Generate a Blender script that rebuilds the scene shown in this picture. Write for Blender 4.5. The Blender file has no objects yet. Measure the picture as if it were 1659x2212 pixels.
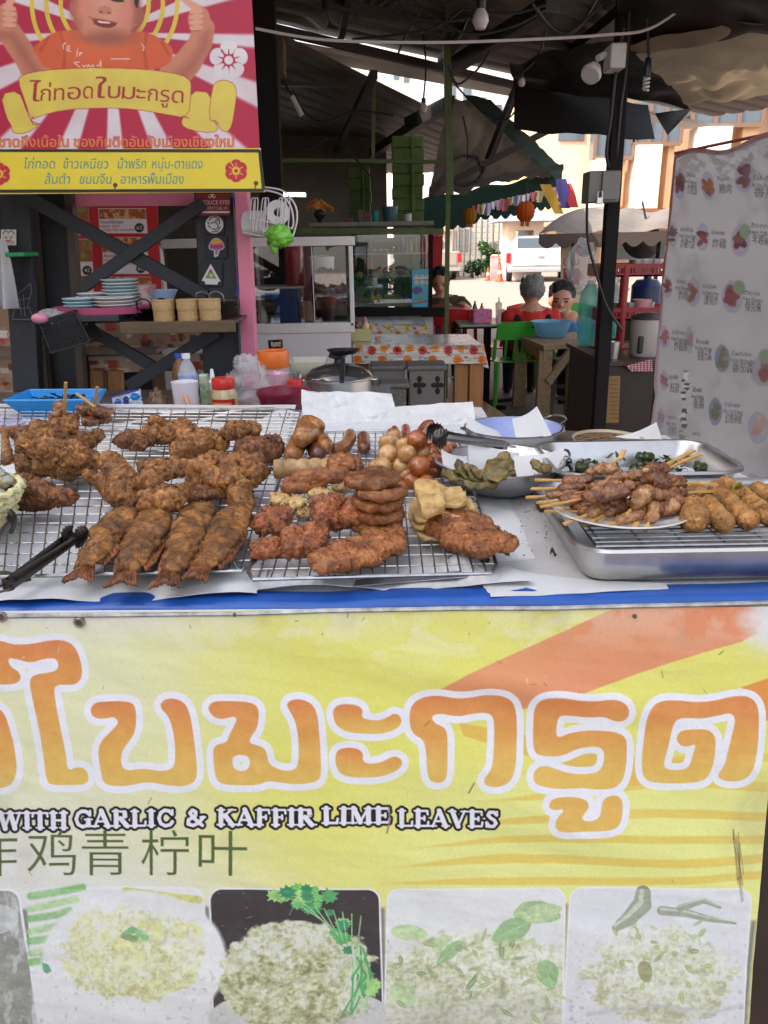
import bpy,bmesh,math,random
import numpy as np
from mathutils import Vector,Matrix,Euler,noise
SC=bpy.context.scene;COL=SC.collection
random.seed(7);RNG=np.random.RandomState(7)
# ---------------------------------------------------------------- camera, sky, sun, exposure
EYE=Vector((0,0,1.42));PITCH=math.radians(19.0);ROLL=math.radians(1.0)
cam=bpy.data.cameras.new('camera');camo=bpy.data.objects.new('camera',cam);COL.objects.link(camo)
CAMM=Matrix.Translation(EYE)@Matrix.Rotation(math.pi/2-PITCH,4,'X')@Matrix.Rotation(-ROLL,4,'Z')
camo.matrix_world=CAMM
cam.sensor_fit='VERTICAL';cam.sensor_height=24;cam.lens=24*1661/2212
cam.clip_start=0.02;cam.clip_end=400
SC.camera=camo
wd=bpy.data.worlds.new('World');SC.world=wd;wd.use_nodes=True
SUN_EL,SUN_AZ=math.radians(46),math.radians(245)
nt=wd.node_tree;sky=nt.nodes.new('ShaderNodeTexSky');sky.sky_type='NISHITA';sky.sun_disc=False
sky.sun_elevation=SUN_EL;sky.sun_rotation=SUN_AZ;sky.dust_density=3.0
hs=nt.nodes.new('ShaderNodeHueSaturation');hs.inputs['Saturation'].default_value=.45
nt.links.new(sky.outputs[0],hs.inputs['Color']);nt.links.new(hs.outputs[0],nt.nodes['Background'].inputs[0]);nt.nodes['Background'].inputs[1].default_value=0.15
sl=bpy.data.lights.new('sun','SUN');sl.energy=2.2;sl.angle=math.radians(0.5);sl.color=(1,.95,.87)
so=bpy.data.objects.new('sun',sl);COL.objects.link(so)
sdir=Vector((math.sin(SUN_AZ)*math.cos(SUN_EL),math.cos(SUN_AZ)*math.cos(SUN_EL),math.sin(SUN_EL)))
so.rotation_euler=sdir.to_track_quat('Z','Y').to_euler();so.location=sdir*40
SC.view_settings.view_transform='Standard';SC.view_settings.look='None'
SC.view_settings.exposure=1.8;SC.view_settings.gamma=1;SC.view_settings.use_curve_mapping=False
SC.render.engine='CYCLES';SC.cycles.use_denoising=True;SC.cycles.max_bounces=8
SC.cycles.diffuse_bounces=7;SC.cycles.transparent_max_bounces=12;SC.cycles.caustics_reflective=False;SC.cycles.caustics_refractive=False
# ---------------------------------------------------------------- measuring helpers: photo sheet of 1659 x 2212 units
FD=1661.0;R3=CAMM.to_3x3();RI=np.array(R3.inverted());V=Vector
def ray(x,y):return(R3@V(((x-829.5)/FD,-(y-1106)/FD,-1)))
def onz(x,y,z):d=ray(x,y);return EYE+d*((z-EYE.z)/d.z)
def onY(x,y,Y):d=ray(x,y);return EYE+d*(Y/d.y)
def onpl(x,y,p0,n):d=ray(x,y);return EYE+d*((p0-EYE).dot(n)/d.dot(n))
def dep(p):return-(R3.inverted()@(V(p)-EYE)).z
def mpp(p):return dep(p)/FD
def projs(P):
    q=(np.asarray(P)-np.array(EYE))@RI.T
    return 829.5-FD*q[:,0]/q[:,2],1106+FD*q[:,1]/q[:,2]
# ---------------------------------------------------------------- objects
def woff(o):
    v=V((0,0,0))
    while o is not None:v=v+o.location;o=o.parent
    return v
def tag(o,label,cat,group=None):
    o['label']=label;o['category']=cat
    if group:o['group']=group
    return o
def thing(name,label,cat,loc=(0,0,0),group=None):
    o=bpy.data.objects.new(name,None);COL.objects.link(o);o.location=loc;o.empty_display_size=.05
    return tag(o,label,cat,group)
def obj_np(name,vs,fs,mat,parent=None,smooth=True,loc=None):
    off=woff(parent)if parent is not None else(V(loc)if loc is not None else V((0,0,0)))
    me=bpy.data.meshes.new(name)
    me.from_pydata([tuple(V(v)-off)for v in vs],[],fs);me.materials.append(mat)
    if smooth:me.polygons.foreach_set('use_smooth',[True]*len(me.polygons))
    me.update();o=bpy.data.objects.new(name,me);COL.objects.link(o)
    if parent is not None:o.parent=parent
    elif loc is not None:o.location=loc
    return o
def frame_of(d):
    d=V(d).normalized();u=d.cross(V((0,0,1)))
    if u.length<1e-3:u=d.cross(V((0,1,0)))
    u.normalize();return d,u,u.cross(d).normalized()
class MB:
    def __init__(s):s.v=[];s.f=[]
    def add(s,vs,fs):
        b=len(s.v);s.v+=[V(v)for v in vs];s.f+=[tuple(i+b for i in f)for f in fs];return s
    def box(s,a,b,rz=0,c=None):
        a,b=V(a),V(b);m=(a+b)/2 if c is None else V(c);h=(b-a)/2;m=(a+b)/2
        M=Matrix.Rotation(rz,3,'Z')
        vs=[m+M@V((x*h.x,y*h.y,z*h.z))for x in(-1,1)for y in(-1,1)for z in(-1,1)]
        return s.add(vs,[(0,1,3,2),(4,6,7,5),(0,4,5,1),(2,3,7,6),(0,2,6,4),(1,5,7,3)])
    def bar(s,p,q,w,h,up=(0,0,1)):
        p,q=V(p),V(q);d=(q-p).normalized();u=d.cross(V(up))
        if u.length<1e-4:u=d.cross(V((0,1,0)))
        u.normalize();n=u.cross(d).normalized();vs=[]
        for e in(p,q):
            for a,b in((-1,-1),(1,-1),(1,1),(-1,1)):vs.append(e+u*(a*w/2)+n*(b*h/2))
        return s.add(vs,[(3,2,1,0),(4,5,6,7),(0,1,5,4),(1,2,6,5),(2,3,7,6),(3,0,4,7)])
    def tube(s,pts,r,n=8,caps=True,closed=False):
        pts=[V(p)for p in pts];k=len(pts);rs=r if isinstance(r,(list,tuple))else[r]*k;vs=[];u=None
        for i,p in enumerate(pts):
            a,b=(pts[i-1],pts[(i+1)%k])if closed else(pts[max(i-1,0)],pts[min(i+1,k-1)])
            d=(b-a).normalized()
            u=frame_of(d)[1]if u is None else(u-d*u.dot(d)).normalized()
            w=d.cross(u)
            for j in range(n):
                t=2*math.pi*j/n;vs.append(p+(u*math.cos(t)+w*math.sin(t))*rs[i])
        fs=[]
        for i in range(k if closed else k-1):
            a,b=i*n,((i+1)%k)*n
            fs+=[(a+j,a+(j+1)%n,b+(j+1)%n,b+j)for j in range(n)]
        if caps and not closed:fs+=[tuple(range(n-1,-1,-1)),tuple(range((k-1)*n,k*n))]
        return s.add(vs,fs)
    def lathe(s,c,prof,n=28,axis=(0,0,1),sx=1,sy=1,caps=True):
        c=V(c);M=V(axis).to_track_quat('Z','Y').to_matrix()if tuple(axis)!=(0,0,1)else Matrix.Identity(3);vs=[]
        for r,z in prof:
            for j in range(n):
                t=2*math.pi*j/n;vs.append(c+M@V((r*sx*math.cos(t),r*sy*math.sin(t),z)))
        fs=[]
        for i in range(len(prof)-1):
            a,b=i*n,(i+1)*n;fs+=[(a+j,a+(j+1)%n,b+(j+1)%n,b+j)for j in range(n)]
        if caps:
            if prof[0][0]>1e-4:fs.append(tuple(range(n-1,-1,-1)))
            if prof[-1][0]>1e-4:fs.append(tuple(range((len(prof)-1)*n,len(prof)*n)))
        return s.add(vs,fs)
    def prism(s,poly,off):
        k=len(poly);off=V(off);vs=[V(p)for p in poly]+[V(p)+off for p in poly]
        return s.add(vs,[tuple(range(k-1,-1,-1)),tuple(range(k,2*k))]+[(i,(i+1)%k,k+(i+1)%k,k+i)for i in range(k)])
    def grid(s,fn,nu,nv):
        vs=[fn(i/nu,j/nv)for j in range(nv+1)for i in range(nu+1)];w=nu+1
        return s.add(vs,[(j*w+i,j*w+i+1,(j+1)*w+i+1,(j+1)*w+i)for j in range(nv)for i in range(nu)])
    def slab(s,fn,nu,nv,t):
        b=len(s.v);s.grid(fn,nu,nv);k=(nu+1)*(nv+1);w=nu+1;t=V(t)
        s.v+=[v+t for v in s.v[b:b+k]];top=s.f[-nu*nv:];s.f+=[tuple(i+k for i in reversed(f))for f in top]
        ring=[i for i in range(w)]+[j*w+nu for j in range(1,nv+1)]+[nv*w+i for i in range(nu-1,-1,-1)]+[j*w for j in range(nv-1,0,-1)]
        s.f+=[(b+ring[i],b+ring[i]+k,b+ring[(i+1)%len(ring)]+k,b+ring[(i+1)%len(ring)])for i in range(len(ring))]
        return s
    def ball(s,c,r,nu=16,nv=10,M=None):
        r=(r,r,r)if not isinstance(r,(tuple,list))else r;c=V(c);vs=[c+((M@V((0,0,-r[2])))if M else V((0,0,-r[2])))]
        for i in range(1,nv):
            a=math.pi*i/nv-math.pi/2
            for j in range(nu):
                t=2*math.pi*j/nu;p=V((r[0]*math.cos(a)*math.cos(t),r[1]*math.cos(a)*math.sin(t),r[2]*math.sin(a)))
                vs.append(c+(M@p if M else p))
        vs.append(c+((M@V((0,0,r[2])))if M else V((0,0,r[2]))));e=len(vs)-1
        fs=[(0,1+(j+1)%nu,1+j)for j in range(nu)]
        for i in range(nv-2):
            a,b=1+i*nu,1+(i+1)*nu;fs+=[(a+j,a+(j+1)%nu,b+(j+1)%nu,b+j)for j in range(nu)]
        a=1+(nv-2)*nu;fs+=[(a+j,a+(j+1)%nu,e)for j in range(nu)]
        return s.add(vs,fs)
    def build(s,name,mat,parent=None,smooth=False,bevel=0,auto=True):
        o=obj_np(name,s.v,s.f,mat,parent,smooth)
        if smooth and auto:smooth_by_angle(o)
        if bevel:
            m=o.modifiers.new('b','BEVEL');m.width=bevel;m.segments=2;m.limit_method='ANGLE'
        return o
    def solo(s,name,mat,label,cat,group=None,smooth=False,bevel=0):
        xs=[v.x for v in s.v];ys=[v.y for v in s.v];zs=[v.z for v in s.v]
        loc=V(((min(xs)+max(xs))/2,(min(ys)+max(ys))/2,min(zs)))
        o=obj_np(name,s.v,s.f,mat,None,smooth,loc)
        if smooth:smooth_by_angle(o)
        if bevel:
            m=o.modifiers.new('b','BEVEL');m.width=bevel;m.segments=2;m.limit_method='ANGLE'
        return tag(o,label,cat,group)
def smooth_by_angle(o,ang=40):
    me=o.data;bm=bmesh.new();bm.from_mesh(me);c=math.radians(ang)
    for e in bm.edges:
        if len(e.link_faces)==2 and e.calc_face_angle(0)>c:e.smooth=False
    bm.to_mesh(me);bm.free()
def struct(o):o['kind']='structure';return o
def copy_tree(o,parent=None):
    c=o.copy();COL.objects.link(c);c.parent=parent
    for ch in[x for x in bpy.data.objects if x.parent==o]:copy_tree(ch,c)
    return c
def catmull(pts,n=6,closed=False):
    pts=[V(p)for p in pts];k=len(pts);out=[]
    for i in range(k if closed else k-1):
        g=(lambda j:pts[j%k])if closed else(lambda j:pts[min(max(j,0),k-1)])
        a,b,c,d=g(i-1),g(i),g(i+1),g(i+2)
        for j in range(n):
            t=j/n;out.append(.5*((2*b)+(c-a)*t+(2*a-5*b+4*c-d)*t*t+(3*b-a-3*c+d)*t**3))
    if not closed:out.append(pts[-1])
    return out
# ---------------------------------------------------------------- materials
def lin(c):return tuple(((x/12.92)if x<=.04045 else((x+.055)/1.055)**2.4)for x in c)
def rgb(r,g,b):return lin((r/255,g/255,b/255))
MATS={}
def mat(name,col,rough=.6,metal=0,spec=.5,noise_amt=0,scale=20,bump=0,bscale=60,col2=None,alpha=1,trans=0,emit=0,coat=0,sss=0,stretch=None):
    if name in MATS:return MATS[name]
    m=bpy.data.materials.new(name);m.use_nodes=True;MATS[name]=m
    n=m.node_tree.nodes;L=m.node_tree.links;b=n['Principled BSDF']
    b.inputs['Base Color'].default_value=(*col,1);b.inputs['Roughness'].default_value=rough;b.inputs['Metallic'].default_value=metal
    b.inputs['Specular IOR Level'].default_value=spec;b.inputs['Alpha'].default_value=alpha
    b.inputs['Transmission Weight'].default_value=trans;b.inputs['Coat Weight'].default_value=coat
    if sss:b.inputs['Subsurface Weight'].default_value=sss;b.inputs['Subsurface Radius'].default_value=(.01,.005,.003)
    if emit:b.inputs['Emission Color'].default_value=(*col,1);b.inputs['Emission Strength'].default_value=emit
    tc=n.new('ShaderNodeTexCoord');src=tc.outputs['Object']
    if stretch:
        mp=n.new('ShaderNodeMapping');mp.inputs['Scale'].default_value=stretch;L.new(src,mp.inputs[0]);src=mp.outputs[0]
    if noise_amt or col2:
        t=n.new('ShaderNodeTexNoise');t.inputs['Scale'].default_value=scale;t.inputs['Detail'].default_value=6;t.inputs['Roughness'].default_value=.65
        L.new(src,t.inputs['Vector']);cr=n.new('ShaderNodeValToRGB');L.new(t.outputs[0],cr.inputs[0])
        cr.color_ramp.elements[0].position=.3;cr.color_ramp.elements[1].position=.7
        c2=col2 or tuple(x*(1-noise_amt)for x in col);cr.color_ramp.elements[0].color=(*c2,1);cr.color_ramp.elements[1].color=(*col,1)
        L.new(cr.outputs[0],b.inputs['Base Color'])
        if not trans:
            mr=n.new('ShaderNodeMapRange');mr.inputs[3].default_value=max(.02,rough-.12);mr.inputs[4].default_value=min(1,rough+.12)
            L.new(t.outputs[0],mr.inputs[0]);L.new(mr.outputs[0],b.inputs['Roughness'])
    if bump:
        t2=n.new('ShaderNodeTexNoise');t2.inputs['Scale'].default_value=bscale;t2.inputs['Detail'].default_value=5
        L.new(src,t2.inputs['Vector']);bp=n.new('ShaderNodeBump');bp.inputs['Strength'].default_value=bump;bp.inputs['Distance'].default_value=.01
        L.new(t2.outputs[0],bp.inputs['Height']);L.new(bp.outputs[0],b.inputs['Normal'])
    return m
def painted(name,rough=.5,spec=.4,dirt=.0,trans=0):
    m=bpy.data.materials.new(name);m.use_nodes=True;n=m.node_tree.nodes;L=m.node_tree.links;b=n['Principled BSDF']
    a=n.new('ShaderNodeAttribute');a.attribute_name='print';b.inputs['Roughness'].default_value=rough;b.inputs['Specular IOR Level'].default_value=spec
    L.new(a.outputs['Color'],b.inputs['Base Color']);return m
def glass(name,tint=(1,1,1),mixf=.12,rough=.02):
    m=bpy.data.materials.new(name);m.use_nodes=True;n=m.node_tree.nodes;L=m.node_tree.links;n.clear()
    o=n.new('ShaderNodeOutputMaterial');t=n.new('ShaderNodeBsdfTransparent');g=n.new('ShaderNodeBsdfGlossy');x=n.new('ShaderNodeMixShader')
    t.inputs[0].default_value=(*tint,1);g.inputs['Roughness'].default_value=rough;x.inputs[0].default_value=mixf
    L.new(t.outputs[0],x.inputs[1]);L.new(g.outputs[0],x.inputs[2]);L.new(x.outputs[0],o.inputs[0]);return m
# ---------------------------------------------------------------- numpy noise and printing on sheets
def vnoise(x,y,seed=0):
    xi=np.floor(x).astype(np.int64);yi=np.floor(y).astype(np.int64);fx=x-xi;fy=y-yi
    fx=fx*fx*(3-2*fx);fy=fy*fy*(3-2*fy)
    def h(a,b):
        n=(a*374761393+b*668265263+seed*974711)&0xffffffff;n=((n^(n>>13))*1274126177)&0xffffffff
        return((n^(n>>16))&0xffff)/65535.0
    return(h(xi,yi)*(1-fx)+h(xi+1,yi)*fx)*(1-fy)+(h(xi,yi+1)*(1-fx)+h(xi+1,yi+1)*fx)*fy
def fbm(x,y,seed=0,o=4):
    s=0;a=.5;t=0
    for i in range(o):s=s+a*vnoise(x,y,seed+i*17);t+=a;a*=.55;x=x*2.03;y=y*2.03
    return s/t
TXT={}
def text_loops(s):
    if s in TXT:return TXT[s]
    c=bpy.data.curves.new('t','FONT');c.body=s;c.size=1;c.fill_mode='NONE';c.resolution_u=4
    o=bpy.data.objects.new('t',c);COL.objects.link(o);dg=bpy.context.evaluated_depsgraph_get()
    me=bpy.data.meshes.new_from_object(o.evaluated_get(dg));co=np.array([v.co[:2]for v in me.vertices]).reshape(-1,2)
    nx={}
    for e in me.edges:nx.setdefault(e.vertices[0],[]).append(e.vertices[1]);nx.setdefault(e.vertices[1],[]).append(e.vertices[0])
    seen=set();loops=[]
    for i in sorted(nx):
        if i in seen:continue
        lp=[i];seen.add(i);j=i
        while True:
            q=[k for k in sorted(nx[j],key=lambda k:(k!=j+1,k))if k not in seen]
            if not q:break
            j=q[0];seen.add(j);lp.append(j)
        if len(lp)>2:loops.append(co[lp])
    bpy.data.objects.remove(o);bpy.data.meshes.remove(me);bpy.data.curves.remove(c)
    TXT[s]=loops;return loops
class Canvas:
    def __init__(s,X,Y,col):
        s.X,s.Y=X,Y;s.C=np.empty(X.shape+(3,));s.C[:]=np.array(col)/255
    def win(s,x0,y0,x1,y1):
        m=(s.X>x0)&(s.X<x1)&(s.Y>y0)&(s.Y<y1);r=np.where(m.any(1))[0];c=np.where(m.any(0))[0]
        return None if len(r)==0 else(slice(r[0],r[-1]+1),slice(c[0],c[-1]+1))
    def sdf(s,loops,pad):
        P=np.concatenate(loops);w=s.win(P[:,0].min()-pad,P[:,1].min()-pad,P[:,0].max()+pad,P[:,1].max()+pad)
        if w is None:return None,None
        x,y=s.X[w],s.Y[w];d2=np.full(x.shape,1e18);wn=np.zeros(x.shape,int)
        for lp in loops:
            A=lp;B=np.roll(lp,-1,0)
            for(ax,ay),(bx,by)in zip(A,B):
                ex,ey=bx-ax,by-ay;L2=ex*ex+ey*ey+1e-12;px,py=x-ax,y-ay
                t=np.clip((px*ex+py*ey)/L2,0,1);d2=np.minimum(d2,(px-t*ex)**2+(py-t*ey)**2)
                cr=ex*py-ey*px
                wn+=((ay<=y)&(by>y)&(cr>0)).astype(int)-((ay>y)&(by<=y)&(cr<0)).astype(int)
        return w,np.where(wn!=0,-1,1)*np.sqrt(d2)
    def mix(s,w,a,col):
        a=np.clip(a,0,1)[...,None];col=np.array(col)/255 if not isinstance(col,np.ndarray)else col
        s.C[w]=s.C[w]*(1-a)+col*a
    def poly(s,pts,col,aa=1.2,grow=0,op=1,smooth=0):
        lp=np.array(pts,float)
        for _ in range(smooth):
            n=np.roll(lp,-1,0);lp=np.stack([lp*.75+n*.25,lp*.25+n*.75],1).reshape(-1,2)
        w,d=s.sdf([lp],abs(grow)+4+aa)
        if w is not None:s.mix(w,(grow-d)/aa*op+.5*op,col)
        return w,d
    def loops(s,lps,col,aa=1.2,grow=0):
        w,d=s.sdf(lps,abs(grow)+4)
        if w is not None:s.mix(w,(grow-d)/aa+.5,col)
    def stroke(s,pts,r,col,aa=1.2,op=1):
        P=np.array(pts,float);m=(max(r)if isinstance(r,(list,tuple))else r)+aa+2
        w=s.win(P[:,0].min()-m,P[:,1].min()-m,P[:,0].max()+m,P[:,1].max()+m)
        if w is None:return
        x,y=s.X[w],s.Y[w];best=np.full(x.shape,1e9);rs=r if isinstance(r,(list,tuple))else[r]*len(P)
        for i in range(len(P)-1):
            e=P[i+1]-P[i];t=np.clip(((x-P[i,0])*e[0]+(y-P[i,1])*e[1])/(e@e+1e-9),0,1)
            best=np.minimum(best,np.hypot(x-P[i,0]-t*e[0],y-P[i,1]-t*e[1])-(rs[i]*(1-t)+rs[i+1]*t))
        s.mix(w,(.5-best/aa)*op,col)
    def ell(s,cx,cy,rx,ry,col,rot=0,soft=.08,op=1):
        m=max(rx,ry)*(1+soft)+3;w=s.win(cx-m,cy-m,cx+m,cy+m)
        if w is None:return
        c,n=math.cos(rot),math.sin(rot);x,y=s.X[w]-cx,s.Y[w]-cy
        q=np.hypot((x*c+y*n)/rx,(-x*n+y*c)/ry);s.mix(w,(1-q)/max(soft,1.2/min(rx,ry))*op+.5*op,col)
    def text(s,t,x,y,h,col,rot=0,sx=1,outline=None,ocol=(0,0,0),aa=1.0,fit=None,bold=0,shear=0):
        L=text_loops(t)
        if not L:return
        P=np.concatenate(L);x0=P[:,0].min();k=h/.72;kx=k*sx
        if fit:kx=fit/(P[:,0].max()-x0)
        c,n=math.cos(rot),math.sin(rot)
        M=[np.stack([x+(l[:,0]-x0+shear*l[:,1])*kx*c+l[:,1]*k*n,y+(l[:,0]-x0)*kx*n-l[:,1]*k*c],1)for l in L]
        if outline:s.loops(M,ocol,aa,outline)
        s.loops(M,col,aa,bold)
def sheet_obj(name,P,C,nu,nv,m,parent=None,loc=None,back=None):
    off=np.array(woff(parent)if parent is not None else(loc if loc is not None else(0,0,0)))
    me=bpy.data.meshes.new(name);w=nu+1;n=P.shape[0]
    i,j=np.meshgrid(np.arange(nu),np.arange(nv));a=(j*w+i).ravel()
    F=np.stack([a,a+w,a+w+1,a+1],1).astype(np.int32)
    me.vertices.add(n);me.vertices.foreach_set('co',(P-off).astype(np.float32).ravel())
    me.loops.add(F.size);me.loops.foreach_set('vertex_index',F.ravel())
    me.polygons.add(len(F));me.polygons.foreach_set('loop_start',np.arange(0,F.size,4,dtype=np.int32))
    me.polygons.foreach_set('use_smooth',np.ones(len(F),bool))
    me.update(calc_edges=True)
    c=C.reshape(-1,3);c=np.where(c<=.04045,c/12.92,((c+.055)/1.055)**2.4)
    at=me.color_attributes.new('print','FLOAT_COLOR','POINT');at.data.foreach_set('color',np.concatenate([c,np.ones((n,1))],1).astype(np.float32).ravel())
    me.materials.append(m);o=bpy.data.objects.new(name,me);COL.objects.link(o)
    if parent is not None:o.parent=parent
    elif loc is not None:o.location=loc
    return o
def solid(o,t,off=-1):
    m=o.modifiers.new('t','SOLIDIFY');m.thickness=t;m.offset=off;return o
def bilin(q,nu,nv):
    u,v=np.meshgrid(np.linspace(0,1,nu+1),np.linspace(0,1,nv+1));q=[np.array(a)for a in q]
    u_,v_=u[...,None],v[...,None]
    return(q[0]*(1-u_)+q[1]*u_)*(1-v_)+(q[3]*(1-u_)+q[2]*u_)*v_,u,v
# ================================================================ FRONT: food counter with its printed banner
ZC=1.05
M_white=mat('white_plastic_sheet',(.62,.62,.64),.28,noise_amt=.12,scale=9,bump=.06,bscale=14)
M_blue=mat('blue_vinyl_edge',rgb(28,82,165),.35,noise_amt=.25,scale=22,bump=.05,bscale=30)
M_wood_dk=mat('dark_counter_wood',(.05,.03,.02),.6,noise_amt=.4,scale=12)
M_metal=mat('stainless_steel',(.62,.61,.6),.36,1,noise_amt=.16,scale=26)
M_metal2=mat('brushed_aluminium',(.6,.6,.6),.38,1,noise_amt=.12,scale=14)
M_wire=mat('chromed_wire',(.45,.44,.43),.3,1,noise_amt=.45,scale=55)
M_black=mat('black_plastic',(.012,.012,.013),.4)
ctr=thing('food_counter','long food counter with white plastic top and blue vinyl front edge behind the yellow banner','counter',(0,1.3,0))
MB().box((-1.25,.80,.02),(.72,1.5,ZC-.03)).build('cabinet',M_wood_dk,ctr)
b=MB();b.slab(lambda u,v:V((-1.25+1.97*u,.792+.73*v,ZC-.03)),60,30,(0,0,.03));b.slab(lambda u,v:V((-1.25+1.49*u,1.5225+.32*v,ZC-.03)),40,10,(0,0,.03));b.build('plastic_top',M_white,ctr)
def edge_pt(u,v):
    x=-1.25+1.97*u;wob=.0012*math.sin(x*17)+.0008*math.sin(x*41+1)
    y,z=[(.801,.0012),(.794,.0042),(.78,.005),(.768,.0048),(.762,.0035),(.7585,-.001),(.758,-.006)][v]
    return V((x,y+wob*.8,ZC+z+wob*(.6 if v<6 else 0)))
MB().grid(lambda u,v:edge_pt(u,round(v*6)),90,6).build('edge_strip',M_blue,ctr,True,auto=False)
MB().tube([(-1.25+1.97*k/40,.7562+.0007*math.sin(k*1.9),ZC-.0035+.0008*math.sin(k*.8))for k in range(41)],.0028,8).build('trim_rail',mat('worn_alu_trim',(.55,.53,.5),.45,.7,noise_amt=.6,scale=60),ctr,True)
# ---- banner
LEAN=math.radians(5);BP=V((0,.7562,ZC-.005));BN=V((0,-math.cos(LEAN),math.sin(LEAN)))
bq=[onpl(-230,1322,BP,BN),onpl(1692,1310,BP,BN),onpl(1615,2250,BP,BN),onpl(-90,2250,BP,BN)]
NU,NV=1180,640
P,u,v=bilin(bq,NU,NV);pf=P.reshape(-1,3)
X,Y=projs(pf);X=X.reshape(u.shape);Y=Y.reshape(u.shape)
wx,wz=P[...,0],P[...,2]
fold=.006*(fbm(wx*6+wz*4,wz*9,3)-.5)+.003*(fbm(wx*3-wz*11,wz*16+wx*5,5)-.5)+.004*np.exp(-((wz-1.0+.18*wx+.02)/.018)**2)*np.clip((wx+.1)*4,0,1)*np.clip((.35-wx)*5,0,1)
fold+=.0035*np.sin((wz*38+wx*14))*np.exp(-((wx-.16)/.16)**2-((wz-.78)/.12)**2)*.8
P=P+fold[...,None]*np.array(BN)*np.clip(v*12,0,1)[...,None]
cv=Canvas(X,Y,(226,226,226))
def smooth(a,b,x):t=np.clip((x-a)/(b-a),0,1);return t*t*(3-2*t)
full=(slice(None),slice(None))
n1=fbm(X*.004,Y*.006,1);n2=fbm(X*.012,Y*.03,2);n3=fbm(X*.05,Y*.05,9)
cv.mix(full,smooth(1330,1420,Y+60*n2)*(.45+.25*smooth(100,900,X))*smooth(2050,1600,Y-.32*X+100*n1),(230,230,132))
cv.mix(full,smooth(330,800,X-.15*(Y-1400)+220*n1)*smooth(2150,1500,Y-.28*X)*.8,(228,224,104))
cv.mix(full,smooth(650,1100,X+120*n2)*smooth(1600,1750,Y)*.7,(233,236,158))
cv.mix(full,.5*smooth(.52,.62,n2)*smooth(1500,1330,Y),(236,234,205))
for k,(y0,th,am,x0)in enumerate([(1655,20,9,1020),(1712,24,12,980),(1770,22,9,900),(1818,20,8,840),(1862,22,9,780),(1903,20,6,760),(1600,22,10,1560),(1560,20,6,1600)]):
    yc=y0+am*np.sin(X*.007+k*.9)-.03*(X-1200)+3*n2;w=th*.5*np.clip((X-x0)/330+.15,0,1)
    cv.mix(full,(w-np.abs(Y-yc))/2.2*smooth(x0-40,x0+260,X)*.7,(228,206,104))
rn=.72+.5*(n2-.5)+.25*(n3-.5)
cv.poly([(930,1500),(1010,1455),(1150,1395),(1322,1316),(1700,1300),(1700,1335),(1600,1385),(1470,1424),(1260,1496),(1100,1540),(960,1560)],(227,150,108),op=.88)
cv.mix(full,smooth(1330,1650,X)*smooth(1480,1330,Y)*rn*((X*.36+Y)<1960)*.3*((X-1322+2.1*(Y-1316))>0),(222,112,86))
cv.mix(full,smooth(960,1300,1300-X+960)*smooth(1530,1400,Y)*((X-1322+2.1*(Y-1316))>0)*((X*.36+Y)<1960)*.3,(226,176,92))
cv.poly([(1600,1484),(1665,1462),(1700,1450),(1700,1540),(1640,1560),(1625,1500)],(226,150,76),op=.8)
cv.poly([(990,1560),(1400,1640),(1500,1640),(1380,1700),(1340,1700),(1000,1590)],(228,190,90),op=.35)
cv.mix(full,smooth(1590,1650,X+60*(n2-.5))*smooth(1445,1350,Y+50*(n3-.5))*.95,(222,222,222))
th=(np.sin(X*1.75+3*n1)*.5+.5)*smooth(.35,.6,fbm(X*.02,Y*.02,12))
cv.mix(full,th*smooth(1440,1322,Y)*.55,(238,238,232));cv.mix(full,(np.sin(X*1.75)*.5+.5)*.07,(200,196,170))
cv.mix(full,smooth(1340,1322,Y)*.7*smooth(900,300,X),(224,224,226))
# ---- food pictures
def clumps(x,y,s,seed):
    a=fbm(x/s,y/s,seed,3);r=1-np.abs(2*fbm(x/(s*.6),y/(s*.6),seed+5,3)-1);return a,r
GREENS=[(86,170,96),(120,196,104),(60,140,96),(160,210,120)]
def rr(x0,y0,x1,y1,r,dx=0):
    p=[]
    for cx,cy,a0 in((x1-r,y0+r,-90),(x1-r+dx,y1-r,0),(x0+r+dx,y1-r,90),(x0+r,y0+r,180)):
        for k in range(7):a=math.radians(a0+15*k);p.append((cx+r*math.cos(a),cy+r*math.sin(a)))
    return p
def leaf(c,x,y,l,w,a,col,vein=(190,225,160)):
    ca,sa=math.cos(a),math.sin(a);f=lambda t,s:(x+l*t*ca-s*w*sa,y+l*t*sa+s*w*ca)
    c.poly([f(0,0),f(.2,.75),f(.5,1),f(.8,.6),f(1,0),f(.8,-.6),f(.5,-1),f(.2,-.75)],col,smooth=1)
    c.stroke([f(.05,0),f(.9,0)],.7,vein,op=.7)
def lobed(c,x,y,s,col,seed):
    rg=random.Random(seed);p=[]
    for k in range(18):
        a=2*math.pi*k/18;r=s*(1.0 if k%2 else .55)*rg.uniform(.8,1.15);p.append((x+r*math.cos(a),y+r*.8*math.sin(a)))
    c.poly(p,col,smooth=1)
def panel(quad,base,clump):
    lp=np.array(quad,float);w,d=cv.sdf([lp],6);return w,np.clip(.5-d/1.5,0,1)
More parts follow.
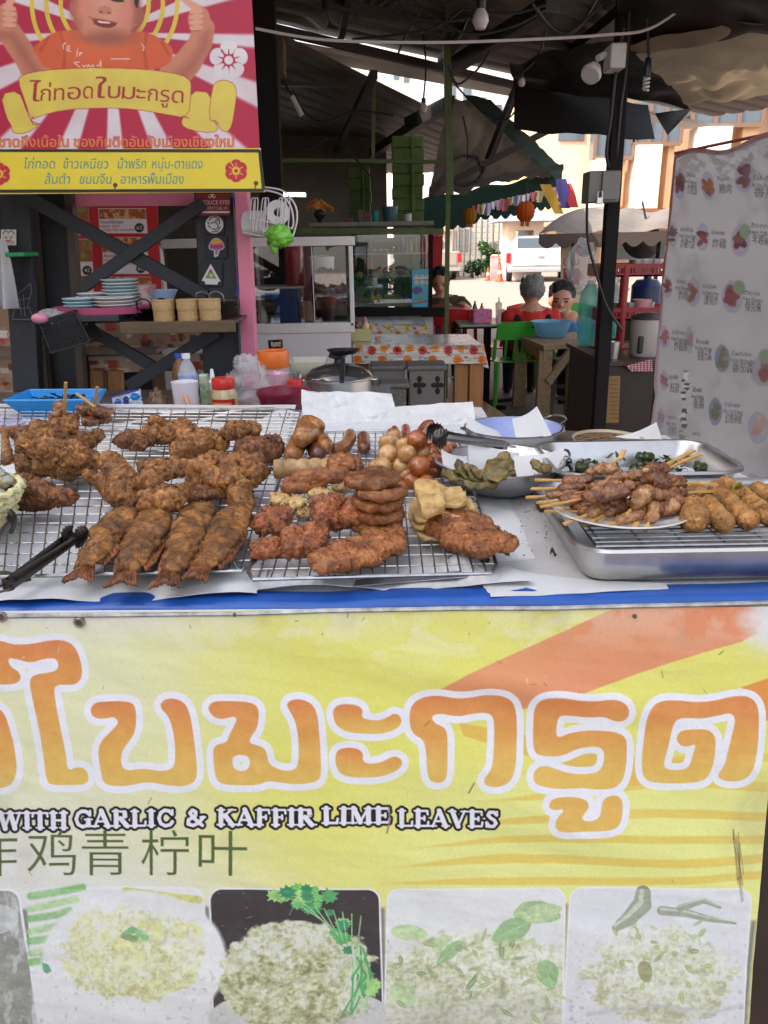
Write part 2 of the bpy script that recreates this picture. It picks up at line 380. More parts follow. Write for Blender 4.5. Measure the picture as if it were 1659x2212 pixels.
def rice(w,inside,cx,cy,rx,ry,seed,lo=(168,164,112),mid=(214,212,168),hi=(236,236,216),jag=.22):
    x,y=X[w],Y[w];wx_=x+14*(fbm(x/22,y/22,seed+1)-.5);wy_=y+14*(fbm(x/22,y/22,seed+2)-.5);a,r=clumps(wx_,wy_,24,seed);q=np.hypot((x-cx)/rx,(y-cy)/ry)+jag*(fbm(x/34,y/30,seed+3)-.5)*2
    ins=inside*np.clip((1-q)/.05+.5,0,1);fl=fbm(x/9+y/30,y/6,seed+9,3)
    t=np.clip(.55*a+.35*r+.55*(fl-.4)+.12*(cy-y)/ry,0,1)[...,None];t=np.clip((t-.3)*2.1,0,1);lo,mid,hi=(np.array(k)/255 for k in(lo,mid,hi))
    col=np.where(t<.5,lo+(mid-lo)*t*2,mid+(hi-mid)*(t*2-1));g_=np.clip((fbm(x/7,y/11,seed+13,2)-.56)*6,0,1)[...,None]*.35
    col=col*(1-g_)+g_*np.array((150,172,104))/255
    cv.mix(w,ins*.94,col)
bars=[(52,1965,104,2250,18),(446,1960,476,2250,14),(826,1962,830,2250,14),(1222,1955,1200,2250,14),(1628,1990,1604,2250,14)]
for x0,y0,x1,y1,w_ in bars:
    p=[(x0-w_*.5,y0),(x0+w_*.5,y0),(x1+w_*.5,y1),(x1-w_*.5,y1)]
    w,d=cv.sdf([np.array(p,float)],20);cv.mix(w,np.clip(.5-d/12,0,1)*.75,(138,136,134));cv.poly([(x0-3,y0),(x0+3,y0),(x1+3,y1),(x1-3,y1)],(120,118,118),aa=5,op=.7)
PAN=[]
for q,base in((rr(-240,1925,40,2290,24,50),(150,152,142)),(rr(64,1921,438,2290,24,12),(228,229,226)),(rr(455,1922,818,2290,24,10),(52,46,46)),(rr(839,1924,1219,2290,22,-8),(224,226,222)),(rr(1234,1922,1620,2290,26,-20),(222,223,228))):
    cv.poly(q,(232,233,236),grow=6 if base[0]>100 and base[0]<200 else 4);w,d=cv.poly(q,base);PAN.append((w,np.clip(.5-d/1.5,0,1)))
w,ins=PAN[0];x,y=X[w],Y[w];cv.mix(w,ins*np.clip(fbm(x/40,y/18,31)*2.2-.5,0,1)*.8,(96,100,88));cv.mix(w,ins*np.clip((np.hypot((x+20)/60,(y-1985)/34)<1)*1.,0,1)*.6,(218,220,220));cv.mix(w,ins*smooth(.5,.62,fbm(x/16,y/40,34))*.6,(206,208,204))
w,ins=PAN[1]
for k in range(7):
    yy=1936+k*24;cv.stroke([(66,yy+4*(k%2)),(120,yy-8),(178-14*k,yy-18)],8,(176,212,146)if k%2 else(134,190,116),4,op=.85)
cv.stroke([(270,1926),(360,1936),(430,1944)],8,(196,200,96),op=.8)
cv.ell(290,2075,200,150,(231,232,230),soft=.05);x,y=X[w],Y[w];cv.mix(w,(1-ins)*0,(0,0,0))
rice(w,ins,292,2062,170,92,41,(186,184,108),(222,222,150),(233,233,208),.3)
cv.mix(w,ins*smooth(.52,.64,fbm(x/26,y/20,44))*smooth(2140,2000,y)*smooth(190,120,np.hypot(x-292,(y-2050)*1.6))*.6,(224,222,110))
for k,(lx,ly)in enumerate(((285,2010),(300,2016),(272,2018),(312,2026),(290,2028))):lobed(cv,lx,ly,14,(128,196,110)if k%2 else(100,170,96),k)
cv.poly([(255,2022),(280,2016),(300,2030),(280,2034)],(124,132,78),smooth=1)
cv.poly([(90,2080),(104,2084),(112,2098),(100,2104),(92,2096)],(70,150,100))
w,ins=PAN[2];x,y=X[w],Y[w]
cv.ell(650,2200,200,70,(205,206,200),soft=.03);rice(w,ins,640,2110,170,120,51,(138,138,90),(200,202,152),(232,233,214),.18)
rg=random.Random(5)
for k in range(46):
    t=rg.random();lx=600+215*t+rg.uniform(-14,14);ly=1938+200*max(0,t-.45)*1.9+rg.uniform(-18,34);lobed(cv,lx,ly,rg.uniform(12,25),rg.choice(GREENS),k)
for k in range(14):cv.stroke([(770+rg.uniform(-10,30),2040+rg.uniform(0,30)),(772+rg.uniform(-25,30),2110),(760+rg.uniform(-40,40),2190)],2.2,rg.choice([(168,206,150),(84,160,96),(206,222,196)]))
for k in range(8):cv.stroke([(640+20*k,1950+4*k),(700+10*k,1990+10*k)],1.3,(150,206,140),op=.8)
cv.mix(w,ins*(vnoise(x/2.2,y/2.2,57)>.985)*.8,(220,220,220))
w,ins=PAN[3];x,y=X[w],Y[w]
rice(w,ins,1030,2140,240,130,61,(134,138,86),(196,200,146),(230,232,214),.2)
cv.mix(w,ins*smooth(2110,2200,y)*.5,(200,200,190))
for lx,ly,l,ww,a in((1170,1962,66,22,2.9),(1128,1960,90,24,.25),(1150,1990,100,27,2.7),(1125,1985,96,22,-.25),(840,2010,90,18,.1),(1170,2070,70,26,1.2),(842,2130,70,24,.6),(1000,2030,80,14,2.4),(930,2055,60,10,-.6)):
    leaf(cv,lx,ly,l,ww,a,rg.choice([(160,196,122),(134,178,108),(176,206,140)]))
for k in range(40):leaf(cv,rg.uniform(850,1200),rg.uniform(2030,2200),rg.uniform(18,46),rg.uniform(3,7),rg.uniform(-1.5,1.5),rg.choice([(150,166,100),(186,200,136),(116,140,84)]))
w,ins=PAN[4];x,y=X[w],Y[w]
cv.mix(w,ins*smooth(.45,.6,fbm(x/60,y/50,76))*.35,(206,207,204))
rice(w,ins,1420,2105,160,105,71,(164,162,118),(208,210,170),(228,229,220),.3)
for p,r in(([(1390,1930),(1388,1955),(1360,1985),(1330,2005)],[16,20,16,8]),([(1430,1968),(1480,1972),(1530,1985),(1590,1996)],[10,9,7,2]),([(1470,1962),(1520,1945),(1555,1960)],[8,6,3])):cv.stroke(p,r,(140,150,122));cv.stroke([(a-3,b-4)for a,b in p],[k*.3 for k in r],(190,198,176),op=.8)
for k in range(46):leaf(cv,rg.uniform(1320,1530),rg.uniform(2000,2150),rg.uniform(14,34),rg.uniform(3,7),rg.uniform(-1.5,1.5),rg.choice([(150,176,96),(196,206,140),(126,148,90),(210,214,186)]),(214,220,180))
cv.poly([(1375,2080),(1400,2074),(1412,2100),(1396,2126),(1380,2110)],(140,138,84),smooth=1)
cv.stroke([(1270,2190),(1400,2170),(1540,2186),(1600,2172)],5,(186,186,180),aa=6,op=.7)
for k,(w,ins)in enumerate(PAN):
    x,y=X[w],Y[w];cv.C[w]*=(1+ins*(.22*(fbm(x/9,y/7,91+k,3)-.5)+.10*(fbm(x/34,y/28,95+k)-.5))*(1.3-1.1*smooth(.70,.86,cv.C[w].mean(-1))))[...,None]
    cv.mix(w,ins*(.10 if k==2 else .28),(228,229,228))
# ---- the big Thai word: outlines in the enlarged picture's units (half size)
def U(pts,dx=0):return np.array([((px+dx)*.5,1289.2+py*.5)for px,py in pts])
def chaik(lp,n=2):
    for _ in range(n):q=np.roll(lp,-1,0);lp=np.stack([lp*.75+q*.25,lp*.25+q*.75],1).reshape(-1,2)
    return lp
G=[]
G.append([U([(-200,460),(-20,470),(20,500),(40,560),(60,640),(75,740),(60,800),(20,825),(-60,830),(-200,830)])])
G.append([U([(-60,190),(0,188),(60,208),(140,205),(220,188),(280,190),(320,215),(345,270),(355,340),(335,375),(300,382),(250,378),(232,395),(240,450),(262,560),(285,680),(292,740),(305,748),(330,735),(360,735),(380,760),(383,795),(360,810),(300,812),(220,812),(200,790),(190,700),(170,560),(140,430),(128,360),(150,335),(220,328),(250,315),(252,285),(235,265),(190,268),(130,285),(80,270),(40,262),(35,280),(50,305),(80,320),(92,345),(80,370),(40,378),(-60,375)])])
G.append([U([(392,480),(410,458),(470,452),(540,452),(580,465),(588,510),(586,580),(560,620),(530,660),(522,700),(530,740),(560,750),(620,740),(690,752),(740,745),(758,720),(758,640),(745,560),(725,510),(700,490),(692,465),(710,445),(750,440),(790,455),(815,490),(830,560),(845,680),(853,760),(840,800),(800,818),(730,815),(640,795),(550,815),(480,815),(445,800),(435,740),(425,660),(440,620),(480,580),(510,550),(508,530),(490,518),(460,525),(420,525),(395,508)])])
G.append([U([(900,490),(905,465),(930,452),(1000,452),(1080,455),(1115,475),(1118,520),(1110,570),(1085,600),(1075,630),(1110,640),(1145,655),(1155,690),(1158,715),(1180,735),(1220,750),(1260,750),(1285,735),(1292,690),(1290,600),(1275,530),(1250,490),(1238,465),(1255,447),(1300,443),(1345,460),(1370,500),(1378,580),(1385,680),(1388,760),(1375,795),(1330,805),(1270,810),(1200,800),(1155,795),(1120,812),(1050,815),(970,812),(935,795),(925,740),(920,670),(930,640),(980,630),(990,600),(1010,560),(1025,530),(1015,515),(990,520),(960,528),(925,520)]),U([(1005,690),(1040,680),(1075,690),(1082,720),(1070,748),(1035,756),(1008,742),(1002,715)])[::-1]])
G.append([U([(1440,490),(1455,468),(1500,462),(1550,470),(1568,490),(1560,515),(1580,530),(1640,535),(1685,514),(1700,503),(1725,510),(1736,535),(1725,560),(1690,580),(1640,590),(1560,590),(1490,580),(1450,550),(1440,515)])])
G.append([U([(1448,690),(1460,660),(1500,650),(1550,655),(1570,680),(1565,705),(1590,720),(1640,715),(1680,695),(1705,686),(1730,695),(1738,715),(1725,740),(1680,765),(1620,778),(1540,780),(1480,770),(1455,740)])])
G.append([U([(110,500),(125,460),(165,435),(230,425),(310,440),(370,438),(440,422),(510,425),(550,445),(570,490),(575,560),(573,640),(570,720),(555,780),(520,812),(470,820),(435,808),(430,785),(450,760),(468,730),(475,660),(478,580),(475,525),(450,502),(390,505),(320,520),(250,505),(212,510),(205,530),(225,550),(262,565),(275,600),(273,690),(272,770),(255,798),(225,800),(195,790),(185,740),(182,660),(170,615),(130,595),(112,560)],1659)])
G.append([U([(648,490),(665,450),(700,432),(770,430),(850,445),(920,447),(990,437),(1040,455),(1058,490),(1050,525),(1020,540),(980,530),(950,515),(880,520),(800,510),(760,510),(747,540),(742,600),(760,610),(800,590),(870,578),(960,580),(1020,590),(1048,615),(1050,680),(1045,750),(1030,800),(1000,828),(930,835),(850,825),(770,830),(690,820),(650,805),(643,770),(660,740),(700,730),(740,745),(800,765),(870,770),(930,760),(952,720),(953,670),(930,648),(870,648),(820,665),(770,690),(700,692),(655,680),(645,640),(645,560)],1659)])
G.append([U([(712,890),(730,868),(790,862),(850,868),(880,885),(885,910),(865,935),(850,955),(870,968),(910,965),(935,945),(940,905),(950,875),(980,860),(1015,862),(1032,890),(1030,940),(1018,985),(985,1005),(920,1010),(850,1010),(780,1015),(745,1005),(738,975),(750,945),(775,925),(770,912),(740,918),(715,910)],1659)])
G.append([U([(1135,520),(1155,470),(1200,445),(1270,445),(1350,455),(1420,450),(1500,430),(1560,425),(1600,445),(1617,490),(1615,600),(1605,700),(1585,760),(1550,790),(1500,798),(1460,792),(1442,775),(1450,755),(1470,725),(1490,640),(1510,560),(1515,515),(1490,498),(1440,510),(1370,525),(1290,518),(1255,530),(1240,580),(1225,660),(1208,720),(1215,745),(1260,752),(1310,745),(1325,720),(1340,660),(1345,635),(1325,640),(1295,648),(1268,630),(1262,600),(1285,575),(1340,570),(1400,572),(1430,600),(1430,660),(1420,730),(1400,780),(1370,800),(1290,808),(1200,808),(1140,800),(1118,770),(1115,700),(1125,600)],1659)])
G=[[chaik(l)for l in g]for g in G]
DS=[(g,*cv.sdf(g,24))for g in G]
for g,w,d in DS:cv.mix(w,(15.5-d)/1.3+.5,(234,235,240))
for g,w,d in DS:
    ymin=min(l[:,1].min()for l in g);ymax=max(l[:,1].max()for l in g);t=np.clip((Y[w]-ymin)/(ymax-ymin)*1.15+.35*(n2[w]-.5),0,1)[...,None]
    if ymin>1690:t=t*.2+.8
    c0,c1,c2=(np.array(c)/255 for c in((220,138,84),(224,164,88),(227,188,100)))
    col=np.where(t<.5,c0+(c1-c0)*2*t,c1+(c2-c1)*(2*t-1));col=col+(.05*(n3[w]-.5)+.05*(np.sin(X[w]*1.75)*.5))[...,None]
    cv.mix(w,(.3-d)/1.3+.5,col)
# ---- English line in heavy slab letters, black keyline (drawn as strokes: thick stems, thin hairlines, serifs)
LT={'I':(.42,[[(.21,0),(.21,1),1]],[(.21,0),(.21,1)]),'W':(1.12,[[(.12,1),(.33,0),1],[(.33,.05),(.56,1),0],[(.56,1),(.77,0),1],[(.77,.05),(1.0,1),0]],[(.12,1),(.56,1),(1.0,1)]),
 'T':(.78,[[(.39,0),(.39,1),1],[(.06,.97),(.72,.97),0],[(.06,.97),(.05,.74),0],[(.72,.97),(.73,.74),0]],[(.39,0)]),'H':(.92,[[(.22,0),(.22,1),1],[(.7,0),(.7,1),1],[(.22,.5),(.7,.5),0]],[(.22,0),(.22,1),(.7,0),(.7,1)]),
 'G':(.9,[[(.78,.78),(.62,.96),(.42,1),(.24,.85),(.15,.5),(.24,.15),(.45,0),(.7,.1),2],[(.72,.1),(.72,.42),1],[(.8,1),(.79,.7),0]],[(.72,.44)]),'A':(.9,[[(.12,0),(.42,1),0],[(.42,1),(.74,0),1],[(.22,.33),(.62,.33),0]],[(.12,0),(.74,0)]),
 'R':(.88,[[(.22,0),(.22,1),1],[(.22,.97),(.55,.95),(.66,.76),(.55,.54),(.22,.52),0],[(.62,.9),(.64,.65),1],[(.42,.5),(.74,.02),1]],[(.22,0),(.22,1),(.78,0)]),'L':(.78,[[(.22,0),(.22,1),1],[(.22,.03),(.68,.03),0],[(.7,.03),(.72,.3),0]],[(.22,1),(.22,0)]),
 'C':(.86,[[(.76,.76),(.62,.96),(.42,1),(.24,.85),(.15,.5),(.24,.15),(.45,0),(.68,.08),(.78,.26),2],[(.78,1),(.77,.7),0]],[]),'K':(.92,[[(.22,0),(.22,1),1],[(.22,.42),(.74,1),0],[(.42,.6),(.76,0),1]],[(.22,0),(.22,1),(.74,1),(.76,0)]),
 'F':(.76,[[(.22,0),(.22,1),1],[(.22,.97),(.66,.97),(.68,.74),0],[(.22,.5),(.52,.5),0],[(.52,.62),(.52,.38),0]],[(.22,0),(.22,1)]),'E':(.8,[[(.22,0),(.22,1),1],[(.22,.97),(.66,.97),(.68,.76),0],[(.22,.5),(.52,.5),0],[(.52,.62),(.52,.38),0],[(.22,.03),(.68,.03),(.71,.28),0]],[(.22,0),(.22,1)]),
 'M':(1.1,[[(.18,0),(.18,1),0],[(.22,1),(.52,.08),1],[(.52,.08),(.86,1),0],[(.88,0),(.88,1),1]],[(.18,0),(.18,1),(.88,0),(.88,1)]),'V':(.88,[[(.14,1),(.44,0),1],[(.44,.05),(.74,1),0]],[(.14,1),(.74,1)]),
 'S':(.7,[[(.58,.78),(.46,.97),(.26,.96),(.17,.76),(.3,.58),(.48,.44),(.56,.24),(.44,.03),(.24,.03),(.12,.24),2],[(.6,1),(.59,.74),0],[(.11,0),(.12,.3),0]],[]),'&':(.98,[[(.86,.5),(.66,.16),(.4,0),(.16,.1),(.18,.36),(.5,.62),(.52,.86),(.36,.98),(.24,.8),(.4,.5),(.82,.0),2],[(.74,.52),(.95,.52),0]],[])}
def slab(txt,x,y,h,x1,rot):
    tot=sum(LT[c][0]if c!=' ' else .5 for c in txt);k=(x1-x)/tot;segs=[]
    for c in txt:
        if c==' ':x+=.5*k;continue
        wd_,st,se=LT[c]
        f=lambda p:(x+p[0]*k,y-p[1]*h+rot*(x+p[0]*k))
        for s_ in st:
            r=(.055 if s_[-1]==0 else .115 if s_[-1]==1 else .085)*k;segs.append(([f(p)for p in s_[:-1]],r))
        for p in se:segs.append(([f((p[0]-.17,p[1]+(.03 if p[1]<.5 else-.03))),f((p[0]+.17,p[1]+(.03 if p[1]<.5 else-.03)))],.045*k))
        x+=wd_*k
    return segs
SG=slab('WITH',-4,1790,35,148,-.004)+slab('GARLIC & KAFFIR',158,1787,34,680,-.007)+slab('LIME',694,1781,33,846,-.003)+slab('LEAVES',858,1781,35,1078,.006)
for p,r in SG:cv.stroke(p,r+5.2,(26,20,24))
for p,r in SG:cv.stroke(p,r,(232,232,240))
# ---- Chinese line
for ch,x0,wd_ in(('炸',-66,104),('鸡',58,106),('青',176,102),('柠',304,104),('叶',428,106)):cv.text(ch,x0,1884,78,(88,104,62),fit=wd_,aa=1.2,bold=-.6)
# ---- grime, scratches
gr=fbm(X*.006,Y*.004,21);gr2=fbm(X*.06,Y*.02,23)
cv.mix(full,smooth(.55,.75,gr)*(.3+.7*gr2)*.27,(150,140,118));cv.mix(full,smooth(2080,2240,Y)*(.25+.5*gr2)*.25,(150,142,130))
cv.mix(full,smooth(.66,.75,fbm(X*.09,Y*.09,25))*.22*smooth(1900,2200,Y),(120,100,84));cv.mix(full,(vnoise(X*.35,Y*.3,27)>.994)*.55,(110,90,70))
rg=random.Random(11)
for k in range(46):
    sx_,sy_=rg.uniform(0,1650),rg.choice([rg.uniform(1330,1480),rg.uniform(1480,2200)]);a=rg.uniform(0,6.3);l=rg.uniform(3,16)
    cv.stroke([(sx_,sy_),(sx_+l*math.cos(a),sy_+l*math.sin(a))],rg.uniform(.4,1.2),rg.choice([(96,80,60),(132,116,92),(240,240,240)]),op=.6)
for k in range(9):cv.stroke([(1590+rg.uniform(-6,10),1800+rg.uniform(-20,60)),(1598+rg.uniform(-6,8),1890+rg.uniform(-10,60))],.9,(110,96,70),op=.6)
cv.stroke([(840,1745),(842,1775),(836,1800)],2.5,(140,134,124),op=.5);cv.stroke([(1024,1690),(1012,1712)],1.6,(90,90,84),op=.6)
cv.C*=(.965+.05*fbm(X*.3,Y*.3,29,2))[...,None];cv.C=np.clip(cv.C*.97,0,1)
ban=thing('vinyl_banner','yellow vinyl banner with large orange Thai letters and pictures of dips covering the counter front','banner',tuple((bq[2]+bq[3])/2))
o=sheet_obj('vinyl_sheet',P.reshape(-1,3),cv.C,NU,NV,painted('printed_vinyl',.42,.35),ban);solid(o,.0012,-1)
del cv,DS,X,Y,P
gm=mat('brass_eyelet',(.45,.42,.38),.35,1,noise_amt=.4,scale=90)
for ex,ey in((173,1343),(5,1331)):
    p=onpl(ex,ey,BP,BN)+BN*.0035
    b=MB();b.lathe(p,[(.0028,0),(.0034,.0012),(.0052,.0014),(.0062,0),(.0062,-.002)],20,tuple(BN),caps=False);e=b.build('eyelet',gm,ban,True)
    MB().lathe(p,[(.0001,-.001),(.0032,-.001)],14,tuple(BN),caps=False).build('screw',mat('rusty_screw',(.12,.07,.04),.7),e)
for ex,ey in((508,1326),(1370,1330)):MB().ball(onpl(ex,ey,BP,BN)+BN*.002,(.0025,.0025,.0025),10,6).build('rusty_tack',mat('rusty_screw',(.12,.07,.04),.7),ban,True)
# ================================================================ FRIED FOOD on the counter
ZR=ZC+.022
def fried(name,dark,mid,light,scale=38,rough=.42,bump=.55,bscale=230,coat=.25,p=(.34,.5,.68),patch=.6):
    m=bpy.data.materials.new(name);m.use_nodes=True;n=m.node_tree.nodes;L=m.node_tree.links;b=n['Principled BSDF']
    tc=n.new('ShaderNodeTexCoord');t=n.new('ShaderNodeTexNoise');t.inputs['Scale'].default_value=scale;t.inputs['Detail'].default_value=9;t.inputs['Roughness'].default_value=.72;t.inputs['Distortion'].default_value=.6
    oi=n.new('ShaderNodeObjectInfo');va=n.new('ShaderNodeVectorMath');va.operation='ADD';L.new(tc.outputs['Object'],va.inputs[0]);L.new(oi.outputs['Location'],va.inputs[1])
    L.new(va.outputs[0],t.inputs['Vector']);r=n.new('ShaderNodeValToRGB');L.new(t.outputs[0],r.inputs[0]);e=r.color_ramp.elements
    e[0].position=p[0];e[0].color=(*dark,1);e[1].position=p[2];e[1].color=(*light,1);k=e.new(p[1]);k.color=(*mid,1);t3=n.new('ShaderNodeTexNoise');t3.inputs['Scale'].default_value=scale*.32;t3.inputs['Detail'].default_value=3;L.new(va.outputs[0],t3.inputs['Vector']);m3=n.new('ShaderNodeMapRange');m3.inputs[1].default_value=.36;m3.inputs[2].default_value=.6;m3.inputs[3].default_value=patch;m3.inputs[4].default_value=1.0;L.new(t3.outputs[0],m3.inputs[0])
    mx=n.new('ShaderNodeVectorMath');mx.operation='SCALE';L.new(r.outputs[0],mx.inputs[0]);L.new(m3.outputs[0],mx.inputs['Scale']);L.new(mx.outputs[0],b.inputs['Base Color'])
    t2=n.new('ShaderNodeTexNoise');t2.inputs['Scale'].default_value=bscale;t2.inputs['Detail'].default_value=6;t2.inputs['Roughness'].default_value=.7;L.new(va.outputs[0],t2.inputs['Vector'])
    bp=n.new('ShaderNodeBump');bp.inputs['Strength'].default_value=bump;bp.inputs['Distance'].default_value=.004;L.new(t2.outputs[0],bp.inputs['Height']);L.new(bp.outputs[0],b.inputs['Normal'])
    mr=n.new('ShaderNodeMapRange');mr.inputs[3].default_value=rough-.16;mr.inputs[4].default_value=rough+.22;L.new(t2.outputs[0],mr.inputs[0]);L.new(mr.outputs[0],b.inputs['Roughness'])
    b.inputs['Coat Weight'].default_value=coat;b.inputs['Coat Roughness'].default_value=.25;return m
F_chick=fried('fried_chicken_crust',rgb(72,36,11),rgb(160,98,38),rgb(224,162,86),85,bump=1.)
F_dark=fried('dark_fried_crust',rgb(58,28,9),rgb(134,76,30),rgb(196,130,66),85,bump=1.)
F_fish=fried('fried_fish_skin',rgb(60,42,16),rgb(156,98,38),rgb(218,148,70),80,.42,1.2,200,.25,(.36,.5,.68),.5)
F_fin=fried('fried_fin',rgb(70,38,15),rgb(136,76,33),rgb(184,112,56),80,.5,.7,200)
F_red=fried('red_fried_crust',rgb(96,44,16),rgb(170,92,44),rgb(218,146,90),85,.4,.9,240)
F_salm=fried('orange_fried_fillet',rgb(100,52,18),rgb(168,98,46),rgb(208,142,82),70,.45,.8,220)
F_pat=fried('fried_patty',rgb(88,44,16),rgb(160,94,44),rgb(210,144,84),85,.45,.9,240)
F_pale=fried('pale_fried_dough',rgb(130,84,36),rgb(196,154,90),rgb(218,184,124),60,.5,.4,150,p=(.3,.42,.62),patch=.8)
F_beige=fried('beige_sausage_skin',rgb(150,108,58),rgb(186,146,92),rgb(208,174,122),34,.42,.2,120,patch=.72)
F_saus=fried('brown_sausage_skin',rgb(92,48,18),rgb(160,98,42),rgb(204,148,78),60,.3,.4,140,.4,patch=.72)
F_frank=fried('red_sausage_skin',rgb(96,36,18),rgb(150,66,36),rgb(190,104,62),36,.28,.12,90,.5,patch=.72)
F_egg=fried('fried_egg_skin',rgb(150,92,44),rgb(196,146,88),rgb(216,178,128),26,.3,.12,90,.5,patch=.72)
F_egg2=fried('orange_fried_egg_skin',rgb(112,46,12),rgb(166,84,28),rgb(198,118,52),26,.26,.12,90,.6,patch=.72)
F_meat=fried('grilled_pork',rgb(84,42,15),rgb(166,108,58),rgb(220,172,116),75,.3,.7,160,.5)
F_glaze=fried('glazed_grilled_pork',rgb(58,24,8),rgb(138,78,36),rgb(200,140,82),75,.25,.7,160,.6)
F_roll=fried('fried_spring_roll',rgb(130,76,30),rgb(192,132,66),rgb(226,178,112),70,.45,.9,220)
F_green=fried('fried_green_leaf',rgb(56,46,12),rgb(116,98,34),rgb(164,136,66),70,.35,.8,180,.4)
F_fritter=fried('brown_fritter',rgb(96,58,16),rgb(148,100,40),rgb(186,140,70),36,.35,.4,150,.4)
M_stick=mat('bamboo_stick',rgb(206,160,92),.6,noise_amt=.35,scale=60,stretch=(1,1,1))
M_leaf=mat('dark_green_leaf',rgb(44,62,20),.4,noise_amt=.4,scale=40)
def lump(parts,vox=.004,amp=.004,freq=60,amp2=.0016,seed=0,smooth=2,ridged=True,flakes=0,fl=.004):
    mb=MB()
    for q in parts:
        if q[0]=='cap':
            _,a,b_,r1,r2=q;a,b_=V(a),V(b_);k=max(3,int((b_-a).length/(min(r1,r2)*.5+1e-6)))
            k=min(k,14);pts=[a.lerp(b_,i/k)for i in range(k+1)];rs=[r1+(r2-r1)*i/k for i in range(k+1)]
            d=(b_-a).normalized()
            mb.tube([a-d*r1*.75,a-d*r1*.45]+pts+[b_+d*r2*.45,b_+d*r2*.75],[r1*.3,r1*.8]+rs+[r2*.8,r2*.3],10)
        else:mb.ball(q[0],q[1],14,9,q[2]if len(q)>2 else None)
    me=bpy.data.meshes.new('t');me.from_pydata([tuple(v)for v in mb.v],[],mb.f);o=bpy.data.objects.new('t',me);COL.objects.link(o)
    m=o.modifiers.new('r','REMESH');m.mode='VOXEL';m.voxel_size=vox
    if smooth:s=o.modifiers.new('s','SMOOTH');s.iterations=smooth;s.factor=.5
    dg=bpy.context.evaluated_depsgraph_get();e=bpy.data.meshes.new_from_object(o.evaluated_get(dg));bpy.data.objects.remove(o);bpy.data.meshes.remove(me)
    k=V((seed*1.37,seed*2.11,seed*.77));vs=[]
    for v in e.vertices:
        p=v.co*freq+k;a=noise.noise(p*.55)*amp*1.3
        t=noise.noise(p*1.9);t3=noise.noise(p*4.1+V((3,1,7)));b2=(1-2*abs(t)if ridged else t)*amp2+(1-2.4*abs(t3))*amp2*.8+(1-2.4*abs(noise.noise(p*8.7)))*amp2*.55
        vs.append(v.co+v.normal*(a+b2))
    fs=[tuple(p.vertices)for p in e.polygons];rg=random.Random(seed+99)
    for _ in range(flakes):
        i=rg.randrange(len(e.vertices));nn=e.vertices[i].normal;p=vs[i];t=nn.cross(V((rg.gauss(0,1),rg.gauss(0,1),rg.gauss(0,1)))).normalized();q=nn.cross(t);l=fl*rg.uniform(.5,1.3);b0=len(vs)
        vs+=[p-t*l*.6-nn*.001,p+q*l*rg.uniform(.3,.7)+nn*l*.1,p+t*l*.7+nn*l*rg.uniform(.2,.7),p-q*l*rg.uniform(.3,.7)+nn*l*.1];fs.append((b0,b0+1,b0+2,b0+3))
    bpy.data.meshes.remove(e);return vs,fs
def food(name,vs,fs,m,label,cat,group=None):
    zs=min(v.z for v in vs);c=sum((V(v)for v in vs),V())/len(vs);o=obj_np(name,vs,fs,m,None,True,V((c.x,c.y,zs)))
    return tag(o,label,cat,group)
def at(x,y,up=0,z=None):return onz(x,y,(ZR if z is None else z)+up)
def rx(p,dx):return V(p)+V((dx*mpp(p),0,0))
def rot(rz=0,ry=0,rx_=0):return Euler((rx_,ry,rz)).to_matrix()
# ---- papers
M_paper=mat('greaseproof_paper',(.67,.66,.655),.5,noise_amt=.17,scale=11,bump=.12,bscale=30)
M_paper2=mat('oily_paper',(.56,.54,.53),.42,noise_amt=.2,scale=16,bump=.1,bscale=30)
def paper(quad,zs,label,seed,amp=.003,curl=None,m=None,nu=40,nv=26,name='paper_sheet',group='greaseproof paper sheets'):
    q=[onz(x,y,ZC+z)for(x,y),z in zip(quad,zs)]
    def f(u,v):
        p=(q[0]*(1-u)+q[1]*u)*(1-v)+(q[3]*(1-u)+q[2]*u)*v;s=V((p.x*7+seed,p.y*7,seed));e=min(u,1-u,v,1-v)
        p=p+V((0,0,abs(noise.noise(s))*amp*2+abs(noise.noise(s*3))*amp*.6))
        jag=.004*noise.noise(V((u*9+seed,v*9,3)))*(1 if e<.02 else 0)
        if curl:p=p+V(curl(u,v))
        return p+V((jag,jag,0))
    return MB().slab(f,nu,nv,(0,0,-.0005)).solo(name,m or M_paper,label,'paper',group,True)
paper([(-140,872),(640,876),(540,1262),(-170,1272)],(.003,.003,.003,.003),'white paper lining the counter under the long left rack of chicken',1,.0015)
paper([(-60,1238),(560,1222),(556,1284),(-40,1306)],(.006,.006,.0075,.007),'white paper strip showing under the tails of the four fried fish',2,.002,lambda u,v:(0,0,.004*math.sin(u*9)*v))
paper([(520,1226),(1100,1222),(1152,1262),(540,1276)],(.006,.006,.0075,.007),'paper strip curling up along the front of the middle rack',3,.002,lambda u,v:(0,0,.022*math.exp(-((u-.83)/.05)**2)*(1-v)+.004*math.sin(u*8)*v))
paper([(640,930),(1030,930),(1156,1205),(520,1262)],(.003,.003,.003,.003),'white paper lining the counter under the middle rack of patties',4,.0012)
paper([(1010,1075),(1240,1060),(1300,1275),(1040,1262)],(.0022,.0022,.0022,.0022),'oily grey paper on the counter left of the deep steel tray',5,.001,m=M_paper2)
paper([(1010,1215),(1290,1262),(1700,1262),(1060,1290)],(.0025,.003,.003,.006),'torn paper edge hanging to the blue strip before the deep steel tray',6,.0012,nu=50,m=M_paper)
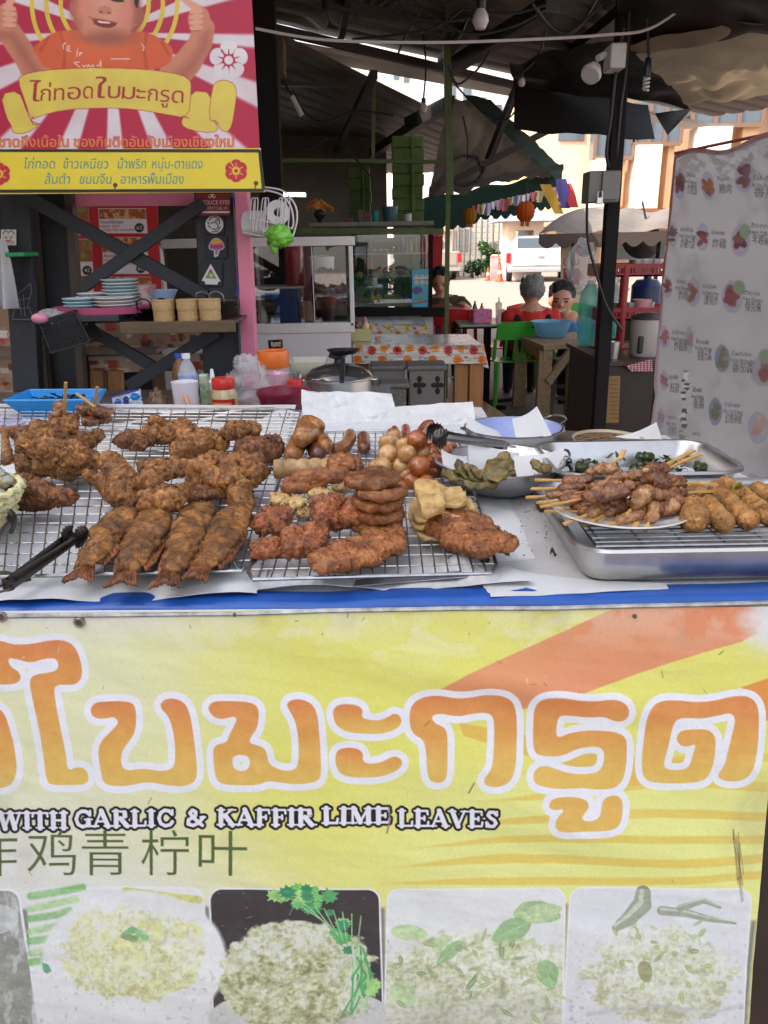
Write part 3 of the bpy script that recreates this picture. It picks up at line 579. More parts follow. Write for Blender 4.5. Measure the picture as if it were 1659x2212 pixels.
def wall_paper(bl,br,tr,tl,hb,ht,Yb,Yt,label,seed,sag=.012):
    q=[onY(*tl,Yt),onY(*tr,Yt),onY(*br,Yb),onY(*bl,Yb)]
    def f(u,v):
        p=(q[0]*(1-u)+q[1]*u)*(1-v)+(q[3]*(1-u)+q[2]*u)*v;s=V((p.x*8+seed,p.z*14,seed))
        w=noise.noise(s)*sag+noise.noise(s*3.1)*sag*.45;r=(1-2*abs(noise.noise(V((u*3.2+seed,v*2.5+u,1)))))*sag*.7+(1-2*abs(noise.noise(V((u*8+seed,v*5-u*3,4)))))*sag*.35
        return p+V((0,w+r,.4*w*(1 if v<.05 else 0)))
    return MB().slab(f,60,30,(0,.0006,0)).solo('paper_sheet',M_paper,label,'paper','greaseproof paper sheets',True)
wall_paper((655,938),(868,940),(846,851),(650,842),0,0,1.66,1.76,'white crumpled paper standing upright in front of the lidded pot',11)
wall_paper((800,946),(1032,940),(1022,868),(846,882),0,0,1.62,1.72,'white crumpled paper standing upright in front of the grey stools',12)
# ---- wire racks
def rack(quad,nx,ny,label,group,name='wire_rack',z=ZR,r=.0011,rim=.0023,feet=True,dip=None):
    q=[onz(x,y,z)for x,y in quad];c=(q[0]+q[1]+q[2]+q[3])/4;t=thing(name,label,'wire rack',(c.x,c.y,ZC),group)
    P=lambda u,v:(q[0]*(1-u)+q[1]*u)*(1-v)+(q[3]*(1-u)+q[2]*u)*v
    e=.03;loop=[P(e,0),P(1-e,0),P(1,e),P(1,1-e),P(1-e,1),P(e,1),P(0,1-e),P(0,e)]
    cl=[]
    for i in range(8):cl+=[loop[i].lerp(loop[(i+1)%8],k/6)for k in range(6)]
    MB().tube(cl,rim,8,closed=True).build('rim',M_wire,t,True)
    g=MB()
    for k in range(1,nx):g.tube([P(k/nx,0),P(k/nx,1)],r,5)
    for k in range(1,ny):g.tube([P(0,k/ny)-V((0,0,r*1.6)),P(1,k/ny)-V((0,0,r*1.6))],r,5)
    g.build('wire_mesh',M_wire,t,True)
    if feet:
        for u,v in((.04,.04),(.96,.04),(.96,.96),(.04,.96)):
            p=P(u,v);MB().tube([p+V((-.012,0,-.001)),p+V((-.008,0,-.012)),V((p.x,p.y,ZC+.004)),p+V((.008,0,-.012)),p+V((.012,0,-.001))],.0016,6).build('foot',M_wire,t,True)
    return t
rack([(-190,880),(652,884),(546,1232),(-210,1252)],28,27,'long chromed wire rack under the fried chicken and four whole fish','wire cooling racks')
rack([(640,934),(985,934),(1078,1238),(530,1252)],20,22,'chromed wire rack under the patties, eggs and sausages in the middle','wire cooling racks',z=ZR+.002)
for(x0,y0,x1,y1,dz,lb)in((300,1252,545,1236,0,''),):
    pass
b=MB();b.slab(lambda u,v:onz(770+260*u-8*v,1252-22*u+14*v,ZC+.010+.002*math.sin(u*9)),20,3,(0,0,-.001));b.solo('tray_edge',M_metal2,'dull aluminium tray lip peeping from the paper below the middle rack','tray',None,True)
b=MB();b.slab(lambda u,v:onz(255+340*u-30*v,886+26*v+6*math.sin(u*5),ZC+.006+.003*math.sin(u*14+v*3)),24,6,(0,0,-.001));b.solo('foil_tray',M_metal2,'shiny aluminium tray under the far end of the long left rack','tray',None,True)
# ---- left heap of drumettes
def drum(x,y,up,ang,L,R,seed,label,group,m=F_chick,tilt=.2,name='chicken_drumette',nub=.42,cat='fried chicken'):
    c=at(x,y,up);k=mpp(c);L*=k;R*=k;d=V((math.cos(ang),math.sin(ang)*.9,tilt)).normalized()
    a,e=c-d*L*.32,c+d*L*.5;rg=random.Random(seed)
    parts=[('cap',a,c+d*L*.1,R*.95,R*.8),('cap',c,e,R*.72,R*nub),(e+V((rg.uniform(-.2,.2)*R,0,R*.1)),(R*nub*1.15,)*3)]
    for i in range(5):parts.append((a+V((rg.uniform(-.7,.7)*R,rg.uniform(-.6,.6)*R,rg.uniform(-.3,.7)*R)),(R*rg.uniform(.35,.55),)*3))
    vs,fs=lump(parts,max(.0018,R*.08),R*.24,.9/R,R*.17,seed,1,flakes=110);return food(name,vs,fs,m,label,cat,group)
GA='drumettes in the left heap'
for i,(x,y,up,a,L,R,lb)in enumerate([
    (62,950,.035,2.4,66,26,'craggy fried drumette at the top left of the left heap'),(112,942,.06,1.2,84,30,'tallest craggy drumette standing in the middle of the left heap'),
    (98,975,.05,2.9,90,30,'golden ragged drumette lying across the middle of the left heap'),(182,955,.03,.5,64,24,'fried drumette pointing right on the far right of the left heap'),
    (160,985,.045,1.9,74,27,'fried drumette behind the knobbly front bone of the left heap'),(58,1003,.02,3.3,78,27,'fried drumette low on the near left of the left heap'),
    (185,995,.02,5.4,64,26,'round fried drumette at the near right of the left heap'),(122,1008,.022,4.2,70,25,'fried drumette in the near middle of the left heap'),
    (145,1020,.018,5.0,74,22,'knobbly drumette bone nearest the wire in the left heap')]):
    drum(x,y,up,a,L,R,i+1,lb,GA)
c=at(15,970,.03);k=mpp(c)
vs,fs=lump([('cap',at(22,1015,.01),at(8,925,.055),12*k,5*k),('cap',at(22,1015,.01),at(40,1010,.015),11*k,9*k)],.0025,.002,90,.001,20)
food('chicken_wing_tip',vs,fs,F_chick,'thin pointed wing tip standing at the left of the drumette heap','fried chicken')
drum(92,1070,.02,-.32,140,33,30,'lone brown drumstick lying beside the cream basket',None,F_dark,0,'chicken_drumstick',.4)
# ---- middle chicken pieces
def chunk(x,y,w,h,up,seed,label,m=F_chick,name='chicken_piece',group='chicken pieces on the long rack',flat=.62,n=9,cat='fried chicken',jag=1.,limbs=(),vox=None):
    c=at(x,y,up);k=mpp(c)*.94;rg=random.Random(seed);W,H=w*k/2,h*k/2;D=max(H*1.05,H/.5*.75);parts=[]
    parts.append((c,(W*.72,D*.72,H*flat*.8)))
    for i in range(n):
        a=2*math.pi*i/n+rg.uniform(-.3,.3);q=rg.uniform(.5,.74);r=min(W,D)*rg.uniform(.26,.42)
        parts.append((c+V((W*q*math.cos(a),D*q*math.sin(a),rg.uniform(-.2,.35)*H*flat)),(r*rg.uniform(.8,1.4),r*rg.uniform(.8,1.3),min(r,H*flat)*rg.uniform(.55,.9)),rot(rg.uniform(0,3))))
    for(lx,ly,lu,r1,r2)in limbs:
        e=at(lx,ly,lu);parts.append(('cap',c+(e-c)*.35,e,r1*k,r2*k));parts.append((e,(r2*k*1.25,)*3))
    R=min(W,D);vs,fs=lump(parts,vox or max(.0018,R*.055),R*.15*jag,1.0/R,R*.12*jag,seed,1,flakes=int(170*jag));return food(name,vs,fs,m,label,cat,group)
for i,(x,y,w,h,up,m,lb,lm)in enumerate([
    (295,952,86,58,.018,F_dark,'small craggy fried piece alone at the far left of the chicken row',()),
    (362,934,104,70,.022,F_chick,'fried piece with a ragged peak, second in the far row of chicken',((338,910,.045,10,6),)),
    (446,948,112,72,.022,F_chick,'broad orange fried piece in the middle of the far chicken row',((392,975,.012,14,12),)),
    (525,930,78,54,.036,F_chick,'round fried piece with a ragged rim sitting on top at the far right',()),
    (560,968,92,72,.02,F_dark,'dark fried thigh under the round piece at the far right',()),
    (300,985,0,0,0,None,'',()),
    (372,1014,130,54,.026,F_chick,'long fried piece with dark green specks between two flattened chickens',((310,1008,.02,12,7),)),
    (505,1020,150,100,.03,F_chick,'largest flattened golden chicken breast with a short stump towards the fish',((428,1018,.018,16,9),(522,1080,.01,17,11))),
    (292,1062,134,82,.026,F_chick,'flattened fried chicken with one thin wing stretched to the left',((190,1030,.02,15,7),(240,1002,.045,20,16),(330,1040,.05,16,13))),
    (356,1076,104,66,.034,F_chick,'curled fried chicken piece with loose skin lying above the second fish',((400,1060,.04,13,8),(348,1105,.012,18,12))),
    (425,1068,96,40,.02,F_dark,'thin fried wing lying between the curled piece and the golden breast',((490,1068,.012,11,8),))]):
    if m:chunk(x,y,w,h,up,40+i,lb,m,limbs=lm,jag=1.15)
# ---- four whole fried fish
def fish(pts,wid,seed,label):
    C=catmull([at(x,y,.02-.009*i/len(pts))for i,(x,y)in enumerate(pts)],10);n=len(C);k=mpp(C[n//2]);rg=random.Random(seed)
    t=thing('fried_fish',label,'fried fish',(C[n//2].x,C[n//2].y,ZR),'whole fried fish');mb=MB();nr=26;vs=[]
    side=V((1,.25,0)).normalized()
    for i,p in enumerate(C):
        s=i/(n-1);wv=wid*k/2*(.80+.33*math.sin(s/.3*math.pi/2)if s<.3 else 1.13*(1-((s-.3)/.7)**1.35*.72))
        th=wid*k*.21*(.75+.45*math.sin(min(1,s*2.2+.2)*math.pi/2))*(1 if s<.35 else 1-.66*((s-.35)/.65)**1.1)
        d=(C[min(i+1,n-1)]-C[max(i-1,0)]).normalized();u=V((-d.y,d.x,0)).normalized()*-1;up=V((0,0,1))
        for j in range(nr):
            a=2*math.pi*j/nr;q=p+u*(math.cos(a)*wv)+up*(math.sin(a)*th*(1 if math.sin(a)>0 else .55))
            e=abs(math.cos(a));r_=lambda f_,z:noise.noise(q*f_+V((seed,z,0)));f=r_(45,0)*.004+(1-2.2*abs(r_(95,3)))*.0026+(1-2.2*abs(r_(210,5)))*.0024
            if e>.8:f+=(rg.random()-.3)*.003*(e-.8)*5
            f-=.007*max(0,math.sin(s*15+1.5*math.cos(a)+seed)-.9)*6*(1 if .2<s<.6 and math.sin(a)>.3 else 0)
            vs.append(q+(u*math.cos(a)+up*math.sin(a))*f)
    fs=[tuple(range(nr-1,-1,-1))]+[(i*nr+j,i*nr+(j+1)%nr,(i+1)*nr+(j+1)%nr,(i+1)*nr+j)for i in range(n-1)for j in range(nr)]+[tuple(range((n-1)*nr,n*nr))]
    obj_np('body',vs,fs,F_fish,t)
    def fin(base,tips,name,thick=.0032):
        m_=len(base);mb=MB();rows=7
        def f(u,v):
            i=u*(m_-1);a=int(min(i,m_-2));w=i-a;b0=base[a].lerp(base[a+1],w);e0=tips[a].lerp(tips[a+1],w);j=.7*noise.noise(V((u*9,v*2,seed)))+.5*noise.noise(V((u*31,v,seed)))
            return b0.lerp(e0,v*(1+.16*j*v))+V((0,0,.003*noise.noise(V((u*22,v*3,seed+4)))+.0008*math.sin(u*60)))
        mb.slab(f,34,rows,(0,0,-thick));mb.build(name,F_fin,t,True,auto=False)
    e=C[-1];d=(C[-1]-C[-4]).normalized();u=V((d.y,-d.x,0));W=wid*k;Lt=W*.7
    fin([e-d*.012+u*W*.17,e-d*.012,e-d*.012-u*W*.17],[e+d*Lt*1.05+u*W*.46+V((0,0,-.003)),e+d*Lt*.95+V((0,0,.002)),e+d*Lt*1.08-u*W*.44+V((0,0,-.002))],'tail_fin')
    for sg,nm,s0,s1,ln in((-1,'dorsal_fin',.3,.86,.34),(1,'anal_fin',.55,.9,.3)):
        ii=[int((s0+(s1-s0)*q)*(n-1))for q in(0,.35,.7,1)];bs=[];tp=[]
        for q,i in enumerate(ii):
            s=i/(n-1);wv=wid*k/2*(1.13*(1-((max(s,.3)-.3)/.7)**1.6*.70));dd=(C[min(i+1,n-1)]-C[max(i-1,0)]).normalized();uu=V((dd.y,-dd.x,0))*sg
            bs.append(C[i]+uu*wv*.86);tp.append(C[i]+uu*(wv+W*ln*(.2,.42,.5,.4)[q])+dd*W*.28+V((0,0,-.004)))
        fin(bs,tp,nm)
    i=int(.13*n);dd=(C[i+1]-C[i]).normalized();uu=V((dd.y,-dd.x,0));q=C[i]+uu*-.44*W
    fin([q+dd*-.01,q+dd*.006,q+dd*.02],[q-uu*.018+dd*.02,q-uu*.022+dd*.03+V((0,0,-.006)),q-uu*.012+dd*.045],'pectoral_fin')
    return t
fish([(272,1108),(245,1140),(215,1182),(185,1224)],68,1,'whole fried fish leftmost of four, beside the tongs')
fish([(338,1112),(318,1150),(296,1195),(275,1232)],74,2,'second whole fried fish from the tongs, lying straight with dark fins')
fish([(432,1096),(414,1140),(392,1190),(368,1236)],70,3,'third whole fried fish, longest, its tail nearest the blue edge')
fish([(515,1100),(494,1140),(464,1190),(438,1222)],70,4,'whole fried fish rightmost of four, beside the middle rack')
# ---- middle rack, far row: sausages
Z2=ZR+.003
def link(pts,r,seed,label,m,name='sausage',cat='sausage',group=None,up=0,amp=.06,vox=None,cut=True):
    k=mpp(at(*pts[0],up));R=r*k;pp=catmull([at(x,y,up+R+(q[0]if q else 0))for x,y,*q in pts],5)
    n=len(pp);rs=[R*(.55 if i in(0,n-1)else .9 if i in(1,n-2)else 1)*(1+.05*noise.noise(V((i*.7,seed,0))))for i in range(n)]
    mb=MB().tube(pp,rs,16);vs=[v+V((noise.noise(v*90),noise.noise(v*90+V((5,0,0))),noise.noise(v*90+V((0,9,0)))))*R*amp for v in mb.v]
    return food(name,vs,mb.f,m,label,cat,group)
GS='brown sausages at the back of the middle rack'
for i,(p,r,up,lb)in enumerate([
    ([(632,988),(640,965),(645,948)],20,0,'thick sausage stub nearest at the left of the back pile'),([(688,986),(680,966),(668,950)],19,0,'dark sausage stub with its cut end facing out, right of the back pile'),
    ([(640,955),(660,940),(692,948),(706,968)],17,.012,'curved sausage lying round the right side of the back pile'),([(652,940),(664,915),(690,925)],19,.034,'short sausage on the very top of the back pile'),
    ([(645,952),(672,935),(690,932)],20,.026,'fat sausage lying across the middle of the back pile'),
    ([(716,972),(738,968),(754,952),(757,936)],14,0,'bent sausage with one pointed end lying apart on the wire'),([(786,972),(786,955),(784,940)],14,0,'short dark sausage stub lying alone beside the bent one')]):
    link(p,r,i,lb,F_saus if i not in(1,6)else fried('dark_sausage%d'%i,rgb(58,26,14),rgb(104,56,30),rgb(140,86,50),40,.3,.2,120,.4),group=GS,up=up)
for i,(p,up,lb)in enumerate([([(826,978),(830,955),(834,946)],.0,'red frankfurter leaning at the left of the egg heap'),([(840,962),(842,940),(846,932)],.014,'thin red frankfurter upright behind the left eggs'),
    ([(856,962),(854,938),(852,926)],.02,'scored red frankfurter upright behind the egg heap, left of its twin'),([(874,958),(877,934),(876,922)],.022,'red frankfurter with a split end, tallest behind the egg heap'),
    ([(905,940),(920,918),(938,916)],.02,'red frankfurter lying under the tongs at the back')]):link(p,10,20+i,lb,F_frank,group='red frankfurters behind the eggs',up=up)
# ---- fried eggs heap
GE='fried eggs in the heap';rg=random.Random(3)
EG=[(815,1010,20,0,0),(843,1026,20,0,0),(880,1030,18,0,0),(815,1040,0,0,0),(854,1045,18,0,1),(862,1060,20,0,1),(890,1044,20,0,1),(922,1046,20,0,1),(938,1020,20,.004,1),(912,1052,18,0,1),
      (826,1012,21,.014,0),(866,1012,20,.012,0),(840,962,22,.028,0),(838,986,22,.028,0),(874,966,19,.034,0),(879,984,21,.034,0),(913,982,17,.03,0),(905,1012,24,.022,1),(938,1000,20,.02,1),(935,986,20,.026,1),
      (902,954,22,.052,1),(935,965,18,.036,1),(960,976,17,.026,1),(852,950,19,.03,0),(955,1010,18,.01,1),(895,974,16,.03,0),(972,968,16,.022,1)]
for i,(x,y,r,up,o)in enumerate(EG):
    if r==0:continue
    c=at(x,y,up,Z2);R=r*mpp(c);c.z+=R*.2;mb=MB().ball(c,(R*1.02,R,R*.97)if i%3 else(R*1.15,R*.95,R*.92),22,14,rot(rg.uniform(0,3),rg.uniform(-.5,.5)))
    vs=[v+(v-c).normalized()*(noise.noise(v*60+V((i,0,0)))*.0022+noise.noise(v*150)*.0006)for v in mb.v]
    lb=('glossy orange-brown fried egg in the right half of the egg heap' if o else 'pale beige fried egg in the left half of the egg heap')
    if(x,y)==(902,954):lb='large shiny orange fried egg on top of the heap, just below the tongs'
    if(x,y)==(905,1012):lb='oval wrinkled orange fried egg in the middle of the heap'
    food('fried_egg',vs,mb.f,F_egg2 if o else F_egg,lb,'fried egg',GE)
# ---- ringed sausage, dumplings, fillets and chunks
k=mpp(at(660,1005));pp=[at(590+12*i,1014-.4*i,.034)for i in range(13)];R=19*k;rs=[];q=[]
for i in range(12*6+1):
    s=i/6;a=int(min(s,11));w=s-a;q.append(pp[a].lerp(pp[a+1],w));rs.append(R*(.82+.22*abs(math.sin(math.pi*s/2.2))**.5)*(.5 if i in(0,72)else 1))
food('ringed_sausage',*(lambda m:(m.v,m.f))(MB().tube(q,rs,18)),F_beige,'long beige sausage pinched into rings lying across the pale dumplings','sausage')
def blobs(name,parts,m,label,cat,group,seed,amp=.0025,amp2=.001,vox=.0026,freq=70):vs,fs=lump(parts,vox,amp,freq,amp2,seed);return food(name,vs,fs,m,label,cat,group)
def capD(x0,y0,u0,x1,y1,u1,r0,r1):a=at(x0,y0,u0);k=mpp(a);return('cap',a,at(x1,y1,u1),r0*k,r1*k)
chunk(735,1004,76,54,.04,61,'ragged fried fish end lying over the right end of the ringed sausage',F_salm,'fried_fillet','fried fillets',jag=1.3,limbs=((752,1018,.025,10,6),))
vs,fs=lump([capD(622,1044,.03,690,1048,.03,15,17),capD(640,1034,.04,735,1026,.044,16,15),capD(615,1052,.03,660,1055,.028,9,11),capD(690,1030,.04,745,1020,.046,12,10)],.0026,.003,80,.0016,62);food('fried_fillet',vs,fs,F_salm,'orange fried fish fillet resting on the pale dumplings below the ringed sausage','fried fillet','fried fillets')
GD='pale fried dumplings'
for i,(x,y,w,h,up,lb)in enumerate([(612,1082,62,50,.012,'crinkled pale dumpling at the left end under the orange fillet'),(640,1088,54,50,.02,'folded pale dumpling in the middle under the orange fillet'),(688,1068,60,44,.02,'smooth pale dumpling to the right under the orange fillet'),(656,1108,50,44,.01,'greyish dumpling squeezed between the red-brown chunks'),(742,1050,52,52,.012,'dull brown dumpling between fillet and patty stack'),(745,1022,40,40,.012,'dull dumpling right of the ragged fish end')]):
    chunk(x,y,w,h,up,70+i,lb,F_pale if i<3 else F_beige,'fried_dumpling',GD,jag=.55,n=7,cat='dumpling',flat=.8)
GR='red-brown fried chunks on the middle rack'
def brick(x,y,w,h,up,rz,seed,label,tilt=.35,m=None):
    c=at(x,y,up);k=mpp(c);W,H=w*k/2,h*k/2;M=rot(rz,0,tilt);D=H*1.15;parts=[(c,(W*.8,D*.85,H*.62),M)]
    for a in(-1,1):
        for b_ in(-1,0,1):parts.append((c+M@V((a*W*.42,b_*D*.5,0)),(W*.52,D*.42,H*.5),M))
    vs,fs=lump(parts,max(.0018,W*.06),W*.14,1./W,W*.11,seed,1,flakes=90);return food('fried_chunk',vs,fs,m or F_red,label,'fried chunk',GR)
for i,(x,y,w,h,up,rz,lb)in enumerate([(592,1124,74,68,.022,-.3,'blocky red-brown chunk upper left of the red-brown group'),(710,1108,74,88,.024,.15,'largest red-brown chunk at the upper right of its group'),(577,1184,68,46,.012,.2,'low red-brown chunk at the front left corner of the middle rack'),(632,1172,52,78,.018,.12,'narrow red-brown chunk second in the front row'),(678,1166,56,74,.018,-.15,'narrow red-brown chunk third in the front row, below the largest'),(768,1104,56,74,.03,-.25,'flat red-brown chunk leaning on the stack of patties')]):brick(x,y,w,h,up,rz,90+i,lb)
GP='stacked brown patties'
for i,(x,y,up,rx_,lb)in enumerate([(814,1152,.006,0,'bottom patty of the stack, nearest the wire'),(818,1132,.02,.1,'second patty up in the stack of brown patties'),(816,1110,.035,.12,'third patty up in the stack, thick and orange edged'),(824,1088,.05,.15,'fourth patty up, sticking out to the right of the stack'),(806,1060,.064,.0,'dark crusty patty on top of the stack'),(785,1120,.012,-.1,'patty tucked behind the leaning red-brown chunk')]):
    c=at(x,y,up,Z2);k=mpp(c);R=(58 if i<4 else 62 if i==4 else 40)*k;mb=MB();pr=[(R*.05,.0),(R*.8,0),(R*.97,.003),(R,.007),(R*.97,.011),(R*.84,.014),(R*.05,.0145)]
    mb.lathe(V((0,0,0)),pr,44);M=rot(i*1.1,0,.05+rx_*.3);c2=c+V((0,R*.75,0))
    vs=[c2+M@V((v.x,v.y,v.z))+V((noise.noise(v*80+V((i,0,0))),noise.noise(v*80+V((i,4,0))),noise.noise(v*90+V((i,0,8)))*.9))*.0045+V((noise.noise(v*220),0,noise.noise(v*220+V((3,0,0)))))*.0016 for v in mb.v]
    food('fried_patty',vs,mb.f,F_pat if i!=4 else F_dark,lb,'patty',GP)
def slabfish(poly,up,seed,label,th=.0085,m=None,bend=.01,name='fried_fillet',group='fried fillets',n=5):
    ps=[at(x,y,up)for x,y in poly];c=sum(ps,V())/len(ps);parts=[]
    lo=len(ps)//2
    for i in range(lo):
        for t in range(n):
            a=ps[i].lerp(ps[-1-i],t/(n-1))
            if i+1<lo:
                b_=ps[i+1].lerp(ps[-2-i],t/(n-1))
                for s in(0,.33,.66):q=a.lerp(b_,s);parts.append((q+V((0,0,bend*noise.noise(q*18+V((seed,0,0))))),(th*1.5,th*1.5,th*.72)))
            else:parts.append((a,(th*1.5,th*1.5,th*.72)))
    vs,fs=lump(parts,.0022,.004,70,.0028,seed,1,flakes=150);return food(name,vs,fs,m or F_salm,label,'fried fillet',group)
slabfish([(698,1212),(745,1190),(800,1165),(846,1150),(846,1180),(800,1198),(750,1212),(705,1222)],.014,110,'long flat fried slab with a dark seam across the front of the middle rack')
slabfish([(958,1115),(1002,1100),(1010,1130),(1090,1165),(1086,1176),(1034,1190),(990,1168),(948,1142)],.016,111,'orange boot-shaped fried slab hanging over the right edge of the middle rack')
GT='pale fried sheets in a stack'
def sheetf(quad,ups,seed,label,th=.006,m=F_pale):
    q=[at(x,y,u_)for(x,y),u_ in zip(quad,ups)]
    def f(u,v):
        a=(u-.5)*2;b_=(v-.5)*2;s=(1-.16*abs(b_)**3*abs(a));u2=.5+a*s/2;v2=.5+b_*(1-.16*abs(a)**3*abs(b_))/2
        p=(q[0]*(1-u2)+q[1]*u2)*(1-v2)+(q[3]*(1-u2)+q[2]*u2)*v2;return p+V((0,0,noise.noise(p*45+V((seed,0,0)))*.006+noise.noise(p*140)*.0016))+V((noise.noise(p*60),0,0))*.003
    mb=MB().slab(f,26,20,(0,0,-th));o=food('fried_sheet',mb.v,mb.f,m,label,'fried dough',GT);o.modifiers.new('b','BEVEL').width=.0015;return o
sheetf([(880,1080),(1036,1105),(1052,1165),(890,1160)],(.006,)*4,1,'bottom pale fried sheet of its stack, nearest the wire')
sheetf([(885,1072),(1030,1085),(1042,1138),(884,1140)],(.016,)*4,2,'second pale fried sheet up, speckled brown')
sheetf([(895,1062),(1018,1070),(1036,1115),(886,1124)],(.026,)*4,3,'third pale fried sheet up in the stack, broad and curled')
sheetf([(940,1042),(1005,1052),(1012,1092),(930,1088)],(.038,)*4,4,'small pale fried sheet half hidden behind the tongue-shaped one')
sheetf([(892,1030),(946,1032),(964,1092),(912,1112)],(.058,.056,.05,.046),5,'tongue-shaped pale fried sheet with brown specks on top of the stack',.009)
def leafobj(x,y,L,W,a,up,label,m=M_leaf,z=None):
    c=at(x,y,up,z);k=mpp(c);L*=k;W*=k;d=V((math.cos(a),math.sin(a),0));s=V((-d.y,d.x,0))
    f=lambda u,v:c+d*L*(u-.5)+s*(W*(v-.5)*2*math.sin(math.pi*min(max(u,.02),.98))**.7)+V((0,0,.006*(abs(v-.5)*2)**2+.004*math.sin(u*5)))
    return MB().slab(f,12,6,(0,0,.0006)).solo('lime_leaf',m,label,'leaf','loose green leaves',True)
leafobj(1082,1196,40,11,.2,.0,'dark green leaf under the orange boot-shaped slab');leafobj(1048,1216,34,9,.9,-.014,'dark green leaf lying on the wire by the curled paper')
leafobj(18,1255,90,16,.3,-.01,'dark wet green leaf beside the handle of the left tongs');leafobj(1168,1098,50,16,1.3,-.018,'shrivelled brown-green leaf on the oily grey paper',mat('dried_leaf',rgb(70,60,28),.5,noise_amt=.5,scale=60))
for i,(x,y)in enumerate(((1195,1200),(1150,1065),(470,1005))):leafobj(x,y,14,4,i*1.2,-.018 if i<2 else 0,('tiny dark scrap on the paper below the steel tray corner','tiny dark scrap beside the steel bowl','small dark leaf scrap on the long rack behind the golden breast')[i],mat('dried_leaf',rgb(70,60,28),.5,noise_amt=.5,scale=60))
rg=random.Random(9);b=MB()
for k_ in range(110):
    x,y=rg.choice([(rg.uniform(20,540),rg.uniform(900,1235)),(rg.uniform(560,1060),rg.uniform(960,1235)),(rg.uniform(1120,1210),rg.uniform(1080,1200))]);p=onz(x,y,ZC+.008);r=rg.uniform(.0004,.0014);b.ball(p,(r*1.5,r,r*.7),6,4,rot(rg.uniform(0,3)))
o=b.solo('crumbs',F_pat,'brown fried crumbs scattered on the papers below the racks','crumbs');o['kind']='stuff'
# ---- tongs
M_tong=mat('dull_steel',(.34,.33,.32),.34,1,noise_amt=.35,scale=40)
M_tongd=mat('greasy_dark_steel',(.10,.09,.085),.3,.9,noise_amt=.4,scale=40)
def tongs(p_hinge,p_tip,spread,label,wide=.012,head=.032,lift=.0,m=None,up=V((0,0,1)),flat=False):
    a,e=V(p_hinge),V(p_tip);d=(e-a).normalized();s=d.cross(up).normalized()if not flat else up;n=s.cross(d).normalized();L=(e-a).length
    t=thing('tongs',label,'tongs',tuple(a),'serving tongs')
    for sg in(-1,1):
        def arm(u,v,sg=sg):
            sp=spread*(.12+.88*u)*sg*.5;w=wide*(1-.35*u)*(v-.5);return a+d*L*.86*u+s*(sp+.0)+n*w+s*sg*(.0022*(1-4*(v-.5)**2))
        MB().slab(arm,18,4,s*.001).build('arm',m or M_tong,t,True)
        def hd(u,v,sg=sg):
            w=head*(.55+.45*math.sin(math.pi*min(1,.15+u*.85)))*(1+.10*math.cos(u*30))*(v-.5);return a+d*(L*.84+L*.2*u)+s*(spread*.5*sg+sg*.006*(1-4*(v-.5)**2)*math.sin(u*2.6))+n*w
        MB().slab(hd,30,8,s*.0012).build('scalloped_head',M_tongd,t,True)
    MB().lathe(a,[(.001,-.006),(.006,-.006),(.006,.006),(.001,.006)],12,tuple(n)).build('hinge',m or M_tong,t,True)
    MB().tube([a+s*.004-d*.002,a-d*.012+s*.009,a-d*.02,a-d*.012-s*.009,a-s*.004-d*.002],.0014,6).build('ring',m or M_tong,t,True)
    return t
tongs(onz(18,1262,ZR+.012),onz(168,1152,ZR+.016),.016,'dark scallop-headed tongs lying on the long rack, left of the fish',.016,.026,m=M_tongd)
tongs(onz(1090,962,ZR+.045),onz(935,938,ZR+.07),.038,'steel scallop-headed tongs resting on the egg heap',.014,.03)
tongs(onz(-60,1236,ZR+.012),onz(8,1120,ZR+.02),.02,'dark tongs cut by the left picture edge below the cream basket',.02,.03)
# ---- bowls
M_refl=mat('lilac_reflection_tint',rgb(150,160,205),.25,noise_amt=.1,scale=10)  # tint for the reflections painted inside the rear steel bowl
def bowlprof(R,H,t=.0018):return[(.001,0),(R*.45,0),(R*.7,H*.22),(R*.9,H*.62),(R,H),(R*1.03,H+.0005),(R*1.03,H-.0015),(R-t*.3,H-t*.6),(R*.9-t,H*.62+t),(R*.7-t,H*.22+t),(R*.45,t),(.001,t)]
def loop_handle(c,ang,r,w,out,z,parent,m=M_wire,rad=.0022):
    d=V((math.cos(ang),math.sin(ang),0));s=V((-d.y,d.x,0));p0=V(c)+d*r*.96+V((0,0,z))
    MB().tube(catmull([p0-s*w-d*.004+V((0,0,-.012)),p0-s*w,p0-s*w*.8+d*out*.8+V((0,0,.008)),p0+d*out+V((0,0,.012)),p0+s*w*.8+d*out*.8+V((0,0,.008)),p0+s*w,p0+s*w-d*.004+V((0,0,-.012))],5),rad,7).build('handle',m,parent,True)
def liner(quad,ups,label,seed,amp=.006,m=None,lean=.035):
    Y0=(at(*quad[3],ups[3],ZC).y+at(*quad[2],ups[2],ZC).y)/2;q=[onY(*quad[0],Y0+lean),onY(*quad[1],Y0+lean),onY(*quad[2],Y0),onY(*quad[3],Y0)]
    def f(u,v):
        p=(q[0]*(1-u)+q[1]*u)*(1-v)+(q[3]*(1-u)+q[2]*u)*v;return p+V((0,.6,.2))*(noise.noise(V((p.x*26+seed,p.z*26,p.y*20)))*amp+noise.noise(p*70)*amp*.2-.012*math.sin(math.pi*u)*(1-v))
    return MB().slab(f,26,20,(0,.0005,0)).solo('paper_liner',m or M_paper,label,'paper','paper liners in the bowls',True)
c=onz(1080,1058,ZC+.002);R=131*mpp(c)
t=thing('steel_bowl','shallow steel bowl with wire handles holding green fritters on white paper','bowl',tuple(c));MB().lathe(c,bowlprof(R,.05),48).build('bowl',M_metal,t,True)
loop_handle(c,.15,R,.022,.016,.046,t);loop_handle(c,3.3,R,.022,.016,.046,t)
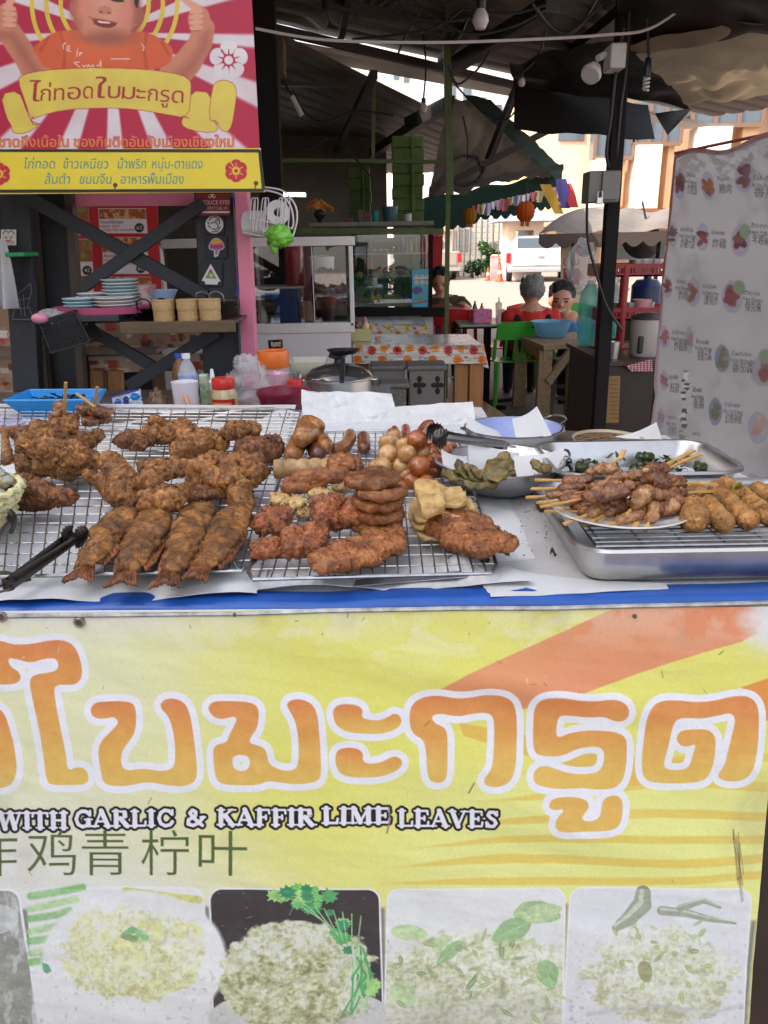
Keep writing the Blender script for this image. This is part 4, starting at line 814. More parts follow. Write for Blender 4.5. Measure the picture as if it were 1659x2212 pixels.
liner([(952,968),(1008,985),(1020,1040),(962,1040)],(.07,.065,.02,.03),'white paper corner at the left rim of the bowl of green fritters',1)
liner([(1010,952),(1122,976),(1125,1040),(1015,1038)],(.085,.08,.02,.02),'tall white paper behind the green fritters in the steel bowl',2,.008)
liner([(1108,985),(1220,966),(1212,1030),(1118,1040)],(.075,.085,.03,.02),'white paper flap with a torn corner at the right of the green fritters',3,.007)
GF='green fritters in the steel bowl'
def frond(x0,y0,u0,x1,y1,u1,w,seed,label,m=F_green):
    a,e=at(x0,y0,u0,ZC),at(x1,y1,u1,ZC);k=mpp(a);d=(e-a);s=V((d.y,-d.x,d.z*.2)).normalized();up=s.cross(d.normalized())
    def f(u,v):p=a+d*u+s*(w*k*(v-.5)*math.sin(math.pi*min(max(.08+.84*u,0),1))**.6);return p+up*(noise.noise(p*55+V((seed,0,0)))*.009+noise.noise(p*150)*.004+.006*(1-(2*v-1)**2))+V((noise.noise(p*90),noise.noise(p*80),0))*.003
    mb=MB().slab(f,20,10,up*-.003);return food('green_fritter',mb.v,mb.f,m,label,'fritter',GF)
for i,a in enumerate([(958,1022,.045,1020,1045,.04,30,'thin green fritter hanging over the left rim of the steel bowl'),(985,995,.065,1012,1040,.045,24,'narrow ragged fritter standing at the left of the green heap'),(1000,1012,.06,1060,1042,.045,30,'olive fritter slice lying front left in the steel bowl'),(1012,1005,.066,1075,1046,.048,22,'thin curled fritter edge in the front of the steel bowl'),(1062,1040,.055,1090,985,.075,66,'largest crinkled green fritter standing in the middle of the bowl'),(1000,1046,.05,1072,1052,.044,30,'flat green fritter lowest at the front of the bowl'),(1152,992,.07,1186,1022,.055,34,'green leaf fritter with a pale stalk at the right of the bowl')]):frond(*a[:7],i,a[7])
chunk(1048,1000,54,40,.0,131,'round brown fritter at the back of the bowl beside the large green one',F_fritter,'green_fritter',GF,jag=.6,cat='fritter');chunk(1074,988,40,26,.018,132,'small pale fritter topmost at the back of the bowl',F_pale,'green_fritter',GF,jag=.5,cat='fritter')
chunk(1128,1026,60,44,.0,133,'golden fritter beside the torn paper flap in the bowl',F_fritter,'green_fritter',GF,jag=.6,cat='fritter');chunk(1170,1028,60,36,.004,134,'golden-brown fritter at the far right rim of the bowl',F_fritter,'green_fritter',GF,jag=.6,cat='fritter');chunk(1098,1024,40,50,.004,135,'olive lump right of the largest fritter',F_green,'green_fritter',GF,jag=.6,cat='fritter')
c=onz(1108,972,ZC+.002);R=104*mpp(c)
t=thing('tinted_steel_bowl','blue-white steel bowl with painted lilac reflections and two wire handles behind the green fritters','bowl',tuple(c));MB().lathe(c,bowlprof(R,.045),44).build('bowl',M_metal,t,True);MB().lathe(c+V((0,0,.0025)),[(.001,0),(R*.44,0),(R*.68,.012),(R*.88,.028),(R*.965,.043)],44,caps=False).build('reflection_tint',M_refl,t,True)  # bowl is steel; its blue-lilac reflections are painted as a tinted lining
loop_handle(c,.5,R,.026,.026,.042,t);loop_handle(c,3.6,R,.026,.02,.042,t)
liner([(1106,905),(1160,878),(1192,940),(1118,962)],(.11,.13,.05,.03),'stiff white paper standing tall in the blue-white bowl',5,.004)
liner([(1010,897),(1075,930),(1098,962),(1004,945)],(.09,.06,.02,.03),'grey-white paper triangle at the left of the blue-white bowl',6,.003)
liner([(1186,912),(1248,938),(1230,950),(1190,948)],(.02,.008,.004,.012),'small paper corner lying right of the blue-white bowl',7,.003)
b=MB().prism([onz(1160,972,ZC+.004),onz(1192,944,ZC+.004),onz(1262,946,ZC+.004),onz(1282,974,ZC+.004)],(0,0,.014));b.solo('chopping_board',mat('grey_board',rgb(92,80,68),.55,noise_amt=.4,scale=30,stretch=(1,8,1)),'worn grey wooden board between the bowls and the sauce pan','board',bevel=.002)
c=onz(1312,976,ZC+.002);R=74*mpp(c);t=thing('sauce_pan','low round pan of dark brown oily sauce behind the deep tray','pan',tuple(c));MB().lathe(c,[(.001,0),(R*.92,0),(R,.026),(R*1.02,.026),(R*.98,.023),(R*.9,.004),(.001,.004)],40,sy=1.15).build('pan',mat('beige_pan',rgb(190,176,150),.4),t,True);MB().lathe(c,[(.001,.0225),(R*.975,.0215)],40,sy=1.15,caps=False).build('sauce',mat('brown_sauce',rgb(92,54,24),.12,noise_amt=.6,scale=40,bump=.4,bscale=60),t,True)
liner([(1330,942),(1418,912),(1436,966),(1320,972)],(.03,.055,.012,.006),'white paper triangle propped between sauce pan and menu banner',8,.003)
# ---- deep steel trays
def tray(x0,x1,y0,y1,z,H,label,r=.03,flare=.012,name='steel_tray'):
    t=thing(name,label,'tray',((x0+x1)/2,(y0+y1)/2,z),'stainless steel trays')
    def ring(ix,zz,rr):
        p=[]
        for cx,cy,a0 in((x1-ix-rr,y0+ix+rr,-90),(x1-ix-rr,y1-ix-rr,0),(x0+ix+rr,y1-ix-rr,90),(x0+ix+rr,y0+ix+rr,180)):
            for k in range(8):a=math.radians(a0+90*k/7);p.append(V((cx+rr*math.cos(a),cy+rr*math.sin(a),zz)))
        return p
    prof=[(flare+.006,z,r*.8),(flare+.001,z+.004,r),(flare*.8,z+H*.5,r),(flare*.6,z+H*.9,r),(.003,z+H*.97,r+.006),(-.003,z+H,r+.012),(-.004,z+H-.004,r+.012)]
    inn=[(-.003,z+H,r+.012),(.004,z+H-.001,r+.006),(flare*.7,z+H*.88,r),(flare+.004,z+.008,r),(flare+.014,z+.003,r*.7)]
    for nm,pr in(('shell',prof),('inside',inn)):
        mb=MB();n=32
        for q in pr:mb.v+=ring(*q)
        for i in range(len(pr)-1):mb.f+=[(i*n+j,i*n+(j+1)%n,(i+1)*n+(j+1)%n,(i+1)*n+j)for j in range(n)]
        if nm=='inside':mb.f=[tuple(reversed(f))for f in mb.f];mb.f.append(tuple((len(pr)-1)*n+j for j in range(n)))
        else:mb.f.append(tuple(range(n-1,-1,-1)))
        mb.build(nm,M_metal,t,True)
    return t
TZ=ZC+.004
tray(.216,.575,.79,1.05,TZ,.046,'deep stainless tray nearest the blue edge, holding the plate of skewers',.028)
tray(.255,.535,1.075,1.27,TZ,.05,'stainless tray of fried green leaves behind the skewers',.03)
b=MB();T3=TZ+.041;t=thing('wire_rack','small wire rack set in the deep tray under the skewers and rolls','wire rack',(.4,.92,TZ+.005),'wire cooling racks')
g=MB()
for k in range(1,17):g.tube([(.242,.81+.0135*k,T3),(.552,.81+.0135*k,T3)],.0011,5)
for k in range(7):g.tube([(.25+.047*k,.812,T3-.0024),(.25+.047*k,1.03,T3-.0024)],.0013,5)
g.build('wire_mesh',M_wire,t,True);MB().tube([(.24,.81,T3),(.554,.81,T3),(.554,1.032,T3),(.24,1.032,T3)],.002,7,closed=True).build('rim',M_wire,t,True)
for x,y in((.25,.82),(.545,.82),(.25,1.02),(.545,1.02)):MB().tube([(x,y,T3),(x,y,TZ+.006)],.0016,6).build('foot',M_wire,t,True)
M_china=mat('white_china',(.72,.70,.67),.2,coat=.4)
c=onz(1338,1112,T3+.004);R=150*mpp(c);c=V((c.x,c.y,T3+.0012))
MB().lathe(c,[(.001,0),(R*.55,0),(R*.62,.003),(R*.9,.011),(R,.016),(R*.995,.018),(R*.9,.0135),(R*.6,.006),(.001,.005)],56).solo('plate',M_china,'round white plate heaped with pork skewers in the deep tray','plate',smooth=True)
# ---- skewers
def cc(x,y):return(1055.5+x*.36375,822.9+y*.36375)
ZP=T3+.006;GSK='pork skewers heaped on the white plate'
def skewer(tip,m0,m1,u0,u1,u2,r,seed,label,m=F_meat,end=None,blade=True,z=None,grp=GSK,nlump=5):
    z=ZP if z is None else z;a=at(*cc(*tip),u0,z)if tip else None;b0,b1=at(*cc(*m0),u1,z),at(*cc(*m1),u2,z);k=mpp(b0);R=r*.30*k;rg=random.Random(seed)
    t=thing('pork_skewer',label,'skewer',tuple(b0),grp);parts=[]
    for i in range(nlump):
        p=b0.lerp(b1,(i+.5)/nlump);rr=R*rg.uniform(.8,1.1);L=(b1-b0).length/nlump
        parts.append((p+V((0,0,rg.uniform(-.15,.2)*R)),(max(rr,L*.62),rr,rr*.78),rot(math.atan2(b1.y-b0.y,b1.x-b0.x))))
        parts.append((p+V((rg.uniform(-.5,.5)*R,rg.uniform(-.6,.6)*R,rg.uniform(-.1,.45)*R)),(rr*.6,rr*.55,rr*.45)))
    vs,fs=lump(parts,max(.0017,R*.1),R*.28,.9/R,R*.15,seed,1);obj_np('meat',vs,fs,m,t)
    if a is not None:
        d=(b0-a).normalized();e=(b1+d*.006)if end is None else at(*cc(*end),u2,z);w=.0062 if blade else .003
        sd=MB();sd.bar(a,a.lerp(b0,.5),w,.0026);sd.bar(a.lerp(b0,.48),e,.0036,.0022);sd.build('stick',M_stick,t,bevel=.0004)
    return t
SK=[((275,588),(455,590),(600,590),.045,.05,.052,46,'skewer with a long stick pointing left, highest of the left-pointing ones',F_glaze),
      ((220,692),(360,685),(520,660),.028,.03,.036,38,'skewer pointing farthest left, second from the top',F_meat),((285,722),(440,712),(640,670),.022,.03,.04,40,'skewer with a broad stick end left, third from the top',F_glaze),
      ((310,748),(580,698),(800,640),.022,.045,.055,62,'large glazed skewer through the middle of the heap, stick to the left',F_glaze),((330,775),(545,765),(660,775),.012,.016,.016,46,'pale skewer low on the left edge of the plate',F_meat),
      ((445,852),(600,788),(700,745),.006,.018,.024,44,'skewer with a squared bamboo end hanging off the front left of the plate',F_meat),((640,832),(750,768),(900,700),.008,.018,.03,48,'skewer with a short brown-stained end at the front of the plate',F_meat),
      ((712,856),(770,830),(900,790),.006,.012,.02,44,'lowest skewer at the front, its stick nearly hidden under the meat',F_meat),((785,836),(868,735),(940,650),.012,.034,.046,60,'skewer with a leaf-shaped pale stick end in front of the heap',F_meat),
      ((925,892),(965,815),(985,740),.004,.018,.03,46,'skewer with two pale stick ends pointing at the viewer',F_meat),((1035,775),(1040,760),(1130,720),.016,.02,.024,60,'fat pale skewer at the right front of the plate',F_meat),
      ((1220,412),(1010,520),(860,580),.07,.058,.056,52,'skewer with a broad stick pointing up to the right, highest of all',F_glaze),((1255,436),(1040,526),(920,590),.066,.055,.05,48,'skewer with a thin split stick pointing up right, just below the highest',F_glaze),
      ((1360,618),(1150,596),(1000,600),.04,.045,.05,66,'skewer pointing straight right over the tray of leaves',F_glaze),((805,408),(755,520),(590,540),.09,.066,.06,44,'short skewer whose dark stick stands upright at the top of the heap',F_meat),
      ((450,695),(610,640),(760,610),.03,.048,.06,46,'skewer with a thin reddish stick left of the heap centre',F_glaze),((940,522),(910,548),(700,585),.07,.068,.062,36,'slim skewer lying flat on top of the heap',F_meat),(None,(900,660),(1150,660),0,.036,.034,60,'dark glazed skewer buried at the right of the heap, stick hidden',F_glaze),(None,(560,640),(760,720),0,.036,.03,60,'glazed skewer buried in the heap centre, stick hidden',F_glaze),
      ((250,640),(430,640),(600,620),.036,.04,.044,40,'thin skewer pointing left just above the farthest-reaching one',F_glaze),((300,735),(500,740),(700,720),.016,.02,.03,44,'skewer with a scorched stick end at the lower left of the heap',F_glaze),((560,860),(690,790),(820,720),.006,.016,.026,44,'skewer between the two short sticks at the front of the plate',F_glaze),
      ((860,880),(900,800),(960,700),.005,.016,.03,46,'skewer leaning at the front centre-right with a plain thin stick',F_meat),((1110,470),(980,560),(820,640),.056,.052,.05,50,'skewer with a short stick behind the two upper right ones',F_glaze),((1330,655),(1150,660),(980,690),.03,.034,.036,52,'skewer pointing right, lower than the straight right one',F_glaze)]
for i,(tp,a,b_,u0,u1,u2,r,lb,m)in enumerate(SK):skewer(tp,a,b_,u0*.8,u1*.8,u2*.8,r,200+i,lb,m)
GS2='glazed pork skewers by the blue tray'
for i,(x,y,w,h,up,lb,st)in enumerate([(137,900,58,62,.02,'glazed pork bundle with one upright stick left, by the blue tray',((140,872,.06),(142,826,.11))),(202,898,54,54,.02,'glazed pork bundle with two upright sticks right, by the blue tray',((205,872,.055),(210,836,.1))),(105,915,46,50,.012,'dark glazed pork lump lowest left by the blue tray',None),(222,902,40,46,.012,'glazed pork lump at the far right by the blue tray',((190,868,.06),(165,850,.065))),(150,925,40,40,.006,'small glazed pork lump in front of the upright bundle',None)]):
    c=at(x,y,up);k=mpp(c);t=thing('pork_skewer',lb,'skewer',tuple(c),GS2);rg=random.Random(i);parts=[]
    for j in range(7):parts.append((c+V((rg.uniform(-.32,.32)*w*k,rg.uniform(-.2,.2)*w*k,rg.uniform(-.35,.35)*h*k)),(w*k*.27,w*k*.24,h*k*.13),rot(rg.uniform(0,3),rg.uniform(-.3,.3))))
    vs,fs=lump(parts,.0028,.004,60,.0025,300+i);obj_np('meat',vs,fs,F_glaze,t)
    if st:a,e=at(st[0][0],st[0][1],st[0][2]),at(st[1][0],st[1][1],st[1][2]);MB().bar(a-(e-a)*.5,e,.006,.003).build('stick',M_stick,t,bevel=.0005)
# ---- spring rolls
def roll(p0,p1,r,seed,label,up=.0):
    a,e=at(*p0,up,T3),at(*p1,up,T3);k=mpp(e);R=r*k;a.z+=R;e.z+=R*.95;d=(e-a).normalized();rg=random.Random(seed)
    parts=[('cap',a,e-d*R*.2,R*.92,R*.98)]
    for j in range(7):q=a.lerp(e,rg.uniform(0,.9));t_=rg.uniform(0,6.3);parts.append((q+V((math.cos(t_),0,math.sin(t_)))*R*.42,(R*.55,R*.9,R*.55)))
    vs,fs=lump(parts,max(.0018,R*.07),R*.09,1.2/R,R*.08,seed,1,flakes=60,fl=.003);food('spring_roll',vs,fs,F_roll,label,'spring roll','fried spring rolls on the steel rack')
for i,(a,b_,r,lb,up)in enumerate([((1490,1120),(1498,1152),29,'shortest spring roll, stubby and ragged, nearest the skewer plate',0),((1500,1078),(1562,1152),22,'long spring roll with a round open end, second from the plate',.004),((1545,1072),(1616,1146),21,'spring roll with a flaky side flap, third from the plate',.004),((1596,1082),(1664,1138),20,'spring roll at the right picture edge, fourth from the plate',.002),((1562,1058),(1596,1080),16,'thin spring roll at the back, beside the bright green leaf',.012),((1632,1072),(1700,1104),18,'spring roll cut by the right edge behind the fourth roll',.004)]):roll(a,b_,r,400+i,lb,up)
leafobj(1588,1055,34,12,.9,.05,'bright yellow-green leaf standing behind the spring rolls',mat('lime_green_leaf',rgb(150,176,60),.4,noise_amt=.3,scale=40))
M_fleaf=mat('fried_lime_leaf',rgb(70,84,30),.45,noise_amt=.6,scale=60,col2=rgb(40,34,14));rg=random.Random(21)
b=MB()
for k in range(260):
    x,y=rg.uniform(.29,.51),rg.uniform(1.10,1.245);z=TZ+.006+rg.uniform(0,.028);c=V((x,y,z));L=rg.uniform(.008,.022);M=rot(rg.uniform(0,6.3),rg.uniform(-.7,.7),rg.uniform(-.7,.7))
    f=lambda u,v:c+M@V((L*(u-.5),L*.4*(v-.5)*math.sin(math.pi*min(max(u,.06),.94)),L*.15*math.sin(u*6+k)))
    b.grid(f,5,2)
o=b.solo('fried_leaves',M_fleaf,'loose heap of fried dark green lime leaves in the rear steel tray','leaves',None,True);o['kind']='stuff'
for x,y,s,lb in((1392,990,17,'fresh green round chilli cluster in the rear tray, left'),(1512,1012,13,'bright green leafy lump in the rear tray, right'),(1256,1012,13,'dark green leafy lump in the rear tray behind the upright stick')):
    c=at(x,y,.03,TZ);k=mpp(c);parts=[(c,(s*k*.8,s*k*.7,s*k*.55))]+[(c+V((s*k*.6*math.cos(j*1.3),s*k*.5*math.sin(j*1.3),s*k*.2)),(s*k*.45,)*3)for j in range(5)];vs,fs=lump(parts,.0026,.003,80,.0014,int(x));food('green_lump',vs,fs,mat('fresh_green',rgb(62,78,28),.3,noise_amt=.6,scale=50),lb,'greens','green lumps in the rear tray')
# ---- cream basket with steamed mackerel at the left edge
M_cream=mat('cream_plastic',rgb(222,212,160),.4,noise_amt=.08,scale=30);c=onz(-78,1130,ZR+.002);R=128*mpp(c)
t=thing('woven_basket','cream woven plastic basket of steamed mackerel at the left picture edge','basket',tuple(c))
for s in range(5):
    zz=.004+.0105*s;rr_=R*(.74+.062*s);MB().tube([c+V(((rr_+.0022*math.cos(j*math.pi/2+(s%2)*math.pi))*math.cos(2*math.pi*j/88),(rr_+.0022*math.cos(j*math.pi/2+(s%2)*math.pi))*math.sin(2*math.pi*j/88),zz+.0022*math.sin(j*math.pi/2+s)))for j in range(88)],.0042,7,closed=True).build('woven_band',M_cream,t,True)
MB().lathe(c,[(.001,0),(R*.72,0),(R*.72,.003),(.001,.003)],30).build('base',M_cream,t,True)
sk=MB()
for j in range(44):a=2*math.pi*(j+.25)/44;sk.bar(c+V((R*.72*math.cos(a),R*.72*math.sin(a),.002)),c+V((R*.985*math.cos(a),R*.985*math.sin(a),.05)),.005,.0016,(math.cos(a),math.sin(a),0))
sk.build('staves',M_cream,t)
M_mack=mat('steamed_mackerel_skin',rgb(176,172,160),.25,.25,noise_amt=.5,scale=60,stretch=(1,1,3),coat=.5)
for i,(x,y,up,dx,lb)in enumerate([(22,1036,.05,0,'silver mackerel head looking out over the rim of the cream basket'),(6,1022,.06,-.012,'upper silver mackerel in the cream basket, gills open'),(6,1066,.035,-.01,'lower silver mackerel deep in the cream basket')]):
    e=at(x,y,up);tq=thing('mackerel',lb,'fish',tuple(e),'steamed mackerel in the cream basket');d=V((-1,.25,-.12)).normalized();parts=[('cap',e+d*.012,e+d*.09,.013,.016),('cap',e,e+d*.02,.006,.013)];vs,fs=lump(parts,.0024,.0012,60,.0006,500+i);obj_np('body',vs,fs,M_mack,tq)
    ey=e+d*.012+V((0,-.0115,.003));MB().ball(ey,(.0046,.002,.0046),14,8).build('eye',mat('fish_eye_gold',rgb(196,160,70),.2,coat=.6),tq,True);MB().ball(ey+V((0,-.0015,0)),(.0022,.0014,.0022),12,8).build('pupil',mat('fish_pupil',(.01,.01,.01),.1),tq,True)
liner([(-6,1002),(30,1000),(34,1022),(-6,1026)],(.055,.06,.05,.04),'white paper corner behind the mackerel in the cream basket',9,.002)
# ================================================================ LEFT STALL
def board(name,quad,Y,fn,base,parent=None,nu=200,nv=140,rough=.5,spec=.35,label=None,cat=None,group=None,thick=.004,wob=0,pl=None,seed=0,mname=None):
    q=[onpl(x,y,*pl)if pl else onY(x,y,Y)for x,y in quad];P,u,v=bilin(q,nu,nv);n=np.array((pl[1]if pl else V((0,-1,0))))
    X,Yy=projs(P.reshape(-1,3));c=Canvas(X.reshape(u.shape),Yy.reshape(u.shape),base);fn(c)
    if wob:P=P+(wob*(fbm(u*5+seed,v*5,seed)-.5))[...,None]*n
    c.C=np.clip(c.C,0,1);m=MATS.get('printed_%s'%rough)or painted('printed_%s'%rough,rough,spec);MATS['printed_%s'%rough]=m
    loc=None if parent is not None else tuple((q[2]+q[3])/2)
    o=sheet_obj(name,P.reshape(-1,3),c.C,nu,nv,m,parent,loc);solid(o,thick)
    if label:tag(o,label,cat,group)
    return o
K=.36375
def S(pts):return[(a*K,b_*K)for a,b_ in pts]
YS=2.4
def sign_paint(c):
    X,Y=c.X,c.Y;ang=np.arctan2(Y-70,X-238)
    for a0,w in((-.35,.10),(.06,.06),(.40,.085),(.78,.09),(1.15,.09),(1.53,.085),(1.92,.09),(2.3,.09),(2.75,.1),(3.08,.06),(-2.75,.1),(-.75,.1)):
        d=np.abs((ang-a0+math.pi)%(2*math.pi)-math.pi);c.mix((slice(None),)*2,(w-d)*40,(222,212,212))
    r=np.hypot(X-226,Y-8)
    for R in(157,126,95):c.mix((slice(None),)*2,(4.8-np.abs(r-R))/1.2+.5,(222,200,60))
    skin,sh,lt=(200,130,96),(160,90,66),(222,160,128)
    for st,R in(([(-30,60),(20,70),(60,130),(90,175)],[24,26,26,34]),([(440,60),(432,95),(405,135),(375,165)],[24,26,30,34])):c.stroke(st,R,skin,4);c.stroke([(x+7,y+9)for x,y in st],[q*.5 for q in R],sh,16,op=.5)
    for hx,hy,s in((14,36,1),(430,42,-1)):
        c.ell(hx,hy,24,30,skin,soft=.12)
        for j in range(4):c.ell(hx+s*6,hy-18+j*12,15,6.5,lt,rot=.1*s,soft=.3);c.stroke([(hx-s*4,hy-12+j*12),(hx+s*18,hy-11+j*12)],1,(150,80,60),op=.7)
        c.stroke([(hx+s*2,hy-22),(hx+s*18*(1 if s>0 else 2),hy-46)],[9,6],lt,3)
    c.poly(S([(180,290),(300,200),(360,183),(500,176),(560,240),(680,255),(760,195),(860,185),(960,230),(1045,300),(985,415),(650,420),(265,420),(225,330)]),(214,92,44),smooth=2,aa=2)
    for p in([(360,200),(385,300),(380,400)],[(870,200),(855,300),(870,400)],[(290,220),(240,300)],[(960,250),(1000,320)]):c.stroke(S(p),3,(170,62,30),5,op=.7)
    c.ell(215,95,90,40,(226,112,62),soft=.9,op=.5)
    c.ell(228,12,74,82,skin,soft=.03);c.ell(160,16,10,20,sh);c.ell(300,34,12,20,sh);c.ell(228,8,62,70,lt,soft=.8,op=.5);c.ell(238,82,50,18,sh,soft=.9,op=.8);c.ell(164,40,14,44,sh,soft=.9,op=.5);c.ell(294,30,12,50,sh,soft=.9,op=.6);c.ell(215,84,40,9,sh,soft=.9,op=.5);c.ell(180,20,22,20,(222,134,112),soft=.9,op=.6);c.ell(274,30,18,20,(222,134,112),soft=.9,op=.6)
    c.ell(228,-60,73,36,(34,24,26),soft=.06);c.ell(200,-8,13,4,(60,34,28));c.stroke([(192,-24),(218,-25)],1.6,(60,34,28));c.ell(254,1,15,3.4,(50,28,24),rot=.1);c.ell(226,22,15,9,(196,122,96),soft=.5);c.ell(218,26,4,2.4,(130,70,56));c.ell(236,28,4,2.4,(130,70,56));c.poly(S([(790,-60),(830,-60),(822,50),(800,40)]),(34,24,26),smooth=1)
    c.poly(S([(548,112),(590,122),(640,122),(695,138),(690,152),(650,168),(590,160),(560,140)]),(120,40,40),smooth=2);c.poly(S([(575,124),(600,126),(650,130),(660,140),(610,138),(585,134)]),(236,224,214),smooth=1);c.stroke(S([(545,110),(600,116),(695,136)]),1.4,(170,76,66));c.stroke(S([(530,100),(548,112),(562,145)]),1.6,sh,op=.7)
    wt=(232,224,220)
    for p in([(378,290),(372,270),(385,255),(392,262)],[(395,300),(412,290),(412,270),(398,278),(400,300),(420,306)],[(460,300),(456,335)],[(474,312),(472,332),(480,312),(490,316)],[(462,288),(463,290)],[(470,368),(440,372),(460,388),(475,398)],[(490,388),(500,398),(510,386)],[(518,398),(525,384),(536,398)],[(545,398),(550,384),(560,396)],[(575,390),(590,388),(598,360),(600,398)],[(660,350),(770,350)],[(842,262),(856,280),(850,300)]):c.stroke(S(p),.9,wt)
    for cx,cy,R,col in((494,130,44,(226,220,220)),):
        for j in range(5):
            a=-1.57+j*1.2566;x,y=cx+R*.62*math.cos(a),cy+R*.62*math.sin(a);c.ell(x,y,R*.42,R*.34,col,rot=a+1.57)
            c.stroke([(cx+8*math.cos(a),cy+8*math.sin(a)),(cx+R*.55*math.cos(a),cy+R*.55*math.sin(a))],[2.6,.6],(176,24,58));c.stroke([(cx+9*math.cos(a+.63),cy+9*math.sin(a+.63)),(cx+R*.6*math.cos(a+.63),cy+R*.6*math.sin(a+.63))],[1,2.2],(176,24,58))
        c.ell(cx,cy,13,13,(176,24,58));c.ell(cx,cy,9.5,9.5,col)
    yl,ln=(224,204,82),(170,30,50)
    for p in([(5,560),(110,540),(150,640),(180,720),(238,738),(160,790),(75,792),(70,745),(40,700)],[(1132,540),(1258,552),(1252,700),(1300,760),(1260,790),(1130,772),(1075,740),(1090,690)],[(1262,520),(1285,485),(1335,474),(1390,498),(1406,545),(1392,650),(1376,745),(1350,785),(1308,770),(1290,715),(1238,712)]):c.poly(S(p),ln,smooth=1,grow=1.2);c.poly(S(p),yl,smooth=1)
    p=S([(108,480),(130,445),(250,420),(420,408),(600,403),(900,415),(1080,445),(1130,480),(1134,520),(1120,702),(1000,680),(800,645),(600,638),(380,650),(240,685),(186,712),(150,600)]);c.poly(p,ln,grow=1.3,smooth=1);c.poly(p,yl,smooth=1)
    c.stroke(S([(240,735),(200,740),(182,712),(200,692)]),1,ln);c.stroke(S([(1075,740),(1072,712),(1085,690),(1120,702)]),1,ln)
    t='ไก่ทอดใบมะกรูด';segs=[('ไ',165,235),('ก่',238,300),('ท',318,380),('อ',398,478),('ด',492,550),('ใ',560,625),('บ',638,712),('ม',722,800),('ะ',806,862),('ก',876,935),('รู',950,1005),('ด',1018,1088)]
    for g,a,b_ in segs:
        m_=(a+b_)/2;yb=606-30*math.exp(-((m_-640)/330)**2)+.012*(m_-165);c.text(g,a*K,yb*K,34 if g not in 'ไใ' else 40,(164,34,44),fit=(b_-a)*K,rot=.0,aa=1.1,shear=.05)
    c.text('ชาดถึงเนื้อใน',-2,317,22,(226,150,60),fit=150,outline=1.1,ocol=(200,40,50));c.text('ของกินติดอันดับเมืองเชียงใหม่',160,317,22,(226,150,60),fit=345,outline=1.1,ocol=(190,34,54))
    c.C*=(.96+.04*np.sin(Y*2.2))[...,None];c.mix((slice(None),)*2,.18*fbm(X*.02,Y*.02,3),(120,40,60))
def sign2_paint(c):
    X,Y=c.X,c.Y;bl=(30,26,16)
    for q,g in(([(-400,327),(558,329),(566,408),(-400,412)],0),):
        lp=np.array(q,float);w,d=c.sdf([lp],20);c.mix(w,(3.6-np.abs(d-3))/1+.5,bl)
    for t,x0,x1,y,h in(('ไก่ทอด',50,118,364,21),('ข้าวเหนียว',136,233,364,21),('น้ำพริก',254,315,364,21),('หนุ่ม-ตาแดง',328,437,364,21),('ส้มตำ',96,150,397,21),('ขนมจีน',171,240,397,21),('อาหารพื้นเมือง',260,396,397,21)):c.text(t,x0,y,h,(44,122,138),fit=x1-x0,aa=1,shear=.12)
    for cx,cy,R in((510,369,27),(-2,376,27)):
        for j in range(6):
            a=-1.57+j*1.047;c.ell(cx+R*.6*math.cos(a),cy+R*.6*math.sin(a),R*.42,R*.32,(186,30,54),rot=a+1.57);c.stroke([(cx+5*math.cos(a+.5),cy+5*math.sin(a+.5)),(cx+R*math.cos(a+.5),cy+R*math.sin(a+.5))],1,(222,196,60));c.stroke([(cx+6*math.cos(a),cy+6*math.sin(a)),(cx+R*.6*math.cos(a),cy+R*.6*math.sin(a))],.9,(222,196,60))
        c.ell(cx,cy,6,6,(222,196,60));c.ell(cx,cy,4.4,4.4,(186,30,54))
    for x,y in((249,400),(553,396)):c.ell(x,y,5,5,(70,40,24));c.stroke([(x,y),(x-2,y+12)],1.4,(90,60,30))
    c.mix((slice(None),)*2,.16*fbm(X*.03,Y*.03,8),(150,120,40))
sg=thing('stall_sign','red sign with a smiling child giving thumbs up above a yellow board of Thai text','sign',tuple(onY(200,415,YS)))
board('red_panel',[(-330,-260),(530,-262),(561,323),(-330,328)],YS,sign_paint,(180,26,60),sg,620,420,.38)
board('yellow_panel',[(-330,324),(563,320),(573,415),(-330,422)],YS-.012,sign2_paint,(222,198,56),sg,620,80,.38)
M_dk=mat('dark_blue_black_wood',rgb(46,47,54),.55,noise_amt=.4,scale=14,stretch=(3,3,.6),bump=.15,bscale=30)
M_dk2=mat('brown_board_edge',rgb(78,62,50),.6,noise_amt=.4,scale=20,stretch=(3,3,.6))
M_pink=mat('pink_paint',rgb(226,128,156),.4,noise_amt=.12,scale=7)
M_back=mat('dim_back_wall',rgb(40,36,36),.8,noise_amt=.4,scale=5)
fm=MB()
def dbar(p,q,w,t=.03,Y=2.8,mb=None):a,b_=onY(*p,Y),onY(*q,Y);k=mpp(a);(mb or fm).bar(a,b_,w*k,t,(0,1,0));return mb
st=thing('market_stall','black-painted timber stall frame with crossed braces under the red sign','stall',(-.9,2.8,0))
for nm,p,q,w,t in(('post',(36,380),(80,1150),60,.05),('post',(463,400),(498,1150),84,.05)):m_=MB();dbar(p,q,w,t,2.8,m_);m_.build(nm,M_dk,st,bevel=.003)
for p,q,w in(((66,400),(122,1100),16),((150,400),(196,1100),16)):m_=MB();dbar(p,q,w,.04,2.84,m_);m_.build('plank_edge',M_dk2,st)
m_=MB();dbar((108,400),(158,1100),74,.02,2.9,m_);m_.build('side_board',mat('black_board',rgb(24,24,28),.6,noise_amt=.3,scale=10),st)
